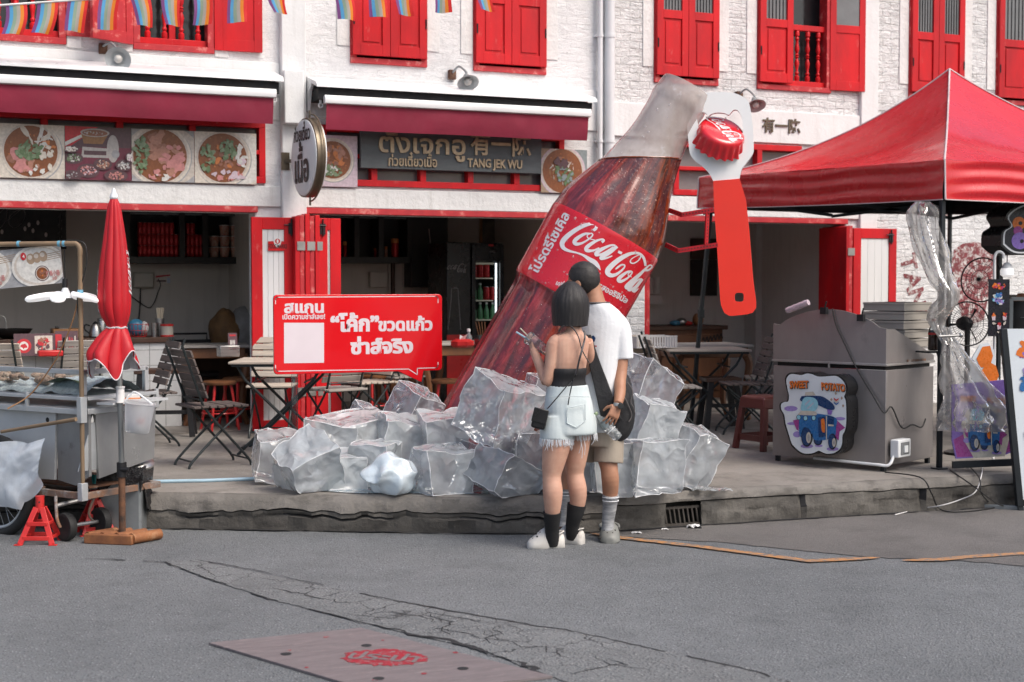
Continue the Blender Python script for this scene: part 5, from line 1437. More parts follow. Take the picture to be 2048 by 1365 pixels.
# wooden tables with curved legs, stools
def wood_table(px, py, zt, w, d, rz, lb):
 p = G(px, py, T); t = thing('wooden_table', lb, 'table', (0, 0, 0))
 MB('slat_grey').box((0, 0, zt - .012), (w, d, .025)).build('tabletop', t, bevel=.005)
 MB('wood_brown').box((0, 0, zt - .075), (w - .08, d - .08, .10)).build('apron', t, bevel=.006)
 for sx in (-1, 1):
  for sy in (-1, 1):
   x, y = sx * (w / 2 - .06), sy * (d / 2 - .06)
   pts = smooth_path([V((x, y, zt - .1)), V((x + sx * .035, y, zt - .2)), V((x + sx * .0, y, zt - .42)), V((x - sx * .005, y, .14)), V((x + sx * .04, y, 0))], 5)
   MB('wood_brown').tube(pts, [.045 - .018 * i / (len(pts) - 1) for i in range(len(pts))], 8).build('leg', t)
 return place(t, (p.x, p.y, T + .013), rz)
wood_table(432, 848, .76, .62, .62, R(-10), 'square wooden table with curved legs under the sacks')
wood_table(1405, 838, .74, .80, .7, R(-10), 'wooden table with curved legs behind the slatted table in the far shop')
wood_table(905, 838, .76, .8, .6, 0, 'dark wooden table at the shop front behind the giant bottle')
wood_table(815, 832, .74, .6, .6, 0, 'orange brown wooden table inside the shop behind the red sign')
def make_stool():
 t = thing('bar_stool', 'stool', 'stool')
 MB('wood_brown').lathe([(.15, .43), (.155, .44), (.155, .455), (.14, .465)], n=20).build('seat', t)
 for k in range(4):
  a = PI / 4 + k * PI / 2
  MB('plastic_red' if True else 'black_iron').tube([(.11 * math.cos(a), .11 * math.sin(a), .43), (.19 * math.cos(a), .19 * math.sin(a), 0)], .013, 8).build('leg', t)
 MB('plastic_red').tube([(.16 * math.cos(2 * PI * i / 20), .16 * math.sin(2 * PI * i / 20), .17) for i in range(21)], .008, 6).build('ring', t)
 return t
st0 = make_stool(); first = True
for px, py, lb in ((478, 852, 'red legged stool partly behind the red and white door'), (440, 862, 'red legged stool in front of the wooden table with curved legs'), (745, 845, 'red legged stool behind the grey chair under the red sign'), (895, 858, 'red legged stool beside the foot of the giant bottle')):
 s = st0 if first else copy_tree(st0); first = False
 p = G(px, py, T + (.013 if py < 850 else 0)); place(s, (p.x, p.y, T + .013 * (py < 850)), px, lb, 'red legged stools')
for px, py, lb in ((330, 872, 'black wooden bench frame standing before the tiled counter'), (1440, 856, 'dark stool under the slatted table by the canopy pole')):
 t = thing('dark_stool', lb, 'stool'); w, h = (.50, .60) if px < 400 else (.34, .48)
 MB('wood_dark').box((0, 0, h - .02), (w, .28, .04)).build('seat', t, bevel=.006)
 for sx in (-1, 1):
  for sy in (-1, 1): MB('black_iron').bar((sx * (w / 2 - .05), sy * .1, h - .04), (sx * (w / 2 + .0), sy * .13, 0), .05, .05, up=(0, 1, 0)).build('leg', t)
 MB('black_iron').box((0, -.115, .22), (w - .06, .02, .035)).build('stretcher', t)
 p = G(px, py, T); place(t, (p.x, p.y, T + .0), R(-15))
# things on the table behind the bottle
zt_ = T + .013 + .76
c = G(925, 695, zt_); mb = MB('plastic_red'); mb.lathe([(.09, 0), (.115, .02), (.115, .055), (.07, .075)], c, n=8); tg = mb.build('tissue_box', loc=c, smooth=20); tag(tg, 'red octagonal tissue box on the dark table behind the bottle', 'tissue box')
MB('paper_white').add([c + V(q) for q in ((-.03, 0, .07), (.03, .02, .07), (.05, 0, .12), (0, -.01, .10), (-.02, .01, .115))], [(0, 1, 2, 3), (0, 3, 4)]).build('tissue', tg)
c = G(943, 695, zt_); c += V((.02, .12, 0)); b = thing('sauce_bottle', 'clear sauce bottle with white cap behind the red tissue box', 'bottle', c)
MB('window_grey').lathe([(.03, 0), (.032, .01), (.032, .09), (.014, .125), (.014, .14)], c, n=14).build('body', b); MB('paper_white').lathe([(.017, .14), (.017, .165), (.004, .168)], c, n=12).build('cap', b)
c = G(952, 697, zt_) + V((.06, 0, 0)); b = thing('utensil_box', 'dark box of utensils on the table touching the giant bottle', 'utensil holder', c)
MB('window_dark').box(c + V((0, 0, .06)), (.11, .11, .12)).build('body', b);
for i in range(4): MB('wood_brown').tube([c + V((-.03 + i * .02, 0, .1)), c + V((-.06 + i * .03, .01, .24))], .004, 5).build('chopstick', b)
c = G(459, 714, T + .013 + .76); mb = MB('brushed_steel'); mb.box(c + V((0, .05, .045)), (.16, .13, .09)); tag(mb.build('napkin_box', loc=c, bevel=.006), 'steel napkin box on the square wooden table', 'napkin box')
stand(466, 700, .08, .15, T + .013 + .76, 12, 'print_plum', 'small black menu card standing by the steel napkin box', lambda p, r: [p.poly('print_white', [(.2 + .15 * i, .1), (.28 + .15 * i, .1), (.28 + .15 * i, .6), (.2 + .15 * i, .55)]) for i in range(4)] and p.poly('print_redf', [(.15, .8), (.85, .8), (.85, .9), (.15, .9)]))
c = G(1352, 700, T + .756) + V((0, .35, 0)); mb = MB('paper_white')
for i in range(15): mb.box(c + V((-.2 + i * .0285, 0, .055)), (.012, .004, .10))
for i in range(15): mb.box(c + V((-.2 + i * .0285, .24, .055)), (.012, .004, .10))
mb.box(c + V((0, 0, .108)), (.43, .008, .012)); mb.box(c + V((0, .24, .108)), (.43, .008, .012)); mb.box(c + V((0, .12, .004)), (.43, .24, .006)); mb.box(c + V((-.214, .12, .055)), (.004, .24, .11)); mb.box(c + V((.214, .12, .055)), (.004, .24, .11))
tag(mb.build('plastic_basket', loc=c), 'white slotted plastic basket behind the slatted table', 'basket')
# moulded plastic stool
mat('maroon_plastic', (.11, .025, .022), .4, ns=5)
t = thing('plastic_stool', 'maroon moulded plastic stool beside the steel stall', 'stool'); mb = MB('maroon_plastic'); hh = .44
mb.loft([[V((sx * w, sy * w, z)) for sx, sy in ((-1, -1), (1, -1), (1, 1), (-1, 1))] for w, z in ((.15, hh - .10), (.14, hh - .01), (.125, hh), (.02, hh))]); mb.build('seat', t, bevel=.01)
for sx in (-1, 1):
 for sy in (-1, 1):
  mb = MB('maroon_plastic'); a, b = V((sx * .125, sy * .125, hh - .09)), V((sx * .165, sy * .165, 0)); mb.bar(a, b, .045, .045, up=(0, 1, 0)); mb.build('leg', t, bevel=.006)
for (x, y, dx, dy) in ((0, -.152, .28, .012), (0, .152, .28, .012), (-.152, 0, .012, .28), (.152, 0, .012, .28)): MB('maroon_plastic').box((x, y, .10), (dx, dy, .05)).build('rail', t)
p = G(1528, 898, T); place(t, (p.x, p.y, T), R(10))
# ------------------------------------------------------------------ red speech bubble sign on clear legs
mat('sign_red', (.72, .006, .012), .16, col2=(.70, .006, .012), ns=2, coat=.6, rvar=.03)
mat('sign_text', (.74, .66, .70), .4, ns=4, var=.03)
glass('acrylic', (.93, .95, .96), .45, .93)
YS = Dp(713, 669, 10.5).y
ws = lambda x, y: W(x, y, YS)
sp = thing('speech_sign', 'red speech bubble sign with white Thai lettering on clear legs above the ice', 'sign', ws(713, 669))
xa, xb, za, zb_ = ws(543, 0).x, ws(883, 0).x, ws(544, 750).z, ws(543, 590).z
r = .03
def rr_poly(x0, x1, z0, z1, r, y, tail=None):
 pts = []
 for cx, cz, a0 in ((x1 - r, z0 + r, -90), (x1 - r, z1 - r, 0), (x0 + r, z1 - r, 90), (x0 + r, z0 + r, 180)):
  pts += [V((cx + r * math.cos(R(a0 + k * 18)), y, cz + r * math.sin(R(a0 + k * 18)))) for k in range(6)]
 if tail: pts = pts + [V((q.x, y, q.z)) for q in tail]
 return pts
tl = [ws(797, 746), ws(843, 765), ws(847, 746)]
for q in (tl[0], tl[2]): q.z = za
mb = MB('sign_red'); mb.prism(rr_poly(xa, xb, za, zb_, r, YS, tl), (0, .024, 0)); mb.build('panel', sp, bevel=.003)
tx_ = MB('sign_text')
def line(pts, w=.0065):
 pts = [V((ws(*q).x, YS - .0012, ws(*q).z)) for q in pts]
 for a, b in zip(pts, pts[1:]):
  d = (b - a).normalized(); n = V((-d.z, 0, d.x)) * w / 2; e = d * w * .4; tx_.poly([a - e - n, b + e - n, b + e + n, a - e + n])
def cr(c, r_, a0, a1): return [(c[0] + r_ * math.cos(R(a)), c[1] - r_ * math.sin(R(a))) for a in range(a0, a1 + (1 if a1 > a0 else -1), 15 if a1 > a0 else -15)]
line([(551, 608)] + cr((556, 600), 5, 180, 90) + cr((871, 598), 5, 90, 0) + [(876, 606)])
line([(551, 731), (551, 738)] + cr((556, 738), 5, 180, 270) + [(817, 738.5), (834.5, 750), (834.5, 737), (872, 736)] + cr((871, 731), 5, 270, 360) + [(876, 725)])
def st_(s, a, b, base, size, bold): tx_.text(s, V((ws(a, base).x, YS - .001, ws(a, base).z)), (1, 0, 0), (0, 0, 1), size, width=ws(b, base).x - ws(a, base).x, bold=bold)
st_('สแกน', 569, 647, 626, .115, .042)
st_('เปิดความซ่าส์เลย!', 565, 650, 639, .05, .032)
st_('“โค้ก”', 662, 757, 663, .155, .05)
st_('ขวดแก้ว', 757, 864, 662, .125, .045)
st_('ซ่าส์จริง', 702, 825, 708, .145, .048)
tx_.poly([V((ws(x, y).x, YS - .001, ws(x, y).z)) for x, y in ((568, 727), (648, 726), (648, 646), (568, 646))])
tx_.build('lettering', sp, smooth=0)
for px in (592, 844):
 x = ws(px, 800).x
 MB('acrylic').box2((x - .022, YS + .026, T), (x + .022, YS + .05, za + .12)).build('leg', sp, bevel=.004)
# ------------------------------------------------------------------ the giant leaning bottle
DB = 10.35
MP = DB / FPX
BC = Dp(BO[0], BO[1], DB)
aU = (RT * BU[0] - UPZ * BU[1]).normalized(); aN = (RT * BN[0] - UPZ * BN[1]).normalized(); aC = -FH
PROF = [(-640, 116), (-560, 117), (-400, 116), (-240, 114), (-178, 113), (-160, 115), (-156, 118.5), (-154, 119.5), (-2, 119.5), (0, 118.5), (6, 117.5), (30, 117), (58, 108), (90, 95), (119, 82), (150, 72), (174, 66), (200, 60.5), (221, 57.5), (262, 56), (280, 56.5), (290, 58), (300, 57.5), (308, 55), (322, 53.5), (330, 51)]
def prof(t):
 for (a, ra), (b, rb) in zip(PROF, PROF[1:]):
  if a <= t <= b: return ra + (rb - ra) * (t - a) / (b - a)
 return PROF[-1][1]
NF = 11
def flute(t):
 if t < -158: return min(1, (-158 - t) / 25)
 if t > 8: return max(0, min(1, (t - 8) / 20) * (1 - max(0, (t - 95)) / 60))
 return 0
def bp(t, th, off=0.0):
 r = prof(t) * (1 - .05 * flute(t) * (.5 - .5 * math.cos(NF * th)) ** .8) + off
 return BC + aU * (t * MP) + aN * (r * MP * math.sin(th)) + aC * (r * MP * math.cos(th))
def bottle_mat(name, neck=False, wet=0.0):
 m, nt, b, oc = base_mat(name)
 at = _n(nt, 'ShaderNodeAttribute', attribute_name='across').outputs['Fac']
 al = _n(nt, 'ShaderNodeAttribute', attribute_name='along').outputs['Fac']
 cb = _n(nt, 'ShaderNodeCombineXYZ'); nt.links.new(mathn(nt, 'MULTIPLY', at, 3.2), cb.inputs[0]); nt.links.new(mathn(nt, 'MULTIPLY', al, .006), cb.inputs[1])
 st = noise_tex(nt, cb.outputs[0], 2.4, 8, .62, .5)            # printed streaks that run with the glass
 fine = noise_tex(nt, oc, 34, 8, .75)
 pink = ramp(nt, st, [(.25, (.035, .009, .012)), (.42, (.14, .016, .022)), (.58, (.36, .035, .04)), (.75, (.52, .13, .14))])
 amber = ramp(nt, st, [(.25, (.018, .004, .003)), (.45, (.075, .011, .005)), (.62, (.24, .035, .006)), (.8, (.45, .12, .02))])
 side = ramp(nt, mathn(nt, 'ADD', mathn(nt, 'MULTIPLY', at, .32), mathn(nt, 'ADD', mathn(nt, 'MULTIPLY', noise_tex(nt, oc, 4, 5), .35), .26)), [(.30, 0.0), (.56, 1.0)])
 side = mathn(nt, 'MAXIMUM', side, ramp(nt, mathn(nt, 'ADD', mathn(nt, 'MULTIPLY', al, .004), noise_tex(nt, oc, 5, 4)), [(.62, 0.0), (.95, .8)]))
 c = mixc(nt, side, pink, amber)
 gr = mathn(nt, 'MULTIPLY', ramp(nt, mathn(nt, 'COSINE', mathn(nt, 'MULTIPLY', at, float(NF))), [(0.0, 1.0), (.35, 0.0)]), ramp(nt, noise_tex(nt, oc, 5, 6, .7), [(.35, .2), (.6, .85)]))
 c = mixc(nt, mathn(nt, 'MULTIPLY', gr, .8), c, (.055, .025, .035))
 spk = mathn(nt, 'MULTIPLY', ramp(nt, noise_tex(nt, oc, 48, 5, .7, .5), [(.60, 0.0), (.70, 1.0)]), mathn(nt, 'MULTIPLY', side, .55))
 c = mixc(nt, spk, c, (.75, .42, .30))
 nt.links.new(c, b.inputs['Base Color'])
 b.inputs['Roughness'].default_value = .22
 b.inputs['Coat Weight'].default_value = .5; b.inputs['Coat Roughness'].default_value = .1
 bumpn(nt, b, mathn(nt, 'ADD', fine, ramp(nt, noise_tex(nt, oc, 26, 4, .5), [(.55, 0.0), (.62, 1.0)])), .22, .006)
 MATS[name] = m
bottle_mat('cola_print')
mat('label_red', (.66, .008, .018), .28, col2=(.60, .012, .03), ns=4, coat=.5, bump=.05, bs=50)
mat('label_white', (.74, .72, .74), .35, ns=6, var=.03)
mat('neck_frost', (.64, .58, .55), .14, col2=(.42, .34, .31), ns=5, alpha=.54, stretch=(1, 1, .7), bump=.12, bs=26, coat=.6, spots=((.68, .66, .66), 9, .6, .72))
mat('droplet', (.60, .34, .32), .06, col2=(.35, .10, .10), ns=9, coat=1.0, alpha=.32)
mat('droplet_pale', (.74, .66, .66), .06, ns=9, coat=1.0, alpha=.3)
mat('liquid_rim', (.26, .06, .015), .25, col2=(.13, .025, .008), ns=14, coat=.5)
LEV = 1.6 + (565 - 321) * MP
base = Dp(930, 941, DB); base.z = T
bt = thing('giant_bottle', 'giant leaning cola bottle with a red label rising out of fake ice', 'bottle', base)
def bottle_part(name, t0, t1, m, step=5.0, nth=132, zmin=None, zmax=None, off=0.0, drops=0, seed=0, dm='droplet', cap_top=False):
 bm = bmesh.new()
 la = bm.verts.layers.float.new('across'); ll = bm.verts.layers.float.new('along')
 ts = [t0 + (t1 - t0) * i / max(1, round((t1 - t0) / step)) for i in range(round((t1 - t0) / step) + 1)]
 rows = []
 for t in ts:
  row = []
  for k in range(nth + 1):
   th = -PI + 2 * PI * k / nth
   v = bm.verts.new(bp(t, th, off) - base); v[la] = th; v[ll] = t; row.append(v)
  rows.append(row)
 for a, b in zip(rows, rows[1:]):
  for k in range(nth): bm.faces.new((a[k], a[k + 1], b[k + 1], b[k]))
 if zmin is not None:
  bmesh.ops.bisect_plane(bm, geom=bm.verts[:] + bm.edges[:] + bm.faces[:], plane_co=(0, 0, zmin - base.z), plane_no=(0, 0, -1), clear_outer=True)
 if zmax is not None:
  bmesh.ops.bisect_plane(bm, geom=bm.verts[:] + bm.edges[:] + bm.faces[:], plane_co=(0, 0, zmax - base.z), plane_no=(0, 0, 1), clear_outer=True)
 for f in bm.faces: f.smooth = True
 if drops:
  rr = random.Random(seed)
  n = 0
  while n < drops:
   t = rr.uniform(t0, t1); th = rr.uniform(-1.6, 1.6); p = bp(t, th, off)
   if (zmin and p.z < zmin + .02) or (zmax and p.z > zmax - .02): continue
   r = rr.choice([1, 1.1, 1.3, 1.5, 1.8, 2.2, 3.2]) * MP * rr.uniform(.8, 1.2)
   nr = (aN * math.sin(th) + aC * math.cos(th)).normalized(); x, y = frame_of(nr)
   K = 9; rings = []
   for rad, h in ((1, 0), (.84, .2), (.5, .32), (.05, .36)):
    rings.append([bm.verts.new(p - base + x * (r * rad * math.cos(2 * PI * k / K)) + (y * (r * rad * math.sin(2 * PI * k / K))) * 1.15 + nr * (r * h - .001)) for k in range(K)])
   for a, b in zip(rings, rings[1:]):
    for k in range(K):
     f = bm.faces.new((a[k], a[(k + 1) % K], b[(k + 1) % K], b[k])); f.material_index = 1; f.smooth = True
   n += 1
 bmesh.ops.recalc_face_normals(bm, faces=bm.faces)
 me = bpy.data.meshes.new(name); bm.to_mesh(me); bm.free()
 me.materials.append(MATS[m]); me.materials.append(MATS[dm])
 o = bpy.data.objects.new(name, me); COL.objects.link(o); o.parent = bt
 return o
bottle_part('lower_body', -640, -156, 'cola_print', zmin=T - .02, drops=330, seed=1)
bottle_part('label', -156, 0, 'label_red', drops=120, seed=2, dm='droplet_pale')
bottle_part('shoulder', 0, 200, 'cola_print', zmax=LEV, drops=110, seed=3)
bottle_part('neck', 70, 330, 'neck_frost', zmin=LEV, drops=40, seed=4, dm='droplet_pale')
mb = MB('neck_frost'); mb.loft([[bp(330, 2 * PI * k / 40) for k in range(40)], [bp(326, 2 * PI * k / 40, -7) for k in range(40)], [bp(200, 2 * PI * k / 40, -9) for k in range(40)]], cap=False)
mb.build('mouth', bt)
mb = MB('liquid_rim'); pts = []
for k in range(97):                                   # a ragged amber line where the drink stops
 th = -PI + 2 * PI * k / 96; lo, hi = -60, 330
 for _ in range(30):
  md = (lo + hi) / 2
  if bp(md, th).z < LEV: lo = md
  else: hi = md
 n = aN * math.sin(th) + aC * math.cos(th); pts.append(bp(lo, th) + n * .001)
mb.tube(pts, [.006 + .005 * noise.noise(p * 14) for p in pts], 6, cap=False); mb.build('liquid_rim', bt)
def on_label(s, t, j=0.0):
 r = prof(t) + .35; x0 = BO[0] + s * BN[0] + t * BU[0]; y0 = BO[1] + s * BN[1] + t * BU[1]; c = .5
 for _ in range(4):                                # the near side of the label looms a little larger
  k = 1 - .0421 * c; qx = CX + (x0 - CX) * k - BO[0]; qy = CY + (y0 - 5.2 * c - CY) * k - BO[1]
  s = max(-r * .999, min(r * .999, qx * BN[0] + qy * BN[1])); t = qx * BU[0] + qy * BU[1]; th = math.asin(s / r); c = math.cos(th)
 return BC + aU * (t * MP) + (aN * math.sin(th) + aC * math.cos(th)) * (r * MP + j)
mb = MB('label_white')
script(mb, on_label, k=5)
mb.build('script_lettering', bt, smooth=0)
mb = MB('label_white')
mb.text('โปรดรีไซเคิล', (0, 0, 0), (1, 0, 0), (0, 1, 0), 25, width=134, bold=.03, fn=lambda x, y, j: on_label(-78 - y, -142 + x, j))
mb.text('เครื่องดื่ม โคคา-โคลา', (0, 0, 0), (1, 0, 0), (0, 1, 0), 13.5, width=84, bold=.02, fn=lambda x, y, j: on_label(-36 + x, -142 + y, j))
mb.text('รสออริจินัล', (0, 0, 0), (1, 0, 0), (0, 1, 0), 16, width=66, bold=.035, fn=lambda x, y, j: on_label(40 + x, -106 + y, j))
mb.text('ส่งมอบ สดชื่น', (0, 0, 0), (1, 0, 0), (0, 1, 0), 11, width=58, bold=.01, fn=lambda x, y, j: on_label(18 + x, -133 + y, j))
mb.build('small_lettering', bt, smooth=0)
# ------------------------------------------------------------------ bottle opener with its crown cap, held off the bottle by red strips
mat('opener_white', (.80, .81, .81), .35, ns=2, var=.03, coat=.2)
mat('opener_red', (.78, .022, .006), .38, col2=(.70, .02, .006), ns=2, coat=.15)
mat('cap_red', (.66, .01, .02), .22, ns=3, var=.04, coat=.7)
mat('strip_red', (.50, .012, .02), .4, ns=8)
DO = 10.2
zo = lambda x, y: Dp(1340 + x / 6.825, 170 + y / 6.825, DO)
def holed(mb, outline, holes, ext):
 bm = bmesh.new(); loops = []
 for ring in [outline] + holes:
  vs = [bm.verts.new(p) for p in ring]
  loops += [bm.edges.new((vs[i], vs[(i + 1) % len(vs)])) for i in range(len(vs))]
 bmesh.ops.triangle_fill(bm, use_beauty=True, use_dissolve=False, edges=loops)
 bm.verts.index_update()
 vs = [v.co.copy() for v in bm.verts]; fs = [[v.index for v in f.verts] for f in bm.faces]; bm.free()
 mb.add(vs, fs); mb.add([v + ext for v in vs], [f[::-1] for f in fs])
 for ring in [outline] + holes:
  for i in range(len(ring)):
   a, b = ring[i], ring[(i + 1) % len(ring)]; mb.poly([a, b, b + ext, a + ext])
def spl(pts, k=4): return smooth_path([V((x, y, 0)) for x, y in pts], k)
EXT = FH * .065 + RT * .012
op = thing('bottle_opener', 'giant bottle opener with white head and red handle hanging beside the bottle', 'bottle opener', Dp(1475, 632, DO))
out = spl([(590, 1315), (540, 1220), (450, 1120), (340, 1035), (270, 930), (245, 700), (205, 345), (235, 225), (325, 148), (450, 110), (650, 98), (880, 115), (1020, 180), (1085, 270), (1128, 560), (1142, 860), (1115, 970), (1020, 1095), (975, 1165), (945, 1288)])
hole = spl([(385, 560), (370, 450), (405, 388), (460, 376), (505, 405), (522, 432), (560, 402), (640, 380), (740, 386), (800, 412), (830, 382), (872, 342), (925, 352), (972, 432), (990, 545), (985, 680), (880, 790), (700, 820), (500, 760), (405, 650), (385, 561)])[:-1]
mb = MB('opener_white'); holed(mb, [zo(p.x, p.y) for p in out], [[zo(p.x, p.y) for p in hole]], EXT); mb.build('head', op, merge=.0005)
hx = lambda x, y: Dp(x, y, DO)
ol = [(1426, 362.5), (1479, 358), (1491.5, 400), (1498, 460), (1506, 560), (1512, 604)]
ol += [(1512, 604), (1512, 616), (1505, 626), (1494, 629), (1468, 632), (1458, 632), (1448, 626), (1442, 612), (1440, 600), (1434, 500), (1428, 420)]
sq = [(1478 + 9 * (abs(math.cos(a)) ** .6) * (1 if math.cos(a) > 0 else -1), 595 + 9 * (abs(math.sin(a)) ** .6) * (1 if math.sin(a) > 0 else -1)) for a in [k * PI / 10 for k in range(20)]]
e2 = EXT * 1.25; sh = -FH * .008
mb = MB('opener_red'); holed(mb, [hx(*p) + sh for p in ol], [[hx(*p) + sh for p in sq]], e2); mb.build('handle', op, merge=.0005)
cn = (-FH * .64 + UPZ * .72 + RT * .20).normalized(); ccen = Dp(1446, 259, DO - .02)
cx_ = RT - cn * RT.dot(cn); cx_.normalize(); cy_ = cn.cross(cx_)
cap = thing('crown_cap', 'giant red crimped crown cap lodged in the white bottle opener head', 'bottle cap', ccen)
mb = MB('cap_red'); K = 126; rings = []
for r, h, w in ((.002, .0, 0), (.125, .0, 0), (.150, -.004, 0), (.163, -.016, 0), (.170, -.035, .1), (.178, -.07, .55), (.186, -.105, .9), (.196, -.128, 1.2)):
 rings.append([ccen + cn * h + (cx_ * math.cos(2 * PI * k / K) + cy_ * math.sin(2 * PI * k / K)) * (r + .010 * w * math.sin(2 * PI * k / K * 21)) for k in range(K)])
mb.loft(rings, cap=False); mb.use('opener_white'); mb.loft([rings[-1], [p.lerp(ccen - cn * .12, .1) for p in rings[-1]], [p.lerp(ccen - cn * .05, .35) for p in rings[-1]]], cap=False)
mb.build('shell', cap, smooth=50)
mb = MB('label_white'); d = (cx_ * .62 - cy_ * .78).normalized(); script_flat(mb, ccen - d * .158 - cn.cross(d) * .04 + cn * .0012, d, cn.cross(d), .305); mb.build('lettering', cap, smooth=0)
mb = MB('droplet_pale'); rr = random.Random(4)
for (x, y, r) in ((500, 445, 2.4), (760, 455, 2.4), (925, 610, 3.6), (728, 700, 3.2), (640, 585, 2.2)):
 q = zo(x, y); rd = (q - CAM).normalized(); q = CAM + rd * ((ccen - CAM).dot(cn) / rd.dot(cn))
 MB('droplet_pale').ball(q, (r * MP * .8,) * 3, 10, 6).build('droplet', cap)
def strip3(pts, w=.034):
 P = [Dp(x, y, d) for x, y, d in pts]; mb = MB('strip_red')
 for a, b in zip(P, P[1:]): mb.bar(a, b, .012, w, up=UPZ)
 mb.use('dark_room')
 for a, b in zip(P, P[1:]):
  n = int((b - a).length / .022); d = (b - a).normalized()
  nn_ = d.cross(UPZ).normalized(); nn_ = nn_ if nn_.dot(FH) < 0 else -nn_
  for i in range(n): mb.disc(a.lerp(b, (i + .5) / n) + nn_ * .0075, nn_, .0055, 7)
 mb.build('mounting_strip', op, smooth=0)
strip3([(1338, 421, 10.3), (1364, 430, 10.22), (1427, 420, 10.16)]); strip3([(1415, 425, 10.18), (1412, 490, 10.18)]); strip3([(1331, 490, 10.3), (1356, 502, 10.22), (1436, 490, 10.16)])
strip3([(1352, 270, 10.4), (1400, 262, 10.3)])
# ------------------------------------------------------------------ fake ice: crumpled clear cubes
film('ice_film', (.90, .96, 1.0), clear=.54, milky=.4, rough=.06, wr=4.5, bump=.55, tc=.99)
film('ice_milky', (.90, .965, 1.0), clear=.34, milky=.4, rough=.07, wr=5, bump=.6, tc=.99)
film('ice_dull', (.84, .87, .94), clear=.68, milky=.35, rough=.06, wr=4.5, bump=.5, sheen=.35, tc=.98)
mat('ice_seam_highlight', (.90, .95, 1.0), .25, ns=30, alpha=.85)  # seams along the cube edges, whitened to paint in highlights
mat('ice_bag', (.86, .93, .97), .16, col2=(.66, .78, .86), ns=7, bump=.35, bs=9, bd=.04, coat=.9, alpha=.8)
def ice(cx, cy, w, h, d, yaw, pitch, roll, m, seed, lb, crum=.10):
 rr = random.Random(seed); c = Dp(cx, cy, d); k = d / FPX
 sx, sy, sz = w * k * .5 * .90, w * k * .5 * .88, h * k * .5 * .92
 rot = Matrix.Rotation(-YAW, 3, 'Z') @ Matrix.Rotation(R(yaw), 3, 'Z') @ Matrix.Rotation(R(pitch), 3, 'X') @ Matrix.Rotation(R(roll), 3, 'Y')
 cor = {}
 for a in (-1, 1):
  for b in (-1, 1):
   for e in (-1, 1): cor[(a, b, e)] = V((a * rr.uniform(.82, 1.12), b * rr.uniform(.82, 1.12), e * rr.uniform(.80, 1.12)))
 def q(u, v, t):                                   # trilinear in -1..1 with crumple
  p = V((0, 0, 0))
  for (a, b, e), pv_ in cor.items(): p += pv_ * ((1 + a * u) * (1 + b * v) * (1 + e * t) / 8)
  n = V((noise.noise(p * 1.6 + V((seed, 0, 0))), noise.noise(p * 1.6 + V((0, seed, 3))), noise.noise(p * 1.6 + V((5, 0, seed)))))
  cr_ = abs(noise.noise(p * 3.1 + V((seed * 2.2, 1, 0))))
  p = p * (1 - .30 * crum * cr_ * 3) + n * crum * 1.5
  p = V((p.x * sx, p.y * sy, p.z * sz))
  p = c + rot @ p
  if p.z < T + .004: p.z = T + .004 + .003 * rr.random()
  return p
 mb = MB(m); N = 9
 for ax in range(3):
  for s in (-1, 1):
   def f(u, v):
    a = [0, 0, 0]; a[ax] = s; a[(ax + 1) % 3] = 2 * u - 1; a[(ax + 2) % 3] = (2 * v - 1) * s
    return q(*a)
   mb.grid(f, N, N)
 mb.use('ice_seam_highlight')
 for ax in range(3):
  for a in (-1, 1):
   for b in (-1, 1):
    pts = []
    for i in range(N + 1):
     e = [0, 0, 0]; e[ax] = -1 + 2 * i / N; e[(ax + 1) % 3] = a; e[(ax + 2) % 3] = b; pts.append(q(*e))
    mb.tube(pts, [rr.uniform(.001, .0038) for _ in pts], 5)
 o = mb.build('ice_cube', loc=c, merge=.0008, smooth=28)
 return tag(o, lb, 'ice cube', 'fake ice cubes heaped round the giant bottle')
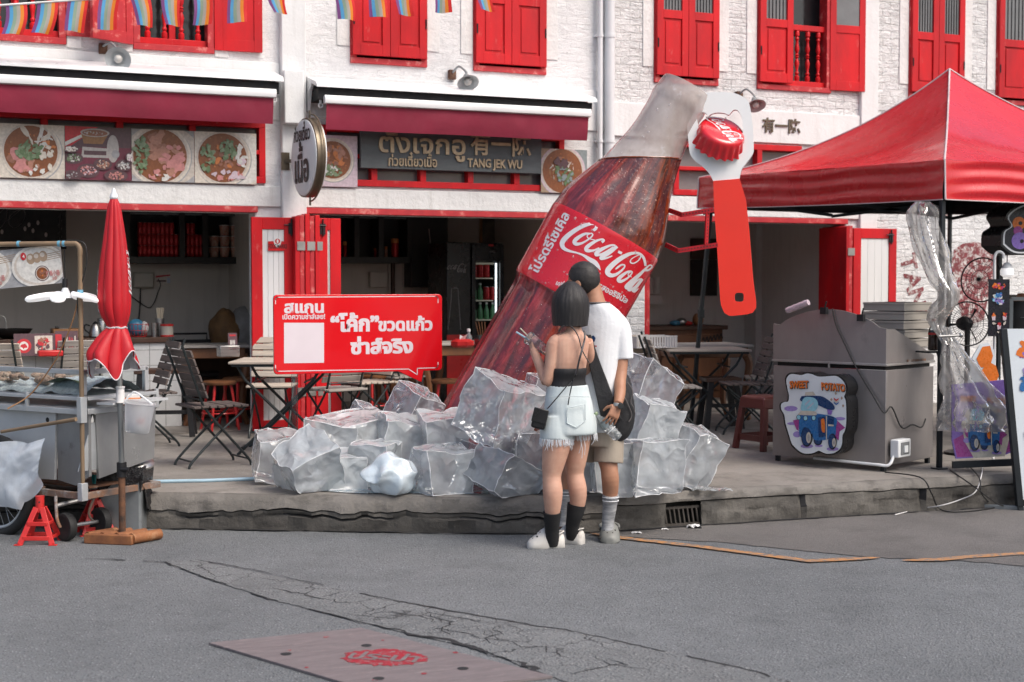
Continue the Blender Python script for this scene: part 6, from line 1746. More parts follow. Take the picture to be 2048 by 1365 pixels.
ICE = [(555, 915, 108, 104, 9.75, 20, 8, 6, 'ice_film', 'crumpled clear ice cube at the outer end of the heap beside the chairs'),
(616, 938, 122, 112, 9.35, 35, 20, -28, 'ice_milky', 'tilted clear ice cube with a raised triangular corner near the kerb'),
(655, 885, 110, 100, 9.85, 10, 5, 8, 'ice_film', 'clear ice cube packed behind the tilted corner cube, under the clear sign leg'),
(716, 868, 140, 78, 10.0, 30, 6, -8, 'ice_milky', 'broad flattened ice cube behind the white crumpled lump'),
(748, 925, 100, 92, 9.6, -15, 4, 5, 'ice_milky', 'ice cube wedged between the tilted corner cube and the white crumpled lump'),
(690, 945, 96, 86, 9.5, 15, 4, 3, 'ice_milky', 'low milky ice cube touching the blue sheet between two taller cubes'),
(802, 875, 104, 92, 9.9, 25, 12, 10, 'ice_milky', 'ice cube under the pointed back cube near the bottle base'),
(826, 820, 92, 88, 10.2, 40, 22, 14, 'ice_dull', 'pointed clear cube rising behind the heap at the clear sign leg'),
(725, 828, 46, 44, 10.3, 30, 30, 20, 'ice_dull', 'small peaked ice cube poking up behind the heap'),
(888, 866, 104, 88, 9.75, 12, 10, -6, 'ice_milky', 'shiny ice cube in front of the bottle foot'),
(884, 940, 118, 104, 9.3, 28, 2, 2, 'ice_film', 'upright square ice cube right of the white crumpled lump'),
(1002, 824, 138, 140, 9.45, 42, 18, 12, 'ice_film', 'largest clear ice cube balanced high against the bottle'),
(980, 905, 126, 62, 9.6, 20, 0, 2, 'ice_dull', 'flat clear slab of ice under the largest cube'),
(1006, 955, 132, 96, 9.2, 38, 12, 30, 'ice_film', 'slanting ice cube with one bright sharp edge beside the woman'),
(1062, 915, 92, 112, 9.4, 10, 0, 3, 'ice_dull', 'upright grey clear ice cube half behind the woman'),
(1078, 790, 64, 82, 9.85, 20, 10, 14, 'ice_dull', 'narrow ice cube at the woman left elbow against the bottle'),
(1135, 938, 110, 104, 9.3, 15, 0, 2, 'ice_milky', 'ice cube seen between the legs of the couple'),
(1165, 860, 120, 100, 9.75, 25, 5, 4, 'ice_film', 'ice cube hidden behind the waists of the couple'),
(1286, 795, 112, 168, 9.75, 25, 14, 22, 'ice_dull', 'tall grey clear ice block leaning behind the black backpack'),
(1302, 850, 88, 116, 9.45, 30, 10, 12, 'ice_milky', 'rounded bluish ice lump inside the tall leaning block'),
(1308, 930, 118, 112, 9.1, 16, 0, 2, 'ice_film', 'square clear ice cube in front beside the man grey sock'),
(1222, 938, 86, 108, 9.15, 10, 0, 1, 'ice_milky', 'upright blue ice cube behind the man bare leg'),
(1372, 908, 112, 122, 9.5, 34, 16, 20, 'ice_film', 'last clear ice cube at the far end of the heap near the canopy pole')]
for i, t in enumerate(ICE): ice(*t[:9], i + 3, t[9], .11 if t[8] != 'ice_dull' else .07)
c = Dp(783, 950, 9.22); mb = MB('ice_bag'); k = 9.22 / FPX
mb.ball((0, 0, 0), (57 * k, 52 * k, 45 * k), 96, 64)
q = []
for v in mb.v:
 v2 = v * (1.05 + .28 * noise.noise(v * 6) - .42 * abs(noise.noise(v * 7 + V((3, 1, 2))))); p = c + v2; p.z = max(p.z, T + .006); q.append(p)
mb.v = q; tag(mb.build('plastic_lump', loc=c, smooth=50), 'opaque white crumpled plastic lump at the front of the ice heap', 'ice lump')
film('blue_sheet', (.55, .72, .82), clear=.35, milky=.3, rough=.08, wr=5, bump=.4)
mb = MB('blue_sheet'); cs = gpt = [G(x, y, T) for x, y in ((560, 968), (600, 982), (720, 989), (900, 990), (1100, 990), (1290, 986), (1360, 980), (1380, 955), (1250, 930), (900, 925), (600, 945))]
cen = sum(cs, V((0, 0, 0))) / len(cs)
for i in range(len(cs)):
 a, b = cs[i], cs[(i + 1) % len(cs)]
 mb.grid(lambda u, v: cen.lerp(a.lerp(b, u), v) + UPZ * (.006 + .006 * abs(noise.noise(cen.lerp(a.lerp(b, u), v) * 12))), 8, 14)
tag(mb.build('plastic_sheet', loc=cen, merge=.001), 'pale blue plastic sheet spread under the fake ice', 'sheet')
mb = MB('ice_film'); a = G(1385, 985, T)
mb.grid(lambda u, v: a + RT * (.27 * u) + FH * (.14 * v) + UPZ * (.008 + .03 * abs(noise.noise(V((u * 4, v * 4, 3)))) + (.0 if u < .8 else -.04 * (u - .8))), 14, 8)
tag(mb.build('film_scrap', loc=a), 'loose scrap of clear film curling over the kerb edge', 'film scrap')
mat('blue_pipe', (.36, .52, .62), .4, ns=5)
mb = MB('blue_pipe'); mb.tube([G(270, 968, T) + UPZ * .012, G(420, 965, T) + UPZ * .012, G(520, 961, T) + UPZ * .012, G(570, 958, T) + UPZ * .012], .013, 10); tag(mb.build('blue_pipe', loc=G(400, 965, T)), 'pale blue plastic pipe lying on the pavement between bin and ice', 'pipe')
# ------------------------------------------------------------------ food cart at the kerb
aC_ = R(31)
E1 = (RT * math.cos(aC_) - FH * math.sin(aC_)).normalized(); E2 = (RT * math.sin(aC_) + FH * math.cos(aC_)).normalized()
CO = Dp(172, 1083, 8.75); CO.z = 0
def K(a, b, z): return CO + E1 * a + E2 * b + UPZ * z        # a <= 0 along the front, b away from the road
mat('cart_alu', (.58, .60, .61), .42, .45, col2=(.46, .48, .49), ns=5, spots=((.32, .30, .28), 11, .62, .75), bump=.15, bs=20)
mat('cart_steel', (.40, .40, .395), .36, .5, col2=(.27, .27, .27), ns=2.5, stretch=(1, 1, .6), bump=.25, bs=6, bd=.01, spots=((.12, .09, .07), 6, .6, .8))
mat('cart_white', (.60, .62, .63), .4, .2, col2=(.50, .52, .53), ns=3, bump=.2, bs=8, spots=((.35, .33, .30), 12, .66, .8))
mat('tarp_white', (.80, .83, .85), .25, col2=(.72, .76, .79), ns=4, bump=.15, bs=5, bd=.03, coat=.6)
mat('rust_bar', (.30, .15, .08), .8, .2, col2=(.17, .15, .14), ns=10, bump=.5, bs=50, spots=((.34, .33, .32), 7, .52, .62))
mat('bamboo_pipe', (.25, .17, .10), .55, col2=(.17, .12, .075), ns=6, stretch=(1, 1, .3), bump=.2, bs=40, spots=((.30, .16, .06), 8, .6, .72))
mat('rubber', (.018, .018, .018), .7, bump=.3, bs=60)
mat('jack_red', (.62, .035, .03), .45, col2=(.50, .02, .02), ns=8, bump=.2, bs=40)
mat('galvanised', (.30, .32, .33), .45, .6, col2=(.20, .22, .23), ns=4, bump=.1, bs=20, spots=((.14, .11, .08), 6, .62, .75))
mat('bag_black', (.012, .012, .014), .18, ns=8, bump=.9, bs=16, bd=.03)
mat('crushed_ice', (.66, .74, .75), .3, ns=30, bump=.8, bs=40, bd=.01)
mat('meat_pale', (.48, .36, .27), .5, col2=(.26, .16, .11), ns=18, bump=.7, bs=26, bd=.02)
mat('leaf_green', (.06, .13, .05), .45, ns=10)
glass('case_glass', (.9, .95, .96), .3, .92)
mat('orange_cord', (.34, .18, .08), .6)
mat('led_glow', (1, .97, .95), .4, emit=.38)
mat('blue_tie', (.14, .36, .5), .5)
cart = thing('food_cart', 'metal street food cart with meat on crushed ice in its glass case', 'food cart', CO)
LQ, DQ = 1.75, .62
mb = MB('rust_bar')
mb.bar(K(-.40, 0, .285), K(.0, 0, .285), .035, .04); mb.build('front_rail', cart, bevel=.003)
MB('rust_bar').bar(K(.0, .0, .287), K(.0, DQ, .287), .035, .04).build('side_rail', cart, bevel=.003)
MB('rust_bar').bar(K(-LQ, DQ, .285), K(-.02, DQ, .285), .035, .04).build('rear_rail', cart, bevel=.003)
MB('rust_bar').bar(K(-LQ, .03, .287), K(-.41, .03, .287), .04, .05).build('front_rail', cart, bevel=.003)
mb = MB('cart_steel')                                   # grey sheet body at the front, its foot cut on a slant
fr_ = lambda a, z, b=.05: K(a, b, z)
mb.prism([fr_(-.30, .80), fr_(-.30, .36), fr_(-.14, .335), fr_(-.02, .40), fr_(-.02, .80)], E2 * .02); mb.build('front_panel', cart, smooth=0)
mb = MB('cart_white'); mb.prism([fr_(-LQ, .80, .04), fr_(-LQ, .34, .04), fr_(-.32, .36, .04), fr_(-.30, .80, .04)], E2 * .02); mb.build('front_panel', cart, smooth=0)
mb = MB('dark_room'); mb.disc(fr_(-.375, .735, .039), -E2, .016, 16); mb.build('handle_hole', cart)
mb = MB('cart_steel'); mb.prism([K(-.01, .10, .78), K(-.01, .12, .38), K(.0, DQ - .04, .46), K(.0, DQ - .02, .80)], -E1 * .02); mb.build('side_panel', cart, smooth=0)
mb = MB('dark_room'); mb.box2((-.0, 0, 0), (0, 0, 0)); mb = MB('rust'); q = [K(-LQ + .05, .08, .32), K(-.05, .08, .32), K(-.05, DQ - .05, .32), K(-LQ + .05, DQ - .05, .32)]; mb.prism(q, (0, 0, .012)); mb.build('floor_plate', cart)
mb = MB('cart_white'); mb.prism([K(-LQ, .02, .80), K(-.02, .02, .80), K(-.02, DQ, .80), K(-LQ, DQ, .80)], (0, 0, .02)); mb.build('deck', cart)
for z, r in ((.805, .034), (.885, .022)):
 MB('cart_alu').bar(K(-LQ, -.01, z), K(.0, -.01, z), .02, r).build('front_rail', cart, bevel=.003)
 MB('cart_alu').bar(K(.0, .02, z), K(.0, DQ, z), .02, r).build('side_rail', cart, bevel=.003)
for a, b in ((-.02, .0), (-.5, .0), (-1.1, .0), (.0, .3), (.0, DQ)): MB('cart_alu').bar(K(a, b - .012, .79), K(a, b - .012, .91), .022, .022, up=E1).build('post', cart, bevel=.003)
# glass case
for a, b in ((-.06, .05), (-.06, DQ - .05), (-LQ, .05)): MB('cart_alu').bar(K(a, b, .90), K(a, b, 1.055), .03, .03, up=E1).build('case_post', cart, bevel=.003)
mb = MB('cart_alu'); mb.bar(K(-LQ, .05, 1.045), K(-.045, .05, 1.045), .03, .03); mb.build('case_rail', cart, bevel=.003)
MB('cart_alu').bar(K(-.06, .065, 1.045), K(-.06, DQ - .04, 1.045), .03, .03).build('case_rail', cart, bevel=.003)
MB('case_glass').poly([K(-LQ, .045, .9), K(-.06, .045, .9), K(-.06, .045, 1.03), K(-LQ, .045, 1.03)]).build('pane', cart, smooth=0)
MB('case_glass').poly([K(-.055, .06, .9), K(-.055, DQ - .05, .9), K(-.055, DQ - .05, 1.03), K(-.055, .06, 1.03)]).build('pane', cart, smooth=0)
MB('cart_alu').prism([K(-LQ, .05, .885), K(-.06, .05, .885), K(-.06, DQ - .05, .885), K(-LQ, DQ - .05, .885)], (0, 0, .012)).build('tray', cart)
mb = MB('crushed_ice')
mb.grid(lambda u, v: K(-LQ + (LQ - .08) * u, .07 + (DQ - .14) * v, .90 + .055 * math.sin(PI * v) ** .5 + .022 * noise.noise(V((u * 14, v * 6, 2))) + (.035 if u > .78 else 0) * math.sin(PI * v) + .008 * noise.noise(V((u * 60, v * 20, 2)))), 70, 18)
tag(mb.build('crushed_ice', loc=K(-.8, .3, .9)), 'bed of crushed ice inside the glass case of the food cart', 'ice', kind='stuff')
mb = MB('meat_pale'); rr = random.Random(3)
for i in range(60):
 c = K(rr.uniform(-LQ + .2, -.42), rr.uniform(.12, .34), .965 + rr.uniform(0, .03)); mb.ball(c, (rr.uniform(.018, .04), rr.uniform(.015, .03), rr.uniform(.012, .024)), 9, 6, Matrix.Rotation(rr.uniform(0, 3), 3, 'Z'))
mb.v = [v + V((noise.noise(v * 30), noise.noise(v * 30 + V((5, 0, 0))), noise.noise(v * 30 + V((0, 5, 0))))) * .008 for v in mb.v]
tag(mb.build('meat_pieces', loc=K(-.8, .3, .96)), 'heap of pale meat pieces on the crushed ice in the cart case', 'food', kind='stuff')
mb = MB('leaf_green')
mb.grid(lambda u, v: K(-.46 + .32 * u, .10 + .16 * v, .955 + .035 * math.sin(PI * u) * (1 - .5 * v) + .01 * abs(2 * v - 1)), 10, 6); tag(mb.build('banana_leaf', loc=K(-.3, .2, .96)), 'green banana leaf lying on the ice in the cart case', 'leaf')
mb = MB('bamboo_pipe'); a, b = Dp(3, 864, 8.9), Dp(152, 839, 8.62)
mb.tube([a, a.lerp(b, .3), a.lerp(b, .31), b], [.011, .011, .012, .013], 10); tag(mb.build('wooden_stick', loc=a), 'rusty brown stick hung across the front of the food cart', 'stick')
# wrinkled white sheet hung over the wheel
mb = MB('tarp_white')
def tarp(u, v):
 a = -1.25 + .97 * u; bot = .215 - .05 * u + (.04 if u > .8 else 0)
 z = .60 + .03 * noise.noise(V((u * 3, 0, 0))) + (.04 * (u > .85) * (u - .85) / .15) - v * (.60 - bot) * (1 - .22 * max(0, (u - .8) / .2))
 return K(a + .06 * (1 - v) * (u > .5) * (u - .5), -.075 - .05 * math.sin(PI * min(1, v * .8 + .1)) + .030 * noise.noise(V((u * 6 + v * 2, v * 3, 4))) + .015 * abs(noise.noise(V((u * 13, v * 9, 1)))), z)
mb.grid(tarp, 40, 24); tag(mb.build('plastic_cover', loc=K(-.8, 0, .5)), 'crinkled white plastic sheet draped over the cart wheel', 'cover')
# aluminium flap on the cart end
mb = MB('cart_alu'); q = [Dp(182, 846, 8.80), Dp(255, 838, 9.05), Dp(288, 846, 9.2), Dp(272, 928, 9.15), Dp(155, 944, 8.72)]
mb.prism(q, E1 * .006); tag(mb.build('metal_sheet', loc=q[0], smooth=0), 'dull aluminium sheet leaning on the end of the food cart', 'sheet')
mb = MB('cart_white'); mb.prism([K(.02, .08, .845), K(.14, .1, .845), K(.14, DQ - .05, .845), K(.02, DQ - .05, .845)], (0, 0, .015)); mb.build('end_shelf', cart)
mb = MB('print_orange'); mb.box(Dp(262, 806, 9.05), (.11, .08, .07)); mb.use('paper_white'); mb.box(Dp(252, 793, 9.05), (.16, .1, .03)); tag(mb.build('carton', loc=Dp(262, 806, 9.05), bevel=.004), 'small orange and white carton on the end shelf of the cart', 'carton')
# corner pole, beam, hung poster
pt = K(.0, -.02, 0)
zt = Dp(170, 492, 8.73).z
mb = MB('bamboo_pipe'); p0 = pt + UPZ * .30; mb.tube([p0, pt + UPZ * .62], .013, 10); mb.build('pole', cart)
MB('bamboo_pipe').tube([pt + UPZ * .62, pt + UPZ * (zt - .03)], .0145, 10).build('pole', cart)
MB('cart_alu').bar(pt + UPZ * .74, pt + UPZ * .90, .05, .04, up=E1).build('pole_clamp', cart, bevel=.003); MB('cart_alu').bar(pt + UPZ * .26, pt + UPZ * .37, .05, .04, up=E1).build('pole_clamp', cart, bevel=.003)
bd = (-RT * .99 + FH * .12).normalized()
MB('bamboo_pipe').tube(smooth_path([pt + UPZ * (zt - .06), pt + UPZ * (zt - .02), pt + UPZ * (zt + .008) + bd * .02, pt + UPZ * (zt + .012) + bd * .06, pt + UPZ * (zt + .01) + bd * .3, pt + UPZ * (zt - .0) + bd * 1.5], 5), .016, 10).build('beam', cart)
mb = MB('blue_tie')
for f_ in (.10, .13, .39): c = pt + bd * f_ + UPZ * (zt + .011); mb = MB('blue_tie'); mb.tube([c - bd * .008, c + bd * .008], .019, 10); mb.build('cord_tie', cart)
c = pt + UPZ * (zt - .28); MB('blue_tie').tube([c - UPZ * .01, c + UPZ * .01], .018, 10).build('cord_tie', cart)
mb = MB('cable_black'); mb.tube(smooth_path([pt + bd * .12 + UPZ * (zt + .03), pt - bd * .02 + UPZ * (zt + .02), pt - bd * .045 + UPZ * (zt - .08), pt - bd * .02 + UPZ * (zt - .2), pt + bd * .02 + UPZ * (zt - .32), pt + bd * .005 + UPZ * (zt - .5)], 5), .004, 6); mb.build('cable', cart)
mb = MB('orange_cord'); mb.tube(smooth_path([Dp(157, 594, 8.7), Dp(146, 640, 8.7), Dp(122, 700, 8.75), Dp(100, 738, 8.8), Dp(60, 790, 8.85), Dp(15, 818, 8.8)], 6), .0045, 6); mb.build('cord', cart)
n_ = -FH
o = Dp(-122, 590, 8.76); u_ = (Dp(128, 566, 8.72) - o); w_p = u_.length; u_.normalize(); v_ = (UPZ - u_ * UPZ.dot(u_)).normalized()
p = Pic(o, u_, v_, w_p, .235, 'print_grey', .005)
for cu in (.42, .86):
 p.ell('print_white', cu - .04, .5, .22, .56); p.ell('print_cream', cu - .04, .5, .20, .5); p.ell('print_white', cu - .04, .52, .18, .46)
 rr = random.Random(int(cu * 100))
 for i in range(4): p.poly('print_wood', [(cu + .02, .62 + .05 * i), (cu + .22, .70 + .05 * i), (cu + .22, .715 + .05 * i), (cu + .02, .64 + .05 * i)])
 p.heap(['print_orange', 'print_wood', 'print_meat2', 'print_broth2'], cu - .07, .72, .08, .14, 16, .035, rr, 1.4) if cu < .5 else [p.ell('print_wood', cu - .10 + i * .05, .70 + .02 * i, .034, .14) and p.ell('print_cream', cu - .105 + i * .05, .74 + .02 * i, .018, .06) for i in range(3)]
 p.ell('print_plum', cu - .02, .3, .058, .2); p.ell('print_cream', cu - .02, .3, .052, .18); p.ell('print_broth' if cu > .5 else 'print_broth2', cu - .02, .3, .045, .155)
 p.heap(['print_orange', 'print_green' if cu < .5 else 'print_meat'], cu - .02, .3, .03, .1, 10, .012, rr)
 p.mb.use('print_pink'); p.L += 3; p.mb.text('烤香小肠', p.pt(cu + .01, .22), u_, v_, .036, width=.085, bold=.03); p.mb.text('10', p.pt(cu + .06, .1), u_, v_, .03, bold=.03)
p.ell('print_redf', .705, .78, .022, .10); p.mb.use('print_white'); p.L += 2; p.mb.text('4', p.pt(.698, .74), u_, v_, .028, bold=.03)
tag(p.mb.build('hanging_poster', loc=o, smooth=0), 'plastic poster of skewers and dips hanging from the cart beam', 'poster')
# five petal lamp hanging on a cord
lc = Dp(131, 588, 8.70)
lp = thing('petal_lamp', 'lit five petal LED lamp hanging from the cart beam', 'lamp', lc)
MB('cable_black').tube([Dp(129, 500, 8.72), Dp(130, 560, 8.70)], .003, 6).build('cord', lp); MB('black_iron').tube([Dp(130, 558, 8.7), Dp(130, 578, 8.7)], .016, 12).build('socket', lp)
MB('sign_white').lathe([(.016, 0), (.02, -.01), (.038, -.05), (.045, -.062), (.01, -.064)], Dp(130.5, 576, 8.7), n=20).build('housing', lp)
cc = Dp(130.5, 596, 8.7)
for k in range(5):
 a = R(-90 + 72 * k); d = (RT * math.cos(a) + FH * math.sin(a)); s = UPZ.cross(d)
 mb = MB('led_glow'); c = cc + d * .14; up = UPZ * .006
 d2 = (d - UPZ * (.16 + .06 * (k % 2))).normalized(); n2 = (s * .96 + UPZ * .28 * (1 if s.dot(FH) < 0 else -1)).normalized()
 ring = [c + d2 * (.095 * math.cos(t)) + n2 * (.042 * math.sin(t)) for t in [2 * PI * i / 24 for i in range(24)]]
 mb.loft([[q_ * .0 + (c + (q_ - c) * f_) + UPZ * h for q_ in ring] for f_, h in ((.9, -.010), (1, 0), (1, .010), (.92, .018))]); mb.build('petal', lp)
# wheels under the platform
def wheel(c, ax, r, w, tyre, rim, parent=None):
 t = MB(tyre).lathe([(r * .68, -w * .4), (r * .8, -w * .5), (r * .95, -w * .45), (r, -w * .2), (r, w * .2), (r * .95, w * .45), (r * .8, w * .5), (r * .68, w * .4)], c, ax, 36).build('tyre', parent)
 mb = MB(rim); mb.lathe([(r * .68, -w * .38), (r * .60, -w * .1), (r * .3, -w * .05), (r * .16, -w * .3), (.004, -w * .3)], c, ax, 28, cap=False)
 x, y = frame_of(V(ax))
 for k in range(8):
  d = x * math.cos(k * PI / 4) + y * math.sin(k * PI / 4); mb.bar(c + d * r * .2 - V(ax) * w * .12, c + d * r * .64 - V(ax) * w * .16, .012, .01, up=V(ax))
 mb.build('rim', parent)
hd = thing('hand_trolley', 'small two wheeled hand trolley under the end of the food cart', 'trolley', G(150, 1080))
ax = (FH * .80 + RT * .60).normalized()
w1 = G(132, 1082); w1.z = .088; w2 = w1 + ax * .26
wheel(w1, ax, .088, .055, 'rubber', 'cart_steel', hd); wheel(w2, ax, .088, .055, 'rubber', 'cart_steel', hd)
MB('cart_steel').tube([w1, w2], .012, 8).build('axle', hd)
MB('rust_bar').tube(smooth_path([w1 - ax * .04, w1 - ax * .04 - RT * .02 + UPZ * .06, w1 - RT * .06 + UPZ * .19], 3), .010, 8).build('strut', hd)
MB('cart_steel').tube([w1 - RT * .06 + UPZ * .13, w2 + RT * .02 + UPZ * .17], .014, 8).build('crossbar', hd); MB('rust_bar').tube(smooth_path([w2 - ax * .05, w2 - ax * .09 + UPZ * .06, w2 - ax * .05 + UPZ * .15], 3), .008, 8).build('strut', hd)
wc = K(-.75, -.045, .30); rad = .30
bw = thing('cart_wheel', 'large spoked bicycle wheel carrying the food cart', 'wheel', wc)
x, y = frame_of(E2)
MB('rubber').tube([wc + x * (rad * math.cos(2 * PI * k / 40)) + y * (rad * math.sin(2 * PI * k / 40)) for k in range(41)], .032, 10, cap=False).build('tyre', bw)
MB('cart_alu').tube([wc + x * ((rad - .035) * math.cos(2 * PI * k / 40)) + y * ((rad - .035) * math.sin(2 * PI * k / 40)) for k in range(41)], .014, 8, cap=False).build('rim', bw)
mb = MB('cart_alu'); mb.tube([wc - E2 * .05, wc + E2 * .05], .02, 12)
for k in range(28): t = 2 * PI * k / 28; mb.tube([wc + E2 * (.03 if k % 2 else -.03) + x * (.02 * math.cos(t + .8)) + y * (.02 * math.sin(t + .8)), wc + x * ((rad - .04) * math.cos(t)) + y * ((rad - .04) * math.sin(t))], .0016, 4)
mb.build('spokes', bw)
def axle_stand(c, lb, sc=1.0, ang=0.0):
 t = thing('axle_stand', lb, 'axle stand', (0, 0, 0)); H = .29
 for s in (-1, 1):
  for q in (-1, 1): MB('jack_red').bar((s * .018, q * .018, H - .07), (s * .098, q * .085, .004), .034, .012, up=(0, q, .3)).build('leg', t, bevel=.003)
  for q in (-1, 1): MB('jack_red').box((s * .105, q * .09, .003), (.05, .03, .006)).build('foot', t, bevel=.002)
 for z, w, o in ((.04, .084, .078), (.125, .062, .055)):
  for q in (-1, 1): MB('jack_red').box((0, q * o, z), (w * 2, .010, .026)).build('crossbar', t, bevel=.003)
  for q in (-1, 1): MB('jack_red').box((q * w, 0, z), (.010, o * 2, .02)).build('crossbar', t, bevel=.003)
 MB('jack_red').lathe([(.026, H - .1), (.026, H - .02), (.028, H)], n=16).build('column', t); mb = MB('dark_room'); mb.disc((0.005, -.0268, H - .035), (0, -1, 0), .006, 10); mb.build('pin_hole', t)
 return place(t, c, ang, sc=sc)
axle_stand(G(81, 1086), 'bright red axle stand propping the front of the food cart', 1.0, -YAW)
axle_stand(G(190, 1066), 'red axle stand mostly hidden behind the small trolley wheels', .95, -YAW + .6)
# galvanised bin with black bag
bc = G(252, 1066); bc = G(252, 1058)
bn = thing('metal_bin', 'galvanised metal bin lined with a black bag beside the parasol pole', 'bin', bc)
hb = .41; w = .135
def rbx(w, z, r=.03): return [bc + RT * (w * sx * (1 if k not in (0,) else 1)) * 1.0 + FH * (w * sy) + UPZ * z for sx, sy, k in ((-1, -.9, 1), (-.9, -1, 1), (.9, -1, 1), (1, -.9, 1), (1, .9, 1), (.9, 1, 1), (-.9, 1, 1), (-1, .9, 1))]
MB('galvanised').loft([rbx(w, .0), rbx(w, .01), rbx(w, hb)], cap=False).loft([rbx(w, .004), rbx(w - .005, .006)]).build('body', bn, bevel=.003)
mb = MB('bag_black'); rr = random.Random(8); rings = []
for z, ww in ((hb - .10, w + .006), (hb - .04, w + .012), (hb + .008, w + .008), (hb + .0, w - .01), (hb - .15, w - .02)):
 ring = []
 P_ = rbx(ww, z)
 for a, b in zip(P_, P_[1:] + P_[:1]):
  for j in range(5): ring.append(a.lerp(b, j / 5))
 rings.append([q + V((rr.uniform(-.006, .006), rr.uniform(-.006, .006), (rr.uniform(-.06, .02) if z == hb - .10 else rr.uniform(-.008, .008)))) for q in ring])
mb.loft(rings, cap=False); mb.build('bin_bag', bn, smooth=25)
mb = MB('brushed_steel'); c = bc + RT * .06 + FH * .03 + UPZ * (hb + .02); mb.lathe([(.12, 0), (.12, .012), (.10, .03), (.04, .045), (.01, .046)], c, (UPZ * .9 - FH * .25 + RT * .2), 28); mb.build('lid', bn)
mb = MB('bag_black'); a = bc + RT * (w + .004) - FH * .1; mb.grid(lambda u, v: a + FH * (.16 * u) + RT * (.03 * v + .012 * noise.noise(V((u * 5, v * 5, 0)))) + UPZ * (hb - .10 - .20 * v * (1 - .5 * abs(u - .4))), 8, 8); mb.build('bin_bag', bn)
mat('teal_cloth', (.02, .20, .20), .6); mb = MB('teal_cloth'); a = Dp(188, 950, 8.95); mb.grid(lambda u, v: a + RT * (.035 * (u - .5) * (1 - .6 * v)) - UPZ * (.08 * v) + FH * .01 * math.sin(u * 6), 5, 5); tag(mb.build('teal_rag', loc=a), 'small teal rag hanging under the aluminium sheet', 'rag')
# ------------------------------------------------------------------ folded red parasol on its stand
mat('parasol_red', (.58, .012, .022), .5, col2=(.46, .01, .018), ns=4, bump=.1, bs=40, translucent=.12)
mat('parasol_lining', (.62, .60, .62), .7)
mat('pole_grey', (.28, .29, .29), .35, .7, ns=8, stretch=(1, 1, .3))
mat('pole_rust', (.22, .10, .05), .8, .2, col2=(.03, .026, .024), ns=10, bump=.6, bs=40, spots=((.40, .22, .10), 14, .6, .7))
DPa = 8.69; kp_ = DPa / FPX
pb = G(245, 1083)
um = thing('parasol', 'folded red parasol with white lettering on a rusty stand beside the food cart', 'parasol', pb)
bx = lambda a, b, z: pb + RT * a + FH * b + UPZ * z
for s in (-.062, 0, .062): pass
for i in range(4):
 b_ = -.16 + i * .105; MB('rust').tube([bx(-.18, b_, .036), bx(.18 - .0, b_, .036)], .036, 12).build('base_weight', um) if False else None
e_ = (RT * .93 + FH * .38).normalized(); f_ = UPZ.cross(e_)
mat('base_rust', (.32, .13, .05), .75, .1, col2=(.17, .065, .03), ns=9, bump=.5, bs=50, spots=((.42, .24, .13), 8, .58, .7))
MB('base_rust').bar(pb - RT * .21 - FH * .06 + UPZ * .03, pb + RT * .10 - FH * .12 + UPZ * .03, .05, .06).build('base_rail', um, bevel=.006)
for i in range(4):
 a = pb - RT * (.20 - .095 * i) - FH * (.055 + .018 * i) + UPZ * .035
 MB('base_rust').tube([a, a + RT * .13 + FH * .17], .034, 12).build('base_weight', um)
MB('pole_rust').tube([bx(0, 0, .04), bx(.0, 0, .44)], .021, 14).build('pole', um)
MB('pole_grey').tube([bx(.0, 0, .44), bx(-.008, 0, 1.10)], .017, 14).build('pole', um)
MB('black_iron').tube([bx(0, 0, .40), bx(0, 0, .49)], .03, 14).tube([bx(.0, -.02, .45), bx(.05, -.03, .45)], .014, 10).build('clamp', um)
MB('paper_white').lathe([(.03, 0), (.027, .005), (.024, .085), (.028, .09), (.028, .1)], bx(-.003, 0, .86), n=18).build('collar', um)
zc_ = lambda y: HC + (565 - y) * kp_
cpr = [(396, 6, 235), (412, 12, 235), (440, 16.5, 235), (480, 22, 235), (520, 27, 234), (560, 30.5, 233.5), (600, 31.5, 233), (625, 29, 234), (642, 24, 236), (650, 20.5, 237), (656, 20, 237), (664, 25, 234), (680, 33, 230), (700, 41, 226), (718, 47, 224), (735, 48, 226)]
mb = MB('parasol_red'); K2 = 128; rings = []
NP = 9
for y, r, xc in cpr:
 amp = .16 if y < 640 else (.10 if y < 660 else .20)
 ring = []
 for k in range(K2):
  th = 2 * PI * k / K2; w = 1 + amp * (abs(math.cos(NP * th / 2 + .9)) ** .7 - .6) + .05 * noise.noise(V((th * 2, y * .01, 3)))
  zz = zc_(y)
  if y > 664:
   hem = .06 * math.cos(3 * th + 2.2) + .035 * math.cos(5 * th + .6) + .015; zz += hem * (y - 664) / 71 * 1.0; w *= 1 + .10 * math.cos(3 * th + 1) * (y - 664) / 71
  rr_ = r * kp_ * w
  ring.append(pb + RT * ((xc - 244.5) * kp_ + rr_ * math.sin(th)) - FH * (rr_ * math.cos(th) * .9) + UPZ * zz)
 rings.append(ring)
fine_r = []
for i in range(K2):
 col = smooth_path([r_[i] for r_ in rings], 3); fine_r.append(col)
rings = [[fine_r[k][j] for k in range(K2)] for j in range(len(fine_r[0]))]
mb.loft(rings, cap=False); mb.build('canopy', um)
mb = MB('parasol_lining'); mb.loft([[q + (pb + UPZ * q.z - q).normalized() * .012 if (pb + UPZ * q.z - q).length > .02 else q for q in r_] for r_ in rings[-14:]], cap=False); mb.build('inner_layer', um)
mb = MB('parasol_lining'); mb.tube(rings[-1] + [rings[-1][0]], .004, 5, cap=False); mb.build('hem', um)
mb = MB('parasol_lining'); mb.tube([q + UPZ * .003 * math.sin(i * .3) for i, q in enumerate(rings[30])] + [rings[30][0]], .006, 5, cap=False); mb.tube([rings[30][70], rings[31][66] - FH * .02, rings[32][62] - FH * .02], .004, 5); mb.build('tie_cord', um)
